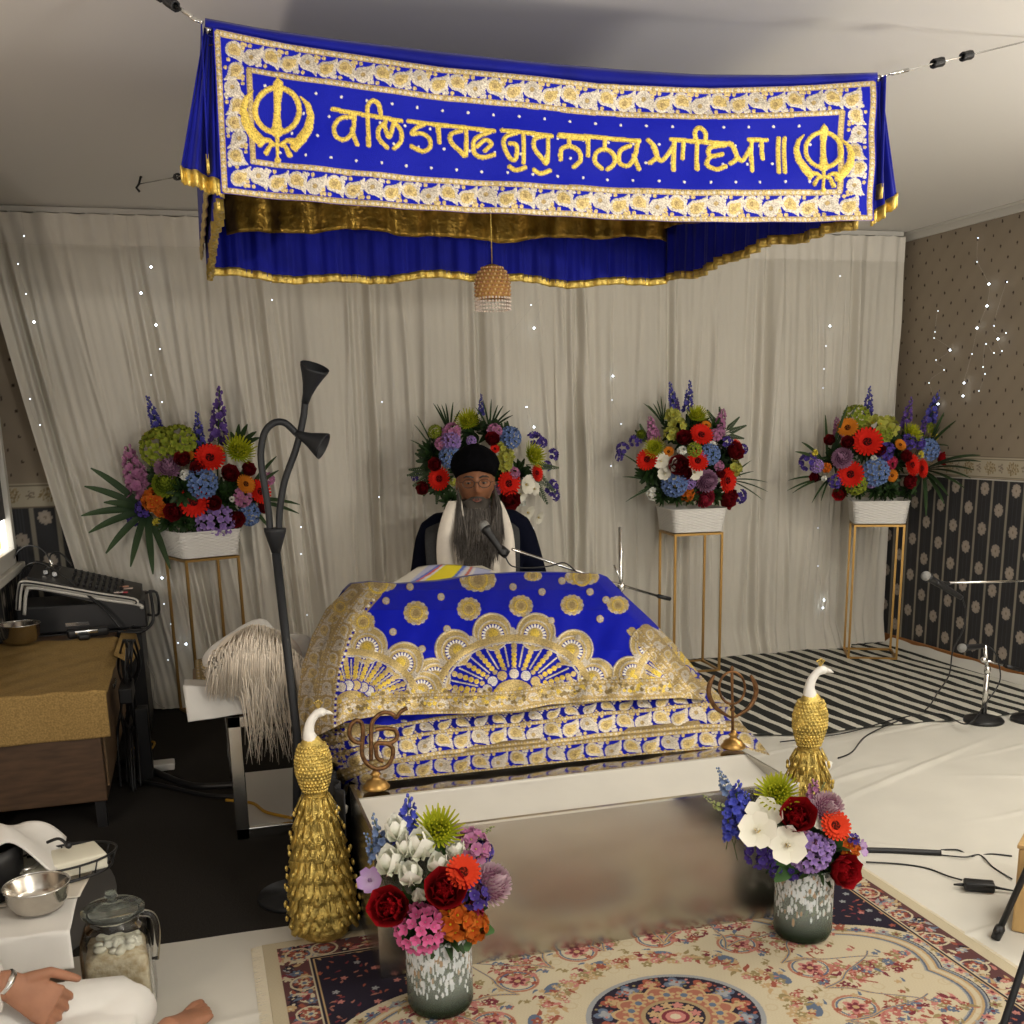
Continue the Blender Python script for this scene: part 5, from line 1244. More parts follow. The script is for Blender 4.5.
arrangement('round flower arrangement on the third stand, two upright blue spikes on top', (2.60, 5.44), radians(-6), (610, 380), .15625,
 [(395, 115, 'delph', 170, -.25), (430, 170, 'delphp', 90), (500, 120, 'delph', 180, .05), (400, 225, 'ygreen', 44), (432, 290, 'ygreen', 50), (385, 345, 'ygreen', 38), (555, 235, 'spider', 62), (290, 440, 'spider', 60), (265, 320, 'pinkspk', 150), (300, 360, 'pinkspk', 100), (700, 290, 'pinkspk', 170), (680, 350, 'pinksmall', 38),
  (582, 355, 'gerbera', 60), (240, 510, 'gerbera', 56), (560, 518, 'gerbera', 56), (745, 642, 'gerbera', 64), (810, 422, 'gerbera', 36), (615, 290, 'orange', 26), (375, 460, 'orange', 28), (490, 730, 'alstro', 44), (470, 388, 'dark_rose', 50), (440, 555, 'dark_rose', 66), (480, 600, 'dark_rose', 44), (770, 472, 'dark_rose', 60), (720, 745, 'dark_rose', 66), (690, 600, 'dark_rose', 32),
  (330, 520, 'whiteor', 44), (385, 545, 'whiteor', 44), (350, 600, 'whiteor', 36), (460, 450, 'whitesm', 30), (540, 592, 'whiteor', 42), (270, 730, 'whitesm', 42), (655, 415, 'whitesm', 30), (410, 605, 'whiteor', 32), (412, 665, 'bluehyd', 70), (640, 475, 'bluehyd', 58), (615, 645, 'mauve', 68), (600, 748, 'carnation', 62), (510, 660, 'lilachyd', 34), (595, 480, 'lilachyd', 24),
  (160, 390, 'purple', 34), (80, 440, 'purple', 36), (60, 490, 'purple', 24), (840, 745, 'purple', 38), (755, 400, 'purple', 34), (855, 440, 'purple', 28), (800, 560, 'ygreen', 46), (540, 445, 'gcluster', 40), (700, 550, 'pinksmall', 32), (200, 350, 'green', 30)],
 [((340, 290), [(215, 150), (240, 160), (275, 150), (325, 105), (355, 150), (300, 130)], .010), ((330, 680), [(75, 470), (80, 620), (100, 780), (180, 720)], .010), ((760, 640), [(1008, 655), (1010, 715), (920, 585), (905, 515), (980, 770)], .008)],
 0, (380, 320), (500, 510), filler=18, grasses=[((720, 350), [(700, 170), (620, 190), (830, 235), (875, 290), (860, 375)]), ((250, 420), [(160, 320), (190, 280)])])
arrangement('widest flower arrangement in the right corner with dark palm leaves to the wall', (3.72, 5.36), radians(-28), (780, 380), .205,
 [(425, 115, 'delph', 130), (615, 180, 'delphp', 150), (745, 135, 'delph', 170, .3), (700, 220, 'delphp', 80), (372, 180, 'gcluster', 54), (470, 230, 'ygreen', 54), (530, 225, 'ygreen', 44), (500, 265, 'gcluster', 40), (635, 265, 'spider', 48), (370, 508, 'gcluster', 44), (330, 235, 'orange', 40), (585, 318, 'orange', 24), (545, 466, 'orange', 24), (275, 235, 'pinkspk', 90),
  (425, 305, 'gerbera', 58), (345, 460, 'gerbera', 50), (640, 415, 'gerbera', 42), (688, 432, 'gerbera', 38), (245, 300, 'dark_rose', 28), (330, 312, 'dark_rose', 32), (295, 550, 'rose', 34), (612, 492, 'dark_rose', 36), (600, 378, 'dark_rose', 30), (772, 390, 'rose', 32), (480, 350, 'dark_rose', 30), (175, 475, 'dark_rose', 26), (305, 382, 'mauve', 48), (466, 450, 'bluehyd', 56), (728, 340, 'bluehyd', 46),
  (540, 402, 'crimson', 32), (512, 345, 'purple', 38), (135, 400, 'purple', 36), (180, 420, 'lilachyd', 28), (270, 495, 'purple', 28), (630, 300, 'purple', 34), (680, 305, 'purple', 28), (460, 380, 'whitesm', 14), (215, 480, 'whitesm', 14), (440, 492, 'whitesm', 20), (445, 505, 'lilachyd', 20), (800, 368, 'pinksmall', 34), (755, 275, 'yellow', 22), (735, 240, 'gcluster', 30), (690, 362, 'yellow', 16), (225, 428, 'alstro', 22), (170, 355, 'yellow', 16)],
 [((700, 440), [(980, 398), (978, 368), (945, 440), (900, 528), (820, 565), (800, 605), (712, 662), (640, 560), (930, 480)], .028), ((720, 330), [(858, 198), (800, 158), (822, 322), (780, 230)], .022), ((230, 420), [(105, 303), (220, 170), (330, 122), (376, 122), (75, 350)], .020), ((240, 480), [(40, 490), (35, 540), (60, 552), (155, 600), (200, 590)], .012)],
 0, (360, 220), (460, 380), filler=20)

# ------------------------------------------------------------------ glass vases in front
def vase(c, r, h, label, orig, s, items, leaves, cen):
    t = empty('flower_vase', label, 'vase', (c[0], c[1], .019), group='mottled glass vases with bouquets')
    M_glass = 'vase_glass'
    if M_glass not in M:
        m = mat('mottled_glass', (.55, .60, .55), .08, trans=.85, ior=1.25, attr='Col', spec=.6); M[M_glass] = m
    # speckled body: colour attribute over a dense lathe
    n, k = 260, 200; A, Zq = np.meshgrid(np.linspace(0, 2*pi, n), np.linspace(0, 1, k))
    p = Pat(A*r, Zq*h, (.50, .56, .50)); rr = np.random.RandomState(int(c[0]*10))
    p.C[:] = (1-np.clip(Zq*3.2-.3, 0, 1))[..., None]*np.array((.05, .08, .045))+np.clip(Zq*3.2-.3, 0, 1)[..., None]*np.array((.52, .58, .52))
    W_ = np.zeros(A.shape)
    for q in range(800):
        x, z = rr.uniform(0, 2*pi*r), h*(.28+.68*sqrt(rr.rand())); cc = [(.62, .64, .64), (.52, .56, .56), (.34, .24, .15), (.60, .64, .66)][rr.choice(4, p=[.45, .25, .12, .18])]
        w_ = p.win(x-.012, z-.02, x+.012, z+.02)
        if w_ is None: continue
        m = ((p.U[w_]-x)/rr.uniform(.0018, .0040))**2+((p.V[w_]-z)/rr.uniform(.005, .012))**2 < 1; p.C[w_][m] = cc; W_[w_] = np.where(m, 1, W_[w_])
    rad = r*(1-.10*np.clip(1-Zq*9, 0, 1)**2); X, Y, Z = c[0]+rad*np.cos(A), c[1]+rad*np.sin(A), .020+Zq*h
    if 'speck' not in M:
        m = mat('speck_glass', (1, 1, 1), .1, attr='Col', spec=.6, ior=1.2); nt = m.node_tree; b = nt.nodes['Principled BSDF']; a = nt.nodes.new('ShaderNodeAttribute'); a.attribute_name = 'Met'
        mr = nt.nodes.new('ShaderNodeMapRange'); mr.inputs[3].default_value = .72; mr.inputs[4].default_value = .08; nt.links.new(a.outputs['Fac'], mr.inputs[0]); nt.links.new(mr.outputs[0], b.inputs['Transmission Weight']); M['speck'] = m
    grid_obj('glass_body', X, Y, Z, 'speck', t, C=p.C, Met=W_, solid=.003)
    MB().lathe([(0, 0), (r*.90, 0), (r*.93, .012), (r*.90, .016), (0, .014)], (c[0], c[1], .0195), 40).build('glass_base', mat('dark_glass', (.05, .07, .05), .1, trans=.4, ior=1.3), t)
    MB().lathe([(0, .018), (r*.9, .018), (r*.93, h*.30), (0, h*.30)], (c[0], c[1], .02), 32).build('water', mat('green_water', (.06, .09, .045), .15, trans=.5, ior=1.33), t)
    mb = MB()
    for q in range(16):
        a = q*2.4; mb.col((.10+.05*(q % 3), .17+.06*(q % 3), .03)).tube([(c[0]+.6*r*cos(a), c[1]+.6*r*sin(a), .04), (c[0]+.45*r*cos(a+2), c[1]+.45*r*sin(a+2), .02+h)], .0035, 5)
    mb.build('stems', 'leaf', t)
    Y0 = c[1]; C0 = Vector((c[0], c[1], .02+h))
    for it in items:
        x, y, kind, sz = it[:4]; px, py = orig[0]+x*s, orig[1]+y*s; rho = min(1, math.hypot((x-cen[0])/cen[2], (y-cen[1])/cen[3])); p3 = P(px, py, Y=Y0-.085*sqrt(1-rho*rho)-(it[5] if len(it) > 5 else 0)); m = mpp(p3)*s
        if kind.startswith('delph') or kind.endswith('spk'):
            lean = it[4]; d = Vector((lean, -.05, 1)); p3 = P(px-lean*sz*.5*s, py+sz*.5*s, Y=Y0-.03); flower(kind, p3, d, sz*m, t)
        elif kind.startswith('tulip'): flower(kind, p3, (p3-C0).normalized()*.5+Vector((-.1, -.45, .9)), sz*m*1.15, t)
        else: flower(kind, p3, (p3-C0).normalized()+Vector((-.12, -.9, .25)), sz*m*1.3, t)
    for i in range(8):
        a = i*.8; p3 = C0+Vector((.05*cos(a), .04*sin(a), .02+.05*(i % 3)/2)); flower('bunch', p3, (cos(a), sin(a)-.4, .6), .075, t)
    for (x, y), tips, w in leaves: palm(P(orig[0]+x*s, orig[1]+y*s, Y=Y0-.04), [P(orig[0]+a*s, orig[1]+b*s, Y=Y0-.07) for a, b in tips], t, w, 'leaf', (.02, .06, .012), (.05, .12, .03))
    return t
vase((.470, 2.325), .078, .195, 'mottled glass vase of white tulips and red roses at the front left', (260, 740), .371,
 [(400, 205, 'delphb', 130, .1), (320, 240, 'delphl', 110, -.25), (300, 280, 'delphl', 90, -.3), (370, 255, 'tulip', 46), (430, 300, 'tulip', 56), (352, 342, 'tulip', 52), (408, 372, 'tulip', 46), (482, 345, 'tulip', 40), (430, 425, 'tulipb', 30), (528, 305, 'tulip', 36), (395, 300, 'tulip', 40), (480, 246, 'spider', 56), (572, 285, 'pinksmall', 46), (600, 300, 'purple', 26), (620, 245, 'greenspk', 90, 1.3),
  (547, 357, 'coral', 38, 0, .05), (360, 452, 'rose', 56, 0, .03), (495, 410, 'rose', 58, 0, .03), (618, 390, 'pinkwhite', 56), (576, 415, 'purple', 36, 0, .02), (430, 508, 'pinkhyd', 58, 0, .03), (525, 485, 'alstro', 48, 0, .03), (575, 500, 'alstro', 40, 0, .02), (300, 380, 'freesia', 30), (580, 460, 'crimson', 24)],
 [((540, 500), [(632, 516), (560, 570), (520, 560)], .04), ((400, 520), [(370, 545), (380, 500)], .03), ((490, 280), [(505, 330), (470, 320), (530, 250)], .012)], (460, 380, 210, 190))
vase((1.485, 2.375), .076, .20, 'mottled glass vase of white orchids and red roses before the right end', (680, 750), .205,
 [(270, 230, 'delphb', 190, .15), (230, 350, 'delphb', 150, -.3), (200, 130, 'delphl', 150, -.45), (120, 220, 'greenspk', 130, -1.2), (310, 270, 'delphb', 150, .2), (385, 500, 'purple', 62), (420, 530, 'purple', 40), (555, 590, 'purple', 40), (470, 595, 'purple', 28), (475, 215, 'spider', 90), (410, 325, 'whiteor', 76), (380, 395, 'whiteor', 76, 0, .03), (525, 465, 'whiteor', 78, 0, .05), (565, 335, 'rose', 88, 0, .02), (760, 580, 'rose', 84, 0, .03),
  (640, 225, 'pinkspk', 190, .1), (690, 190, 'greenspk', 90, .5), (715, 285, 'pinkwhite', 78), (755, 370, 'coral', 62, 0, .04), (635, 500, 'lilachyd', 84, 0, .02), (700, 470, 'lilachyd', 50), (830, 480, 'alstro', 50), (880, 480, 'freesia', 36), (845, 440, 'purple', 30), (690, 350, 'whiteor', 50), (620, 440, 'pinksmall', 44), (720, 430, 'bunch', 40)],
 [((600, 520), [(670, 670), (520, 560), (440, 540), (460, 640)], .05), ((730, 450), [(690, 420), (790, 430), (740, 400)], .05)], (570, 400, 360, 260))

# ------------------------------------------------------------------ peacocks
def peacock(name_label, c, rz, facing):
    t = empty('peacock_statue', name_label, 'statue', (c[0], c[1], .016), rz, group='gold peacock statues'); t['_local'] = 1
    MB().lathe([(0, 0), (.062, 0), (.070, .010), (.066, .022), (.072, .030), (.058, .045), (.05, .06), (0, .06)], (0, 0, 0), 40).build('base', 'gold', t)
    prof = [(.05, .04), (.068, .10), (.070, .18), (.062, .27), (.048, .35), (.034, .405), (.030, .425), (.040, .455), (.049, .49), (.049, .525), (.040, .558), (.026, .578), (.016, .59), (0, .592)]
    q = smooth_path([(a, 0, b) for a, b in prof], 5); mb = MB().lathe([(v.x, v.z) for v in q], (0, 0, 0), 40, sy=.85)
    for i in range(14):                      # small scale feathers on the breast
        z = .436+i*.0098; r = np.interp(z, [.425, .455, .49, .525, .558, .578], [.030, .040, .049, .049, .040, .026])
        for j in range(26): a = 2*pi*(j+.5*(i % 2))/26; mb.ell((r*cos(a)*.985, r*.85*sin(a)*.985, z), (.0048, .0048, .0062), 6, 4)
    mb.build('body', 'gold', t)
    mb = MB()
    rr = random.Random(int(c[0]*100))
    for ring, (z, r, n, L) in enumerate(((.42, .034, 12, .07), (.37, .046, 14, .085), (.32, .055, 15, .09), (.27, .062, 16, .10), (.22, .068, 17, .10), (.17, .072, 17, .11), (.125, .070, 16, .10))):
        for k in range(n):
            a = 2*pi*(k+.5*(ring % 2))/n+rr.uniform(-.06, .06); o = Vector((r*cos(a), r*.85*sin(a), z)); d = Vector((cos(a)*.30, sin(a)*.30, -1)); nn = Vector((cos(a), sin(a), .2))
            L_ = L*rr.uniform(.85, 1.12); petal(mb, o, d, nn, L_, .052, -.15, .12, n=5, pw=1.1, tip=.26); e = o+d.normalized()*L_*.72+nn*.012; mb.ell(e, (.005, .005, .009), 7, 5)
            for s_ in (-.35, 0, .35): 
                sd = d.normalized().cross(nn).normalized()*s_*.022; mb.tube([o+nn*.004+sd*.3, o+d.normalized()*L_*.5+nn*.010+sd], .0016, 4, cap=False)
    mb.build('tail_feathers', 'gold', t, mods=(('SOLIDIFY', dict(thickness=.002)),))
    f = facing
    neck = smooth_path([(0, 0, .57), (-.006*f, 0, .60), (.0, 0, .628), (.014*f, 0, .648), (.026*f, 0, .655)], 5); rs = list(np.interp(np.linspace(0, 1, len(neck)), [0, .3, .7, 1], [.024, .0145, .011, .013]))
    mb = MB().tube(neck, rs, 14).ell((.030*f, 0, .655), (.016, .0125, .0125), 14, 10).tube([(.040*f, 0, .655), (.054*f, 0, .651), (.064*f, 0, .646)], [.008, .005, .001], 8); nk = mb.build('neck', 'porcelain', t)
    mb = MB()
    for k in range(5): a = -.5+k*.25; e = Vector((.024*f-.022*sin(a)*1, 0, .688-abs(a)*.012)); mb.tube([(.024*f, 0, .665), e], .0012, 4).ell(e, .0032, 6, 4)
    mb.build('crest', 'gold', nk)
    mb = MB().lathe([(.0, 0), (.020, 0), (.026, .012), (.026, .03), (.018, .034), (0, .030)], (.062*f, .05, .335), 20, axis=(.3*f, .2, 1)); mb.build('candle_cup', 'porcelain', t)
    return t
peacock('gold peacock statue with white head at the left front corner of the steel box', (.247, 2.80), 0, 1).scale = (.97, .97, .965)
pk = P(812, 676, z=.655); peacock('gold peacock statue with white head turned right beside the right box end', (pk.x, pk.y), radians(-10), 1)

# ------------------------------------------------------------------ bronze emblems on the box edge
def emb_base(t, c, s):
    MB().lathe([(0, 0), (.036, 0), (.038, .006), (.030, .014), (.026, .022), (.014, .026), (.010, .036), (.016, .040), (.010, .046), (.006, .056), (0, .056)], c, 32).build('base', 'goldtrim' if 0 else 'brass', t)
ky = 2.825
c = P(733, 752, Y=ky); t = empty('khanda_emblem', 'bronze khanda emblem on a round brass foot at the right of the box edge', 'emblem', (c.x, ky, .412))
c = Vector((c.x, ky, .412)); emb_base(t, c, 1)
def ep(x, y): v = P(x, y, Y=ky); return Vector((v.x, ky, v.z))
def crop(x, y): return ep(680+x*.1758, 640+y*.1758)
mb = MB().tube([crop(298, 570), crop(300, 420), crop(297, 300), crop(296, 200), crop(295, 145)], [.004, .005, .004, .005, .0015], 8); mb.ell(crop(300, 520), .007, 8, 6).ell(crop(298, 395), .008, 8, 6).ell(crop(295, 165), (.007, .004, .010), 8, 6); mb.build('sword', 'bronze', t)
MB().tube([crop(296+73*cos(a), 272+92*sin(a)) for a in np.linspace(0, 2*pi, 40, endpoint=False)], .004, 8, closed=True).build('ring', 'bronze', t)
for sg in (-1, 1):
    pts = smooth_path([crop(298+sg*a, b) for a, b in ((6, 442), (50, 418), (100, 378), (132, 312), (130, 255), (104, 200))], 5); MB().tube(pts, list(np.interp(np.linspace(0, 1, len(pts)), [0, .35, .8, 1], [.003, .007, .008, .004])), 8).build('curved_blade', 'bronze', t)
c = P(378, 792, Y=2.80); t = empty('ek_onkar_emblem', 'bronze Ek Onkar emblem on a round brass foot at the left of the box edge', 'emblem', (c.x, 2.825, .412)); c = Vector((c.x, 2.825, .412)); emb_base(t, c, 1)
def ce(x, y): v = P(340+x*.1074, 700+y*.1074, Y=2.82); return Vector((v.x, 2.82, v.z))
def st(pts, r=.0062, nm='scroll'): return MB().tube(smooth_path([ce(*q) for q in pts], 6), r, 8).build(nm, 'bronze', t)
st([(345, 740), (345, 700), (340, 640)], .004, 'stem')
st([(215, 400), (140, 390), (90, 330), (100, 240), (150, 190), (200, 215), (215, 300), (205, 420), (210, 520), (260, 600), (340, 640), (430, 620), (485, 540), (490, 450), (430, 405), (340, 410), (335, 470), (350, 540), (400, 570)])
st([(340, 400), (470, 400), (530, 350), (515, 285), (440, 265), (330, 275)])
st([(290, 560), (290, 430), (290, 300), (305, 200), (370, 130), (440, 115), (500, 140), (525, 160), (570, 105), (625, 75)], .006)
# ------------------------------------------------------------------ people
def head_mesh(mb, c, yaw, pitch, s=1., hw=.074, hd=.094, hh=.118):
    """face looks along local -Y"""
    R = Matrix.Rotation(yaw, 3, 'Z') @ Matrix.Rotation(pitch, 3, 'X'); n, m_ = 72, 56; vs = []
    def g(x, z, cx, cz, sx, sz): return math.exp(-((x-cx)/sx)**2-((z-cz)/sz)**2)
    for i in range(m_+1):
        th = pi*i/m_
        for j in range(n):
            a = 2*pi*j/n; x, y, z = sin(th)*cos(a), sin(th)*sin(a), -cos(th)
            taper = 1-.20*max(0, -z)**1.5; X, Y, Z = hw*x*taper, hd*y*(1-.06*max(0, -z)), hh*z
            if y < 0:
                f = (-y)**.5; d = 0
                d += .0235*g(X, Z, 0, -.020, .0105, .014)+.013*g(X, Z, 0, .004, .009, .022)          # nose
                d += .0075*(g(X, Z, .012, -.026, .008, .008)+g(X, Z, -.012, -.026, .008, .008))
                d -= .0125*(g(X, Z, .031, .012, .017, .012)+g(X, Z, -.031, .012, .017, .012))          # sockets
                d += .0050*(g(X, Z, .030, .036, .024, .008)+g(X, Z, -.030, .036, .024, .008))          # brow
                d += .0050*(g(X, Z, .042, -.015, .018, .018)+g(X, Z, -.042, -.015, .018, .018))        # cheek
                d += .0075*g(X, Z, 0, -.050, .020, .006)-.0045*g(X, Z, 0, -.056, .022, .0025)+.0075*g(X, Z, 0, -.063, .017, .006)
                d += .008*g(X, Z, 0, -.090, .022, .014)
                Y -= d*f
            vs.append(Vector(c)+R @ Vector((X, Y, Z))*s)
    fs = [(i*n+j, i*n+(j+1) % n, (i+1)*n+(j+1) % n, (i+1)*n+j) for i in range(m_) for j in range(n)]
    mb.add(vs, fs)
    for sg in (-1, 1):   # ears
        mb.ell(Vector(c)+R @ Vector((sg*(hw+.001), .008, -.005))*s, (.008*s, .018*s, .030*s), 12, 8, R)
    return R
def torso(mb, rows, n=36):
    """rows: (centre, half width, half depth)"""
    mb.loft([[Vector(c)+Vector((w*cos(a), d*sin(a), 0)) for a in np.linspace(0, 2*pi, n, endpoint=False)] for c, w, d in rows])
def hand(mb, wrist, fwd, palm_n, s=1., curl=.5, side=1, thumb=.6):
    """palm and five fingers as closed tubes; side=+1 puts the thumb on the +cross side"""
    f = Vector(fwd).normalized(); nn = Vector(palm_n); nn = (nn-f*nn.dot(f)).normalized(); sd = f.cross(nn)*side; w = Vector(wrist)
    mb.loft([[w+f*(t*.092*s)+sd*((.026+.016*t)*s*cos(a))+nn*((.014-.002*t)*s*sin(a)) for a in np.linspace(0, 2*pi, 16, endpoint=False)] for t in (-.15, 0, .3, .6, .85, 1.)])
    for k, (off, L) in enumerate(((.030, .068), (.010, .078), (-.011, .072), (-.030, .056))):
        p0 = w+f*.085*s+sd*off*s; d = f.copy(); pts = [p0-f*.02*s, p0]; rs = [.0088*s, .0090*s]
        for q, fr in enumerate((.45, .32, .23)):
            an = curl*(.6+.55*q); d2 = (d*cos(an)+nn*sin(an)).normalized(); nnd = nn; p0 = p0+d2*L*fr*s; pts.append(p0); rs.append((.0084-.0012*q)*s); d = d2 if q == 0 else (f*cos(curl*(.6+.55*q)+0)+nn*sin(curl*(.6+.55*q))).normalized()
        mb.tube(pts, rs, 10); mb.ell(pts[-1], rs[-1], 8, 6)
    b = w+f*.030*s+sd*.028*s; d = (f*.75+sd*.65+nn*.15).normalized(); d2 = (f*.95+sd*.2+nn*thumb*.4).normalized(); pts = [b-d*.012*s, b, b+d*.036*s, b+d*.036*s+d2*.030*s, b+d*.036*s+d2*.052*s]
    mb.tube(pts, [.012*s, .0125*s, .0105*s, .0095*s, .0075*s], 10); mb.ell(pts[-1], .0075*s, 8, 6)
def remesh(v): return (('REMESH', dict(mode='VOXEL', voxel_size=v, use_smooth_shade=True)), ('SMOOTH', dict(factor=.5, iterations=2)))
# --- the reader
PY = 4.40
hc = P(475.5, 482.5, Y=PY-.02); hx = hc.x
t = empty('person', 'bearded person in black turban, navy robe and white shawl reading behind the throne', 'person', (hx, PY, .3))
mb = MB(); R = head_mesh(mb, hc, radians(-12), radians(5), 1.0)
sz = P(476, 524, Y=PY).z      # shoulder line height
torso(mb, [((hx, PY+.02, .31), .17, .13), ((hx, PY+.02, .45), .185, .14), ((hx, PY+.01, .65), .18, .12), ((hx, PY, .80), .195, .12), ((hx, PY, .94), .185, .11), ((hx, PY, sz-.01), .14, .085), ((hx, PY, sz+.03), .065, .065), ((hx, PY-.005, sz+.12), .055, .055)])
armp = {}
for sg in (-1, 1):
    sh = Vector((hx+sg*.172, PY, .955)); el = Vector((hx+sg*.250, PY-.05, .64)); wr = Vector((hx+sg*.13, PY-.30, .68)); armp[sg] = (sh, el, wr)
    mb.tube(smooth_path([sh-Vector((sg*.06, 0, 0)), sh, sh.lerp(el, .5), el, el.lerp(wr, .5), wr], 3), list(np.interp(np.linspace(0, 1, 16), [0, .3, .6, 1], [.05, .048, .040, .026])), 14)
    hand(mb, wr, (-sg*.25, -1, -.05), (0, .1, -1), .95, .35, side=sg)
    # crossed legs under the robe
    hp = Vector((hx+sg*.10, PY, .36)); kn = Vector((hx+sg*.34, PY-.26, .37)); an = Vector((hx-sg*.08, PY-.30, .345)); mb.tube(smooth_path([hp, kn, an], 5), list(np.interp(np.linspace(0, 1, 11), [0, .5, 1], [.085, .06, .040])), 14)
    mb.tube([an, an+Vector((-sg*.07, -.05, -.005)), an+Vector((-sg*.14, -.08, -.015))], [.036, .034, .022], 12)
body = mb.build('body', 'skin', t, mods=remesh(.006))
def hl(x, y, z): return hc+R @ Vector((x, y, z))
# eyes, lids, brows, glasses, lips
for sg in (-1, 1):
    MB().ell(hl(sg*.031, -.0760, .011), (.0120, .0100, .0060), 14, 10, R).build('eye', 'eye', t)
    MB().ell(hl(sg*.031-.001, -.0850, .0095), (.0052, .003, .0046), 10, 8, R).build('iris', 'iris', t)
    mb = MB(); mb.tube([hl(sg*(.031+.0145*cos(a)), -.0850+.006*abs(cos(a)), .011+.0055*sin(a)) for a in np.linspace(0, pi, 9)], .0042, 6); mb.build('eyelid', 'skin', t)
    mb = MB().col((.05, .045, .04)); mb.tube([hl(sg*x, y, z) for x, y, z in ((.012, -.092, .031), (.025, -.0925, .037), (.040, -.087, .037), (.052, -.078, .030))], [.003, .0042, .0036, .0015], 6); mb.build('eyebrow', 'hair', t)
MB().tube([hl(x, -.0985, z) for x, z in ((-.019, -.0545), (-.008, -.0525), (0, -.0535), (.008, -.0525), (.019, -.0545))], [.0015, .0032, .003, .0032, .0015], 8).tube([hl(x, -.099, z) for x, z in ((-.017, -.058), (0, -.0625), (.017, -.058))], [.0015, .0042, .0015], 8).build('lips', 'lip', t)
g = MB()
for sg in (-1, 1):
    g.tube([hl(sg*.032+.024*cos(a), -.103, .010+.017*sin(a)) for a in np.linspace(0, 2*pi, 24, endpoint=False)], .0014, 6, closed=True); g.tube([hl(sg*.056, -.103, .014), hl(sg*.078, -.06, .014), hl(sg*.080, .01, .008)], .0011, 6)
g.tube([hl(-.008, -.103, .012), hl(0, -.105, .016), hl(.008, -.103, .012)], .001, 6); g.build('glasses', 'black', t)
# turban
mb = MB(); rings = []
tr_ = [(.030, .079, .098, 0), (.040, .089, .106, .0), (.055, .098, .116, .006), (.072, .102, .118, .012), (.092, .096, .112, .014), (.110, .083, .099, .014), (.126, .064, .080, .012), (.139, .042, .055, .01), (.148, .020, .028, .01), (.151, .0005, .0005, .01)]
n = 64
for z, w, d, yo in tr_:
    row = []
    for j in range(n):
        a = 2*pi*j/n; fr = max(0, -sin(a)); lift = .026*fr**3*(1-min(1, (z-.03)/.08)); drop = .050*max(0, sin(a)+.25)*(1-min(1, (z-.03)/.06))
        fold = 1+.014*sin(10*(z*14+abs(cos(a))*1.1)); row.append(hl(w*cos(a)*fold, d*sin(a)*fold+yo, z+lift-drop+.006))
    rings.append(row)
mb.loft(rings); mb.build('turban', 'blackfab', t)
# beard: shaped core and long strands
mb = MB(); rows = []
def bz(py): return P(476, py, Y=PY-.12).z
core = [(hl(0, -.050, -.030), .076, .045), (hl(0, -.062, -.060), .074, .048), (hl(0, -.074, -.088), .070, .046), (hl(0, -.085, -.118), .080, .046), (Vector((hx-.052, PY-.185, bz(530))), .082, .030), (Vector((hx-.056, PY-.198, bz(545))), .074, .022), (Vector((hx-.052, PY-.205, bz(560))), .052, .014), (Vector((hx-.048, PY-.208, bz(575))), .028, .008)]
for c_, w, d in core:
    rows.append([Vector(c_)+R @ Vector((w*.80*cos(a)*(1+.05*sin(7*a)), d*sin(a)+(.018 if (sin(a) < 0 and abs(cos(a)) < .42 and len(rows) < 2) else 0), .0)) for a in np.linspace(0, 2*pi, 28, endpoint=False)])
mb.col((.07, .06, .05)).loft(rows[1:])
rr = random.Random(2)
for i in range(2600):
    u = rr.uniform(-1, 1); lvl = rr.random(); r2 = rr.random()
    if lvl < .35:   # jaw line, sides
        sg = 1 if u > 0 else -1; zz = rr.uniform(-.075, -.005); st_ = hl(sg*(.074-.25*max(0, -.02-zz)), -.030-.045*min(1, max(0, (-zz)/.07)), zz)
    elif lvl < .5:  # moustache
        st_ = hl(u*.024, -.103+.010*abs(u), -.042-.004*abs(u)); e = hl(u*.060+(.01 if u > 0 else -.01), -.080, -.078+rr.uniform(-.01, .01)); k = rr.uniform(.8, 1.3); mb.col((.07*k, .06*k, .05*k)).tube([st_, st_.lerp(e, .5)+R @ Vector((0, -.008, 0)), e], [.0011, .0012, .0004], 3, cap=False); continue
    else: st_ = hl(u*.052, -.098+.03*abs(u), -.072-.03*rr.random()*(1-abs(u)))
    ln = (.28+.72*r2**1.4)*(.55 if lvl < .35 else 1); x_end = hx-.062+(st_.x-hc.x+.018)*(1.25-.8*ln)+rr.uniform(-.028, .028); z_end = bz(528+62*ln); e = Vector((x_end, PY-.236-rr.uniform(0, .020), z_end)); m2 = st_.lerp(e, .4)+Vector(((st_.x-hc.x)*.10, -.030, 0))
    grey = rr.random()**.9; k = .06+.34*grey*(.35+.65*ln); mb.col((k, k*.9, k*.80)); mb.tube([st_, st_.lerp(m2, .6)+Vector((rr.uniform(-.004, .004), -.008, 0)), m2, m2.lerp(e, .55)+Vector((rr.uniform(-.006, .006), 0, 0)), e], [.0012, .0013, .0013, .0012, .0004], 3, cap=False)
mb.build('beard', 'hair', t)
# robe, vest, shawl
mb = MB(); torso(mb, [((hx, PY+.02, .31), .20, .16), ((hx, PY+.02, .45), .205, .155), ((hx, PY+.01, .65), .20, .135), ((hx, PY, .80), .212, .133), ((hx, PY, .95), .192, .115), ((hx, PY, sz-.005), .15, .098), ((hx, PY, sz+.02), .076, .076)])
for sg in (-1, 1):
    sh, el, wr = armp[sg]; q = smooth_path([sh-Vector((sg*.07, 0, -.01)), sh+Vector((sg*.005, 0, -.005)), sh.lerp(el, .5)+Vector((sg*.012, 0, 0)), el+Vector((sg*.012, 0, -.01)), el.lerp(wr, .6), wr.lerp(el, .05)], 3); mb.tube(q, list(np.interp(np.linspace(0, 1, len(q)), [0, .3, .6, 1], [.066, .066, .058, .044])), 16)
mb.ell((hx, PY-.13, .38), (.40, .20, .075), 24, 14); mb.build('robe', 'navyfab', t, mods=remesh(.009))
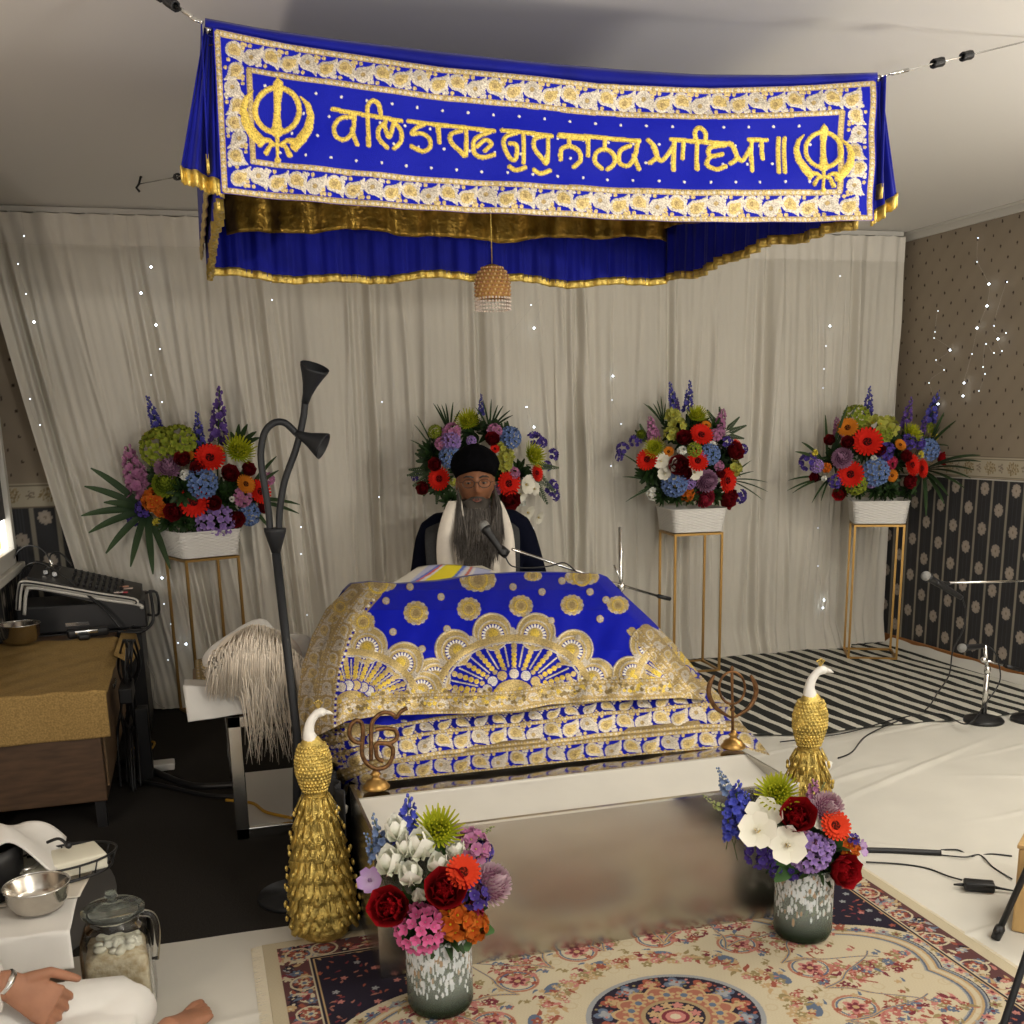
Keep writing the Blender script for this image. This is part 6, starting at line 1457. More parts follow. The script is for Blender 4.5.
mb = MB()
for sg in (-1, 1):
    rows = []
    for z, x0, x1, y in ((.55, .03, .180, -.190), (.70, .03, .190, -.185), (.80, .03, .198, -.182), (.88, .03, .200, -.180), (.96, .05, .202, -.160), (sz+.010, .06, .200, -.115), (sz+.028, .065, .196, -.050), (sz+.024, .07, .196, .05), (.94, .06, .180, .130), (.75, .03, .19, .160)):
        rows.append([Vector((hx+min(y, 0)*.24+sg*(x0+(x1-x0)*s_), PY+y+(.05*s_**3 if y < 0 else -.05*s_**3), z-.030*s_**2*(1 if z > .9 else 0))) for s_ in np.linspace(0, 1, 8)])
    mb.loft(rows, closed=False)
mb.build('vest', 'greyfab', t, mods=(('SOLIDIFY', dict(thickness=.010)), ('SUBSURF', dict(levels=1, render_levels=1))))
for sg, L in ((-1, [(500, 449, 462), (512, 444, 463), (525, 440, 463), (540, 437, 464), (560, 437, 465), (580, 440, 466), (600, 441, 466)]), (1, [(500, 492, 500), (512, 492, 506), (525, 491, 511), (540, 489, 514), (560, 488, 515), (580, 488, 515), (600, 488, 515)])):
    mb = MB(); rows = []
    for k, (py, xa, xb) in enumerate(L):
        y = PY-.10-.085*min(1, k/2.2); a, b = P(xa, py, Y=y), P(xb, py, Y=y); rows.append([a.lerp(b, s_)+Vector((0, -.010*sin(s_*9+sg)*min(1, k/2)-.006*sin(s_*pi), 0)) for s_ in np.linspace(0, 1, 12)])
    back = [Vector((hx+sg*(.070+.03*s_), PY+.02+.0*s_, sz+.045-.02*s_)) for s_ in np.linspace(0, 1, 12)]
    if sg < 0: back = back[::-1]
    mid = [a.lerp(b, .5)+Vector((0, -.02, .02)) for a, b in zip(rows[0], back)]
    b2 = [v+Vector((0, .10, -.04)) for v in back]
    mb.loft([b2, back, mid]+rows, closed=False); mb.build('shawl_end', 'creamfab', t, mods=(('SOLIDIFY', dict(thickness=.008)), ('SUBSURF', dict(levels=1, render_levels=1))))
mb = MB()
for q in range(4): mb.ell(P(478+q*.5, 549+q*11, Y=PY-.175), .0045, 8, 6)
mb.build('button', 'porcelain', t)
# --- seated person at the lower left, mostly out of the picture
t = empty('person', 'partly seen person in white clothes sitting cross-legged at the lower left corner', 'person', (-.70, 2.12, .02))
W = P(22, 985, Y=2.30); Hn = P(70, 1012, Y=2.34)
mb = MB(); px_, py_ = -.74, 2.10
hcc = Vector((px_+.02, py_+.03, .80)); head_mesh(mb, hcc, radians(60), radians(14))
torso(mb, [((px_, py_, .03), .17, .14), ((px_, py_, .12), .18, .15), ((px_, py_, .28), .15, .12), ((px_, py_+.01, .42), .17, .12), ((px_, py_+.01, .52), .18, .11), ((px_, py_+.02, .59), .12, .085), ((px_, py_+.02, .63), .058, .06), ((px_+.01, py_+.02, .72), .052, .055)])
kn = P(140, 1004, z=.075); ank = P(165, 1030, z=.05); toe = P(197, 1003, z=.055)
mb.tube(smooth_path([(px_+.08, py_+.08, .10), ((px_+kn.x)/2, (py_+kn.y)/2+.04, .12), (kn.x-.03, kn.y, .07)], 5), list(np.linspace(.082, .055, 11)), 14)
mb.tube(smooth_path([(kn.x-.03, kn.y, .07), (kn.x-.12, kn.y-.16, .055), (kn.x-.25, kn.y-.26, .05)], 5), list(np.linspace(.052, .035, 11)), 14)
mb.tube(smooth_path([(px_+.06, py_-.09, .09), (-.42, 1.80, .09), (-.26, 2.08, .06), (ank.x-.05, ank.y-.06, .048)], 5), list(np.interp(np.linspace(0, 1, 16), [0, .5, 1], [.08, .055, .036])), 14)
# foot with five toes
fd = (toe-ank); fd.z = 0; fd.normalize(); sd = Vector((-fd.y, fd.x, 0)); L = .19
mb.loft([[ank-fd*.05+fd*(L*q)+sd*(w*cos(a))+Vector((0, 0, h*sin(a)+dz)) for a in np.linspace(0, 2*pi, 16, endpoint=False)] for q, w, h, dz in ((0, .018, .016, -.018), (.12, .028, .030, -.012), (.35, .030, .034, -.010), (.6, .036, .024, -.020), (.82, .041, .017, -.026), (.95, .036, .012, -.030))])
for k, (o_, l_, r_) in enumerate(((.027, .050, .0135), (.009, .047, .0100), (-.006, .042, .0095), (-.019, .036, .009), (-.031, .029, .0085))):
    b = ank+fd*(L*.84-.05-.004*k)+sd*o_+Vector((0, 0, -.026)); mb.tube([b, b+fd*l_*.6+Vector((0, 0, .004)), b+fd*l_], [r_, r_*1.02, r_*.9], 10); mb.ell(b+fd*l_, r_*.9, 8, 6)
el = Vector((px_-.02, py_+.10, .30)); sh = Vector((px_+.05, py_+.14, .50))
wr = P(8, 985, Y=2.25); mb.tube(smooth_path([(px_, py_+.06, .52), sh, el+Vector((0, .04, 0)), wr], 5), list(np.interp(np.linspace(0, 1, 16), [0, .4, .7, 1], [.045, .045, .038, .031])), 12)
hand(mb, wr, P(50, 1005, Y=2.26)-wr, (.05, .75, -.62), 1.15, .85, side=1, thumb=.1)
sh2 = Vector((px_+.02, py_-.16, .50)); mb.tube(smooth_path([(px_, py_-.06, .52), sh2, (px_+.10, py_-.22, .28), (px_+.30, py_-.16, .20)], 5), list(np.interp(np.linspace(0, 1, 16), [0, .4, .7, 1], [.045, .045, .036, .026])), 12)
hand(mb, (px_+.30, py_-.16, .20), (.8, .5, -.2), (0, 0, -1), 1, .4)
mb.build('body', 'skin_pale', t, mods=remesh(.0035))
mb = MB(); mb.tube([wr+(Vector(wr)-P(52, 1010, Y=2.27)).normalized()*.004+Vector((0, 0, 0))+v for v in (Vector((0, 0, 0)),)]+[wr-(P(52, 1010, Y=2.27)-wr).normalized()*.012], .031, 20); mb.build('wrist_watch', 'chrome', t)
mb = MB(); torso(mb, [((px_, py_, .02), .22, .19), ((px_, py_, .12), .21, .18), ((px_, py_, .28), .18, .145), ((px_, py_+.01, .42), .19, .14), ((px_, py_+.01, .53), .195, .13), ((px_, py_+.02, .60), .13, .10), ((px_, py_+.02, .63), .075, .075)])
q = smooth_path([(px_, py_+.06, .53), sh+Vector((0, .01, .005)), el+Vector((0, .04, 0)), wr.lerp(el, .05)], 5); mb.tube(q, list(np.interp(np.linspace(0, 1, len(q)), [0, .4, .7, 1], [.062, .064, .062, .054])), 14)
q = smooth_path([(px_, py_-.06, .53), sh2, (px_+.10, py_-.22, .28), (px_+.28, py_-.17, .20)], 5); mb.tube(q, list(np.interp(np.linspace(0, 1, len(q)), [0, .4, .7, 1], [.062, .064, .058, .045])), 14)
mb.build('kurta', 'whitefab', t, mods=remesh(.009)+(('DISPLACE', dict(strength=.008, mid_level=.5)),))
mb = MB()
mb.tube(smooth_path([(px_+.06, py_+.06, .10), ((px_+kn.x)/2, (py_+kn.y)/2+.04, .125), (kn.x-.03, kn.y, .074)], 5), list(np.linspace(.10, .073, 11)), 18)
mb.tube(smooth_path([(kn.x-.03, kn.y, .074), (kn.x-.06, kn.y-.10, .07), (kn.x-.24, kn.y-.26, .06)], 5), list(np.linspace(.073, .055, 11)), 18)
mb.tube(smooth_path([(px_+.05, py_-.09, .10), (-.42, 1.80, .095), (-.28, 2.06, .07), (ank.x-.07, ank.y-.07, .056)], 5), list(np.interp(np.linspace(0, 1, 16), [0, .5, 1], [.10, .075, .052])), 18)
mb.loft([[Vector((x, y+hw_*cos(a), .05+h_*max(-.3, sin(a)))) for a in np.linspace(0, 2*pi, 20, endpoint=False)] for x, y, hw_, h_ in ((px_+.02, 2.08, .18, .10), (-.55, 2.14, .22, .13), (-.42, 2.20, .20, .12), (-.30, 2.28, .15, .09), (-.22, 2.34, .08, .06))])
mb.build('trousers', 'whitefab', t, mods=remesh(.008))
mb = MB(); mb.lathe([(0, .14), (.03, .138), (.07, .12), (.098, .075), (.098, .04), (.088, .02), (.0, .02)], hcc, 40); mb.build('turban', 'whitefab', t)

# ------------------------------------------------------------------ left side: cabinet and what stands on it
ZT = .505; CXL, CXR, CYF, CYBk = XL+.005, -.385, 3.93, 5.15
t = empty('cabinet', 'brown wood-grain sideboard along the left wall under a gold cloth', 'cabinet', (-.62, 4.5, 0))
MB().box((CXL, CYF, .10), (CXR, CYBk, ZT-.004), .004).build('body', 'wood', t, smooth=False)
MB().box((CXL, CYF+.03, .0), (CXL+.04, CYBk-.03, .10)).build('plinth', 'black', t, smooth=False)
for y in (CYF+.01, CYBk-.05):
    for x in (CXR-.045, CXL+.05): MB().box((x, y, 0), (x+.035, y+.035, .10)).build('leg', 'black', t, smooth=False)
dr = MB().box((CXR, CYF+.05, .14), (CXR+.008, CYBk-.05, .46), .003).build('door', 'woodmid', t, smooth=False); MB().box((CXR+.008, 4.5, .38), (CXR+.02, 4.62, .40), .003).build('handle', 'chrome', dr, smooth=False)
t = empty('gold_table_cloth', 'patterned gold brocade cloth covering the sideboard top', 'cloth', (-.6, 4.5, ZT))
n, m_ = 90, 160; x0, x1 = CXL+.005, -.35
S, Q = np.meshgrid(np.linspace(0, 1, n), np.linspace(0, 1, m_)); ln = .17+1.25*Q; Lq = Q*(.17+1.05)
X = x0+(x1-x0)*S; Z = np.where(Lq < .17, ZT+.004-(.17-Lq), ZT+.004+.003*np.sin(X*40)*np.sin(Lq*30)); Y = np.where(Lq < .17, CYF-.012-.004*np.sin(X*25), CYF-.012+(Lq-.17))
Z = np.where(Lq > .17, Z-.0*X, Z); ov = np.clip((X-CXR+.01)/.04, 0, 1); Z = Z-ov*ov*.02*(Lq > .17)
grid_obj('cloth', X, Y, Z, 'goldbrocade', t, solid=.004)
a = grid_obj('corner_flap', *[np.array(v) for v in zip(*[])] if 0 else (np.array([[-.36, -.30], [-.36, -.275], [-.36, -.30]]), np.array([[4.55, 4.60], [4.9, 4.85], [5.12, 5.10]]), np.array([[ZT+.004, ZT-.05], [ZT+.006, ZT-.035], [ZT+.004, ZT-.01]])), 'goldbrocade', t, solid=.004, smooth=False)
def bowl(name, label, c, r, h, group=None):
    t = empty(name, label, 'bowl', c, group=group)
    MB().lathe([(0, 0), (r*.45, 0), (r*.75, h*.12), (r*.93, h*.45), (r, h*.95), (r*1.04, h), (r*1.02, h*.97), (r*.97, h*.92), (r*.89, h*.45), (r*.7, h*.16), (0, h*.06)], c, 48).build('shell', 'steel_bowl', t)
    MB().tube([Vector(c)+Vector((r*1.03*cos(a), r*1.03*sin(a), h)) for a in np.linspace(0, 2*pi, 48, endpoint=False)], .0022, 6, closed=True).build('rim', 'chrome', t)
    return t
bc = P(27, 638, z=ZT+.01); bowl('steel_bowl', 'brass-tinted steel bowl on the gold cloth, beside the left wall', (XL+.105, 4.93, ZT+.010), .084, .085)
# shaver-like device (microphone receiver) on the cloth
dc = P(88, 634, z=ZT+.02); t = empty('radio_receiver', 'small black handheld device with a cable plug on the gold cloth', 'device', (dc.x, dc.y, ZT+.006))
Rm = Matrix.Rotation(radians(12), 3, 'Z')
mb = MB(); v, f = bmesh_box((-.085, -.022, 0), (.085, .024, .040), .010); mb.add([Rm @ q+Vector((dc.x, dc.y, ZT+.008)) for q in v], f); mb.build('casing', 'black', t)
v, f = bmesh_box((-.055, -.026, .018), (.04, -.020, .034), .002); MB().add([Rm @ q+Vector((dc.x, dc.y, ZT+.008)) for q in v], f).build('display', 'chrome', t)
v, f = bmesh_box((-.05, -.085, 0), (.0, -.035, .028), .009); MB().add([Rm @ q+Vector((dc.x, dc.y, ZT+.008)) for q in v], f).build('plug', 'black', t)
MB().tube(smooth_path([Vector((dc.x+.08, dc.y+.02, ZT+.02)), Vector((dc.x+.15, dc.y+.1, ZT+.01)), Vector((dc.x+.22, dc.y+.3, ZT+.02))], 6), .0025, 6).build('cable', 'black', t)
# rack case with mixer
t = empty('amplifier_case', 'black amplifier case with a metal handle behind the gold cloth', 'amplifier', (-.52, 5.28, ZT))
MB().box((XL+.02, 5.17, 0), (-.28, 5.55, ZT-.002), .004).build('cabinet_shelf', 'black', t, smooth=False)
o = MB().box((XL+.06, 5.18, ZT), (-.25, 5.52, ZT+.125), .008).build('case', 'black', t, smooth=False)
MB().tube(smooth_path([(-.25, 5.24, ZT+.05), (-.20, 5.24, ZT+.05), (-.20, 5.24, ZT+.15), (-.25, 5.24, ZT+.15)], 4), .006, 8).build('handle', 'black', t)
MB().box((-.60, 5.176, ZT+.03), (-.50, 5.181, ZT+.045)).build('badge', 'chrome', t, smooth=False)
t = empty('audio_mixer', 'slanted audio mixing desk with pale side rails and rows of knobs', 'mixer', (-.52, 5.28, ZT+.13))
def mx(u, v, h=0):   # u 0..1 left-right, v 0..1 front-back, on the slanted top
    a, b = P(27, 577, Y=5.17), P(140, 601, Y=5.17); return a+(b-a)*u+Vector((0, .34*v, .035*v))+Vector((.03, 0, .16)).normalized()*h
q = []
a, b = P(18, 612, Y=5.15), P(27, 577, Y=5.15); c_, d_ = P(136, 604, Y=5.15), P(137, 611, Y=5.15)
mb = MB()
outer = [P(18, 610, Y=5.16), P(20, 588, Y=5.16), P(26, 583, Y=5.16), P(60, 588, Y=5.16), P(100, 595, Y=5.16), P(133, 600, Y=5.16), P(136, 604, Y=5.16)]
mb.tube(smooth_path(outer, 5), .012, 8); mb.build('side_rail', 'trim', t)
MB().tube(smooth_path([v+Vector((.0, -.010, .002)) for v in outer], 5), .0042, 6).build('rail_groove', 'black', t)
ins = [v+Vector((.022, .006, -.024)) for v in outer]; MB().tube(smooth_path(ins, 5), .008, 8).build('side_rail', 'trim', t)
mb = MB(); A_, B_ = mx(0, 0), mx(1, 0); C_, D_ = mx(1, 1), mx(0, 1); dn = Vector((0, 0, -.05)); mb.loft([[A_, B_, C_, D_], [v+dn for v in (A_, B_, C_, D_)]]); mb.build('desk_body', 'black', t, smooth=False)
for i in range(9):
    for j in range(4): MB().lathe([(.007, 0), (.006, .016), (0, .016)], mx(.38+i*.055, .15+j*.22, .001), 10).build('knob', 'black' if (i+j) % 4 else mat('dark_knob', (.05, .05, .055), .5) if (i, j) == (0, 0) else 'black', t)
for i, (u, v_, cc) in enumerate(((.84, .22, (.5, .03, .05)), (.80, .18, (.6, .5, .45)), (.88, .5, (.55, .45, .38)), (.84, .55, (.6, .3, .2)))):
    a_ = mx(u, v_, .004); MB().box((a_.x-.020, a_.y-.018, a_.z-.001), (a_.x+.020, a_.y+.018, a_.z+.003)).build('sticker', mat('sticker_%d' % i, cc, .5), t, smooth=False)
MB().box(tuple(mx(.12, .3, .002)), tuple(mx(.16, .9, .004))).box(tuple(mx(.2, .3, .002)), tuple(mx(.24, .9, .004))).build('label_strip', 'chrome', t, smooth=False)
# cables on the mixer
def cable(label, pts, r=.004, m='black', name='cable', cat='cable', k=8, group=None, parent=None):
    o = MB().tube(smooth_path(pts, k), r, 8).build(name, m, parent)
    if parent is None: tag(o, label, cat, group)
    return o
pp = lambda x, y, Yd: P(x, y, Y=Yd)
cable('black audio cable looping over the mixing desk', [pp(15, 600, 5.3), pp(22, 572, 5.35), pp(35, 563, 5.3), pp(50, 567, 5.3), pp(75, 585, 5.2), pp(105, 610, 5.12), pp(120, 628, 5.1)], .006)
cable('thin cable arching behind the mixing desk', [pp(8, 590, 5.45), pp(14, 558, 5.5), pp(28, 546, 5.5), pp(45, 552, 5.45), pp(55, 575, 5.4)], .0035)
cable('pair of jack leads rising from the mixing desk', [pp(52, 575, 5.4), pp(50, 556, 5.42), pp(60, 553, 5.45), pp(72, 565, 5.4)], .004)
a_ = pp(52, 564, 5.38); tag(MB().tube([a_-Vector((0, 0, .02)), a_+Vector((0, 0, .02))], .008, 10).build('jack_plug', 'chrome'), 'silver jack plug standing on the mixing desk', 'plug')
cable('cable hanging down the right end of the sideboard', [pp(150, 590, 5.15), pp(153, 620, 5.15), pp(140, 632, 5.1), pp(118, 632, 5.05)], .007)
cable('thin white cable against the curtain beside the sideboard', [pp(143, 640, 5.4), pp(148, 665, 5.4), pp(155, 680, 5.42), pp(154, 700, 5.42), pp(165, 708, 5.42)], .002, 'wirem')
t = empty('cable_tangle', 'dark tangle of black cables and power bricks right of the sideboard', 'cables', (-.30, 4.4, 0))
rr = random.Random(8)
for i in range(9):
    x = 120+rr.uniform(0, 22); pts = [pp(x+rr.uniform(-6, 6), y, 4.45+rr.uniform(-.12, .25)) for y in (640, 665, 690, 715, 738)]; pts.append(Vector((pts[-1].x, pts[-1].y-.1, .012))); cable('', pts, .005, parent=t)
MB().box((-.34, 4.3, .36), (-.29, 4.5, .42), .006).build('power_brick', 'black', t, smooth=False); MB().box((-.32, 4.5, .16), (-.26, 4.62, .22), .006).build('power_brick', 'black', t, smooth=False); MB().box((-.30, 4.45, .0), (-.25, 4.52, .30), .004).build('post', 'black', t, smooth=False)
tag(MB().box((-.30, 4.55, 0), (-.17, 4.63, .03), .006).build('power_strip', 'porcelain', smooth=False), 'white power strip on the carpet beside the sideboard', 'power strip')
cable('yellow cable coiled on the carpet by the white power strip', [P(128, 752, z=.01), P(140, 745, z=.012), P(154, 742, z=.01), P(150, 750, z=.01), P(132, 758, z=.01)], .005, mat('yellow_cable', (.45, .25, .02), .5))
cable('thick black cable across the dark carpet', [P(118, 762, z=.012), P(150, 770, z=.012), P(190, 785, z=.012), P(235, 785, z=.012), P(290, 782, z=.012)], .014)
cable('second black cable across the carpet, nearer the camera', [P(118, 778, z=.01), P(160, 785, z=.01), P(205, 795, z=.01), P(240, 797, z=.01)], .009)
cable('yellow cable over the lower shelf of the steel bench', [P(226, 800, z=.05), P(252, 803, z=.05), P(266, 812, z=.05), P(292, 818, z=.05)], .006, M['black'] if 0 else mat('yellow_cable2', (.5, .27, .02), .5))

# ------------------------------------------------------------------ low table at the left front
TZ = .285; t = empty('low_table', 'round-cornered brown wooden low table under white paper at the left', 'table', (-.6, 2.7, 0))
def rr_(x0, x1, y0, y1, z, rad=.05, n=6):
    out = []
    for cx_, cy_, a0 in ((x1-rad, y0+rad, -90), (x1-rad, y1-rad, 0), (x0+rad, y1-rad, 90), (x0+rad, y0+rad, 180)):
        for j in range(n+1): a = radians(a0+90*j/n); out.append(Vector((cx_+rad*cos(a), cy_+rad*sin(a), z)))
    return out
MB().loft([rr_(-.84, -.425, 2.49, 2.86, z) for z in (.0, .26)]).build('body', 'woodmid', t, smooth='auto'); MB().loft([rr_(-.845, -.375, 2.455, 2.905, z) for z in (.261, .28)]).build('top', 'woodmid', t, smooth='auto')
t = empty('paper_cover', 'white paper towel sheets spread over the low table and hanging down', 'cloth', (-.6, 2.7, TZ))
X, Q = np.meshgrid(np.linspace(-.83, -.352, 60), np.linspace(0, 1, 80)); L = Q*.56-.09; Y = np.where(L < 0, 2.447+.003*np.sin(X*40), 2.447+L*1.02); Z = np.where(L < 0, TZ+L+.01*0, TZ+.001+.0015*np.sin(X*60+L*30)); grid_obj('paper_sheet', X, Y, Z, 'whitefab', t, solid=.002)
X, Q = np.meshgrid(np.linspace(-.60, -.345, 30), np.linspace(0, 1, 30)); grid_obj('paper_layer', X+.02*Q, 2.62+.22*Q+.0*X, TZ+.008+.008*np.sin(X*30+Q*5)*Q, 'creamfab', t, solid=.002)
bc = P(38, 900, z=TZ+.03); bowl('steel_bowl', 'shiny steel bowl on the white paper of the low table', (bc.x, bc.y, TZ+.004), .072, .066)
# block of wax / tissue box on a tray
bx = P(62, 868, z=TZ+.03)
t = empty('tissue_block', 'cream paper block on a wire tray behind the steel bowl', 'paper stack', (bx.x, bx.y, TZ)); Rz = Matrix.Rotation(radians(20), 3, 'Z')
def rbox(a, b, bev, m, nm, R_=Rz, c_=None):
    c_ = c_ if c_ is not None else Vector((bx.x, bx.y, TZ)); v, f = bmesh_box(a, b, bev); return MB().add([R_ @ q+c_ for q in v], f).build(nm, m, t)
rbox((-.11, -.055, .022), (.10, .06, .062), .006, 'paper', 'paper_block')
mb = MB()
ring = [Rz @ Vector((.122*cos(a), .078*sin(a), .020))+Vector((bx.x, bx.y, TZ)) for a in np.linspace(0, 2*pi, 36, endpoint=False)]; mb.tube(ring, .004, 6, closed=True); mb.tube([v+Vector((0, 0, .035))+(v-Vector((bx.x, bx.y, TZ)))*.12 for v in ring], .003, 6, closed=True)
for i in range(0, 36, 2): mb.tube([ring[i], ring[i]+Vector((0, 0, .035))+(ring[i]-Vector((bx.x, bx.y, TZ)))*.12], .002, 5)
mb.build('wire_tray', 'black', t)
mb = MB(); c_ = bx+Vector((.0, .01, .045)); mb.tube(smooth_path([c_+Vector((-.03, .01, .02)), c_+Vector((0, 0, .03)), c_+Vector((.02, -.01, .014))], 6), .004, 8).ell(c_+Vector((.022, -.012, .014)), .009, 10, 8); mb.build('clip', 'black', t)
pc = P(0, 872, z=TZ+.06); t = empty('cooking_pot', 'black pot with loop handle at the left picture edge on the low table', 'pot', (pc.x-.04, pc.y, TZ))
c_ = (pc.x-.05, pc.y, TZ+.004); MB().lathe([(0, 0), (.08, 0), (.10, .01), (.105, .09), (.108, .13), (.100, .13), (.097, .015), (0, .01)], c_, 40).build('pot_body', 'black', t)
MB().tube([Vector(c_)+Vector((.105+.035*sin(a), 0+.045*cos(a), .07)) for a in np.linspace(.1, pi-.1, 14)], .006, 8).build('handle', 'chrome', t)
a_ = P(28, 888, z=TZ+.05); MB().lathe([(0, 0), (.028, 0), (.032, .012), (.028, .02), (0, .022)], Vector(c_)+Vector((.12, .02, .02)), 24, axis=(.6, -.6, .4)).build('knob_dial', 'black', t)
t = empty('white_cloth', 'crumpled white cloth lying over the black pot', 'cloth', (-.62, 2.8, TZ+.12))
X, Q = np.meshgrid(np.linspace(-.75, -.40, 40), np.linspace(0, 1, 30)); grid_obj('cloth', X, 2.66+.26*Q+.0*X, TZ+.135+.012*np.sin(X*35+Q*4)+.02*np.sin(Q*5+X*12)-.09*np.clip((X+.50)/.10, 0, 1)**1.5, 'whitefab', t, solid=.004)
# glass storage jar
jc = (-.272, 2.60, .008); hw = .078; t = empty('glass_jar', 'square glass storage jar with round lid full of pale sweets', 'jar', jc)
def sq(r, z, e=.28, n=40): return [Vector((jc[0]+r*np.sign(cos(a))*abs(cos(a))**e, jc[1]+r*np.sign(sin(a))*abs(sin(a))**e, jc[2]+z)) for a in np.linspace(0, 2*pi, n, endpoint=False)+.001]
prof = [(hw*.9, 0, .28), (hw, .012, .28), (hw, .14, .28), (hw*.97, .165, .35), (hw*.85, .182, .6), (hw*.72, .190, 1), (hw*.72, .205, 1)]
inn = [(r-.004, z-.001+.004, e) for r, z, e in prof][::-1]
MB().loft([sq(r, z, e) for r, z, e in prof]+[sq(r, z, e) for r, z, e in inn], cap=False).build('jar_body', 'glass', t)
MB().loft([sq(hw-.008, .006), sq(hw-.007, .02), sq(hw-.007, .120), sq(hw-.012, .128), sq(.02, .138, .8)]).build('sweets', 'flour', t)
mb = MB()
for i in range(46):
    a = rr.uniform(0, 6.28); q = rr.uniform(0, .055); mb.ell((jc[0]+q*cos(a), jc[1]+q*sin(a), jc[2]+.134+rr.uniform(-.004, .01)), (rr.uniform(.008, .016), rr.uniform(.008, .014), .007), 8, 5)
tag(mb.build('sugar_pieces', 'paper', t), kind='stuff')
MB().lathe([(0, .206), (.066, .206), (.071, .211), (.071, .218), (.060, .224), (.03, .228), (.012, .232), (.008, .240), (.014, .247), (.012, .256), (0, .258)], jc, 40).build('lid', mat('lid_glass', (.72, .78, .74), .05, trans=.95, ior=1.2), t)
mb = MB(); mb.tube(smooth_path([(jc[0]+.055, jc[1]-.0, jc[2]+.20), (jc[0]+.085, jc[1], jc[2]+.19), (jc[0]+.092, jc[1], jc[2]+.15), (jc[0]+.082, jc[1], jc[2]+.09)], 6), .008, 10); mb.build('handle', 'glass', t); t.scale = (1.04, 1.04, 1.16)

# ------------------------------------------------------------------ microphones and stands
def mic(t, a, b, r=.016, head='chrome'):
    a, b = Vector(a), Vector(b); d = (b-a); L = d.length; u = d/L
    gp = (a, r)
    mbody = MB().lathe([(r*1.25, .010), (r*1.38, .016), (r*1.2, .026), (r, .035), (r*.72, L*.95), (r*.55, L), (0, L)], a, 20, axis=u).build('microphone_body', 'black', t)
    MB().ell(a, r*1.35, 18, 12).build('grille', 'mg', mbody)
M['mg'] = mat('mic_grille', (.35, .35, .34), .45, .7, bump=1, bscale=600)
G = 'microphones on stands'
t = empty('microphone_stand', 'microphone on a long boom in front of the seated reader', 'microphone', (1.72, 4.1, 0))
mic(t, P(484, 526, Y=4.05), P(505, 556, Y=3.98))
MB().lathe([(.019, 0), (.019, .035)], P(500, 549, Y=4.0), 16, axis=P(512, 556, Y=4)-P(498, 545, Y=4)).build('clip', 'black', t)
a, b, c_ = P(512, 549, Y=4.0), P(600, 579, Y=4.08), P(658, 596, Y=4.13); bm_ = MB().tube([a, b, c_], .0055, 10).build('boom', 'chrome', t); MB().tube([c_, P(670, 599, Y=4.14)], .009, 10).build('boom_grip', 'black', bm_)
p0 = P(621, 587, Y=4.1); MB().tube([P(620, 527, Y=4.1), p0, Vector((p0.x, 4.1, .03))], .0075, 10).build('pole', 'chrome', t); MB().ell(p0, (.018, .016, .022), 12, 8).build('boom_clamp', 'chrome', t)
MB().tube([P(614, 565, Y=4.1), P(622, 583, Y=4.09)], .004, 8).build('clamp_lever', 'chrome', t)
MB().lathe([(0, 0), (.12, 0), (.125, .01), (.10, .022), (.02, .035), (0, .035)], (p0.x, 4.1, 0), 36).build('base', 'black', t)
MB().tube(smooth_path([P(505, 556, Y=3.98), P(512, 566, Y=3.97), P(530, 568, Y=3.98), P(550, 566, Y=4.0), P(565, 563, Y=4.03), P(580, 575, Y=4.05), P(590, 579, Y=4.07)], 6), .0028, 8).build('cable', 'black', t)
ms = Vector((3.374, 3.97, .006)); t = empty('microphone_stand', 'short chrome microphone stand with black round base by the papered wall', 'microphone', ms)
MB().lathe([(0, 0), (.085, 0), (.09, .008), (.084, .018), (.03, .034), (.014, .04), (0, .04)], ms, 40).build('base', 'black', t)
top = P(985, 645, Y=3.97); MB().tube([ms+Vector((0, 0, .03)), ms+Vector((0, 0, .24))], .012, 14).tube([ms+Vector((0, 0, .24)), top], .009, 12).build('pole', 'chrome', t)
k_ = P(984, 660, Y=3.97); MB().lathe([(.013, 0), (.015, .01), (.015, .025), (.012, .035)], ms+Vector((0, 0, .225)), 16).build('collar', 'chrome', t)
mic(t, P(962, 648, Y=3.93), P(984, 646, Y=3.95), .015)
MB().tube([k_, P(1003, 665, Y=3.96)], .006, 8).build('boom', 'chrome', t); MB().tube([P(1006, 666, Y=3.96), P(1020, 670, Y=3.96)], .010, 10).build('boom_grip', 'black', t); MB().ell(k_, .016, 10, 8).build('boom_clamp', 'chrome', t)
MB().tube(smooth_path([P(988, 646, Y=3.97), P(996, 655, Y=3.95), P(1000, 680, Y=3.93), P(985, 704, Y=3.9), Vector((3.18, 3.84, .05)), P(940, 714, z=.02), P(900, 718, z=.022), P(845, 733, z=.022), P(780, 742, z=.022)], 8), .003, 8).build('cable', 'black', t)
m2 = P(1022, 722, z=.006); t = empty('microphone_stand', 'microphone stand at the right picture edge, its boom pointing left', 'microphone', (m2.x+.05, m2.y, .006), group=None)
bs = Vector((m2.x+.05, m2.y, .006)); MB().lathe([(0, 0), (.085, 0), (.09, .008), (.084, .018), (.03, .034), (.014, .04), (0, .04)], bs, 40).build('base', 'black', t)
bt = P(1040, 581, Y=m2.y); MB().tube([bs+Vector((0, 0, .03)), Vector((bt.x, m2.y, bt.z+.03))], .010, 12).build('pole', 'chrome', t)
MB().tube([Vector((bt.x+.05, bt.y, bt.z)), P(943, 583, Y=m2.y)], .0055, 10).build('boom', 'chrome', t); MB().ell(bt, .016, 10, 8).build('boom_clamp', 'chrome', t)
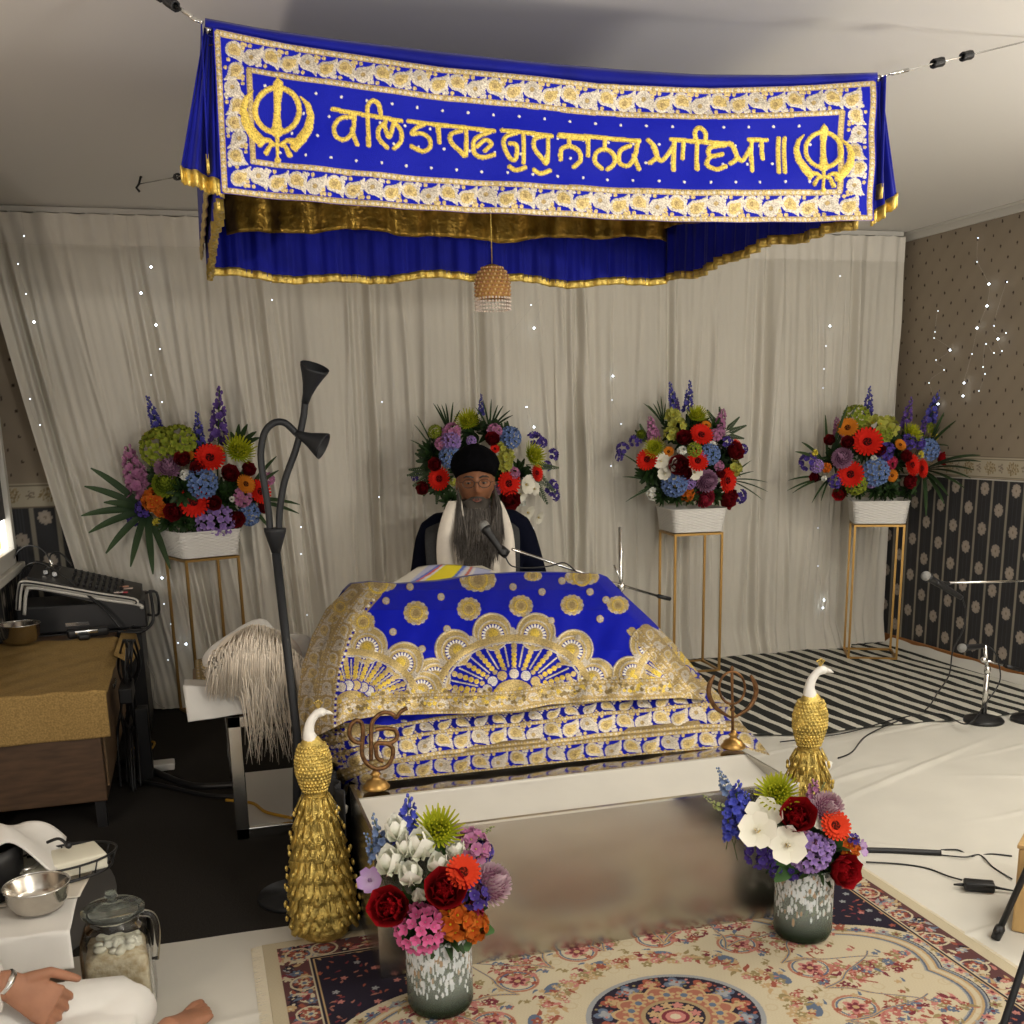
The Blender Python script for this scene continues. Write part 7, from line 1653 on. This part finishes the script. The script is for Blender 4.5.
mic(t, P(926, 576, Y=m2.y-.01), P(962, 598, Y=m2.y-.02), .0155); MB().tube([P(936, 583, Y=m2.y-.02), P(948, 584, Y=m2.y)], .011, 10).build('clip', 'black', t)
MB().tube(smooth_path([P(962, 598, Y=3.86), P(966, 612, Y=3.86), P(963, 630, Y=3.86), P(953, 650, Y=3.88), P(949, 675, Y=3.9), P(938, 692, Y=4.0), P(925, 710, z=.022), P(895, 722, z=.022), P(866, 736, z=.014), P(852, 752, z=.012), P(838, 758, z=.012)], 8), .003, 8).build('cable', 'black', t)
# floor cables, adapter
cable('thick black cable cover lying on the white sheet', [P(866, 850, z=.014), P(900, 851, z=.014), P(941, 853, z=.014)], .010, group=None, name='cable_cover', cat='cable')
cable('two-strand black lead running from the cable cover to the wooden box', [P(941, 850, z=.01), P(958, 850, z=.01), P(972, 857, z=.01), P(990, 854, z=.01), P(1012, 856, z=.01)], .0028)
cable('thin lead curving from the cable cover past the wooden box', [P(941, 855, z=.01), P(965, 857, z=.014), P(980, 855, z=.016), P(993, 867, z=.01), P(1012, 879, z=.01)], .0024)
cable('thin lead from behind the flowers to the power adapter', [P(866, 862, z=.01), P(900, 864, z=.01), P(926, 868, z=.01), P(948, 876, z=.01), P(962, 880, z=.014)], .0028)
ad = P(979, 886, z=.02); t = empty('power_adapter', 'black power adapter block on the white sheet', 'adapter', (ad.x, ad.y, .008)); Rz = Matrix.Rotation(radians(-32), 3, 'Z')
v, f = bmesh_box((-.042, -.022, 0), (.042, .022, .026), .005); MB().add([Rz @ q+Vector((ad.x, ad.y, .009)) for q in v], f).build('casing', 'black', t); e = Rz @ Vector((.04, 0, .012))+Vector((ad.x, ad.y, .008)); MB().tube([e, e+Rz @ Vector((.02, 0, -.002)), e+Rz @ Vector((.06, 0, -.006)), e+Rz @ Vector((.14, .01, -.009))], [.006, .004, .0025, .0025], 8).build('lead', 'black', t)
e = Rz @ Vector((-.04, 0, .012))+Vector((ad.x, ad.y, .008)); MB().tube([e, e+Rz @ Vector((-.03, 0, -.002))], [.006, .003], 8).build('strain_relief', 'black', t)
# wooden box and black tripod at the right edge
wc = P(1011, 932, z=.006); t = empty('wooden_box', 'light wooden instrument box cut off by the right picture edge', 'box', (wc.x+.15, wc.y+.1, .006))
Rz = Matrix.Rotation(radians(-50), 3, 'Z'); v, f = bmesh_box((-.0, 0, 0), (.30, .24, .24), .006); MB().add([Rz @ q+Vector((wc.x, wc.y, .008)) for q in v], f).build('body', 'woodlight', t, smooth=False)
v, f = bmesh_box((-.004, -.004, .24), (.304, .244, .252), .003); MB().add([Rz @ q+Vector((wc.x, wc.y, .008)) for q in v], f).build('top', 'woodlight', t, smooth=False)
t = empty('tripod_stand', 'black and grey tripod legs at the lower right corner', 'stand', (1.93, 1.85, .01))
f1 = P(997, 935, z=.018); a = P(1030, 862, Y=f1.y-.02); MB().tube([f1, a, a+(a-f1)*1.2], .0085, 10).build('leg', 'black', t); MB().ell(f1, .013, 12, 8).lathe([(.012, -.012), (.014, .02), (.009, .03)], f1, 14, axis=a-f1).build('rubber_foot', 'black', t)
MB().tube([f1+Vector((-.012, -.01, .018)), f1+Vector((.012, .01, .018))], .009, 10).build('foot_joint', 'black', t)
apex = a+(a-f1)*1.2
f2 = P(1000, 1035, Y=1.75); f2b = P(1028, 950, Y=1.78); MB().tube([f2+(f2-f2b)*.4, f2, f2b, f2b+(f2b-f2)*.9], .008, 10).build('leg', 'lampblack', t)

# ------------------------------------------------------------------ light
def area(name, loc, size, energy, col=(1, .93, .83), target=None, shape='DISK', spread=None):
    l = bpy.data.lights.new(name, 'AREA'); l.shape = shape; l.size = size; l.energy = energy; l.color = col
    o = bpy.data.objects.new(name, l); COL.objects.link(o); o.location = loc
    if spread: l.spread = spread
    if target: o.rotation_euler = (Vector(target)-Vector(loc)).to_track_quat('-Z', 'Y').to_euler()
    return o
area('ceiling_lamp', (1.3, .2, 2.3), .6, 26, (1, .96, .88))
area('ceiling_fill', (1.9, -.9, 1.5), .5, 85, (1, .95, .86), target=(1.9, -.3, 3))  # unseen upward light, added to brighten the ceiling
area('ceiling_fill_right', (3.75, 1.6, 1.5), .4, 45, (1, .95, .86), target=(3.3, 2.0, 3))  # second added fill aimed at the ceiling, no fixture modelled
area('ceiling_lamp_side', (3.35, 2.6, 2.34), .5, 20, (1, .95, .86))
area('ceiling_fill_left', (-1.2, 1.3, 1.1), .15, 16, (1, .86, .74), target=(-.5, 3.2, 2.4))  # added warm fill out of view, lifts the left part of the ceiling
w = bpy.data.worlds.new('world'); scene.world = w; w.use_nodes = True; w.node_tree.nodes['Background'].inputs[0].default_value = (1, .97, .92, 1); w.node_tree.nodes['Background'].inputs[1].default_value = 1.05
scene.view_settings.view_transform = 'Standard'; scene.view_settings.look = 'None'; scene.view_settings.gamma = 1; scene.view_settings.exposure = .36
try:
    scene.view_settings.use_curve_mapping = False
    scene.cycles.use_denoising = True; scene.cycles.max_bounces = 8; scene.cycles.diffuse_bounces = 5; scene.cycles.transparent_max_bounces = 8; scene.cycles.sample_clamp_indirect = 6
except Exception: pass
for o in scene.objects:
    if '_local' in o: del o['_local']
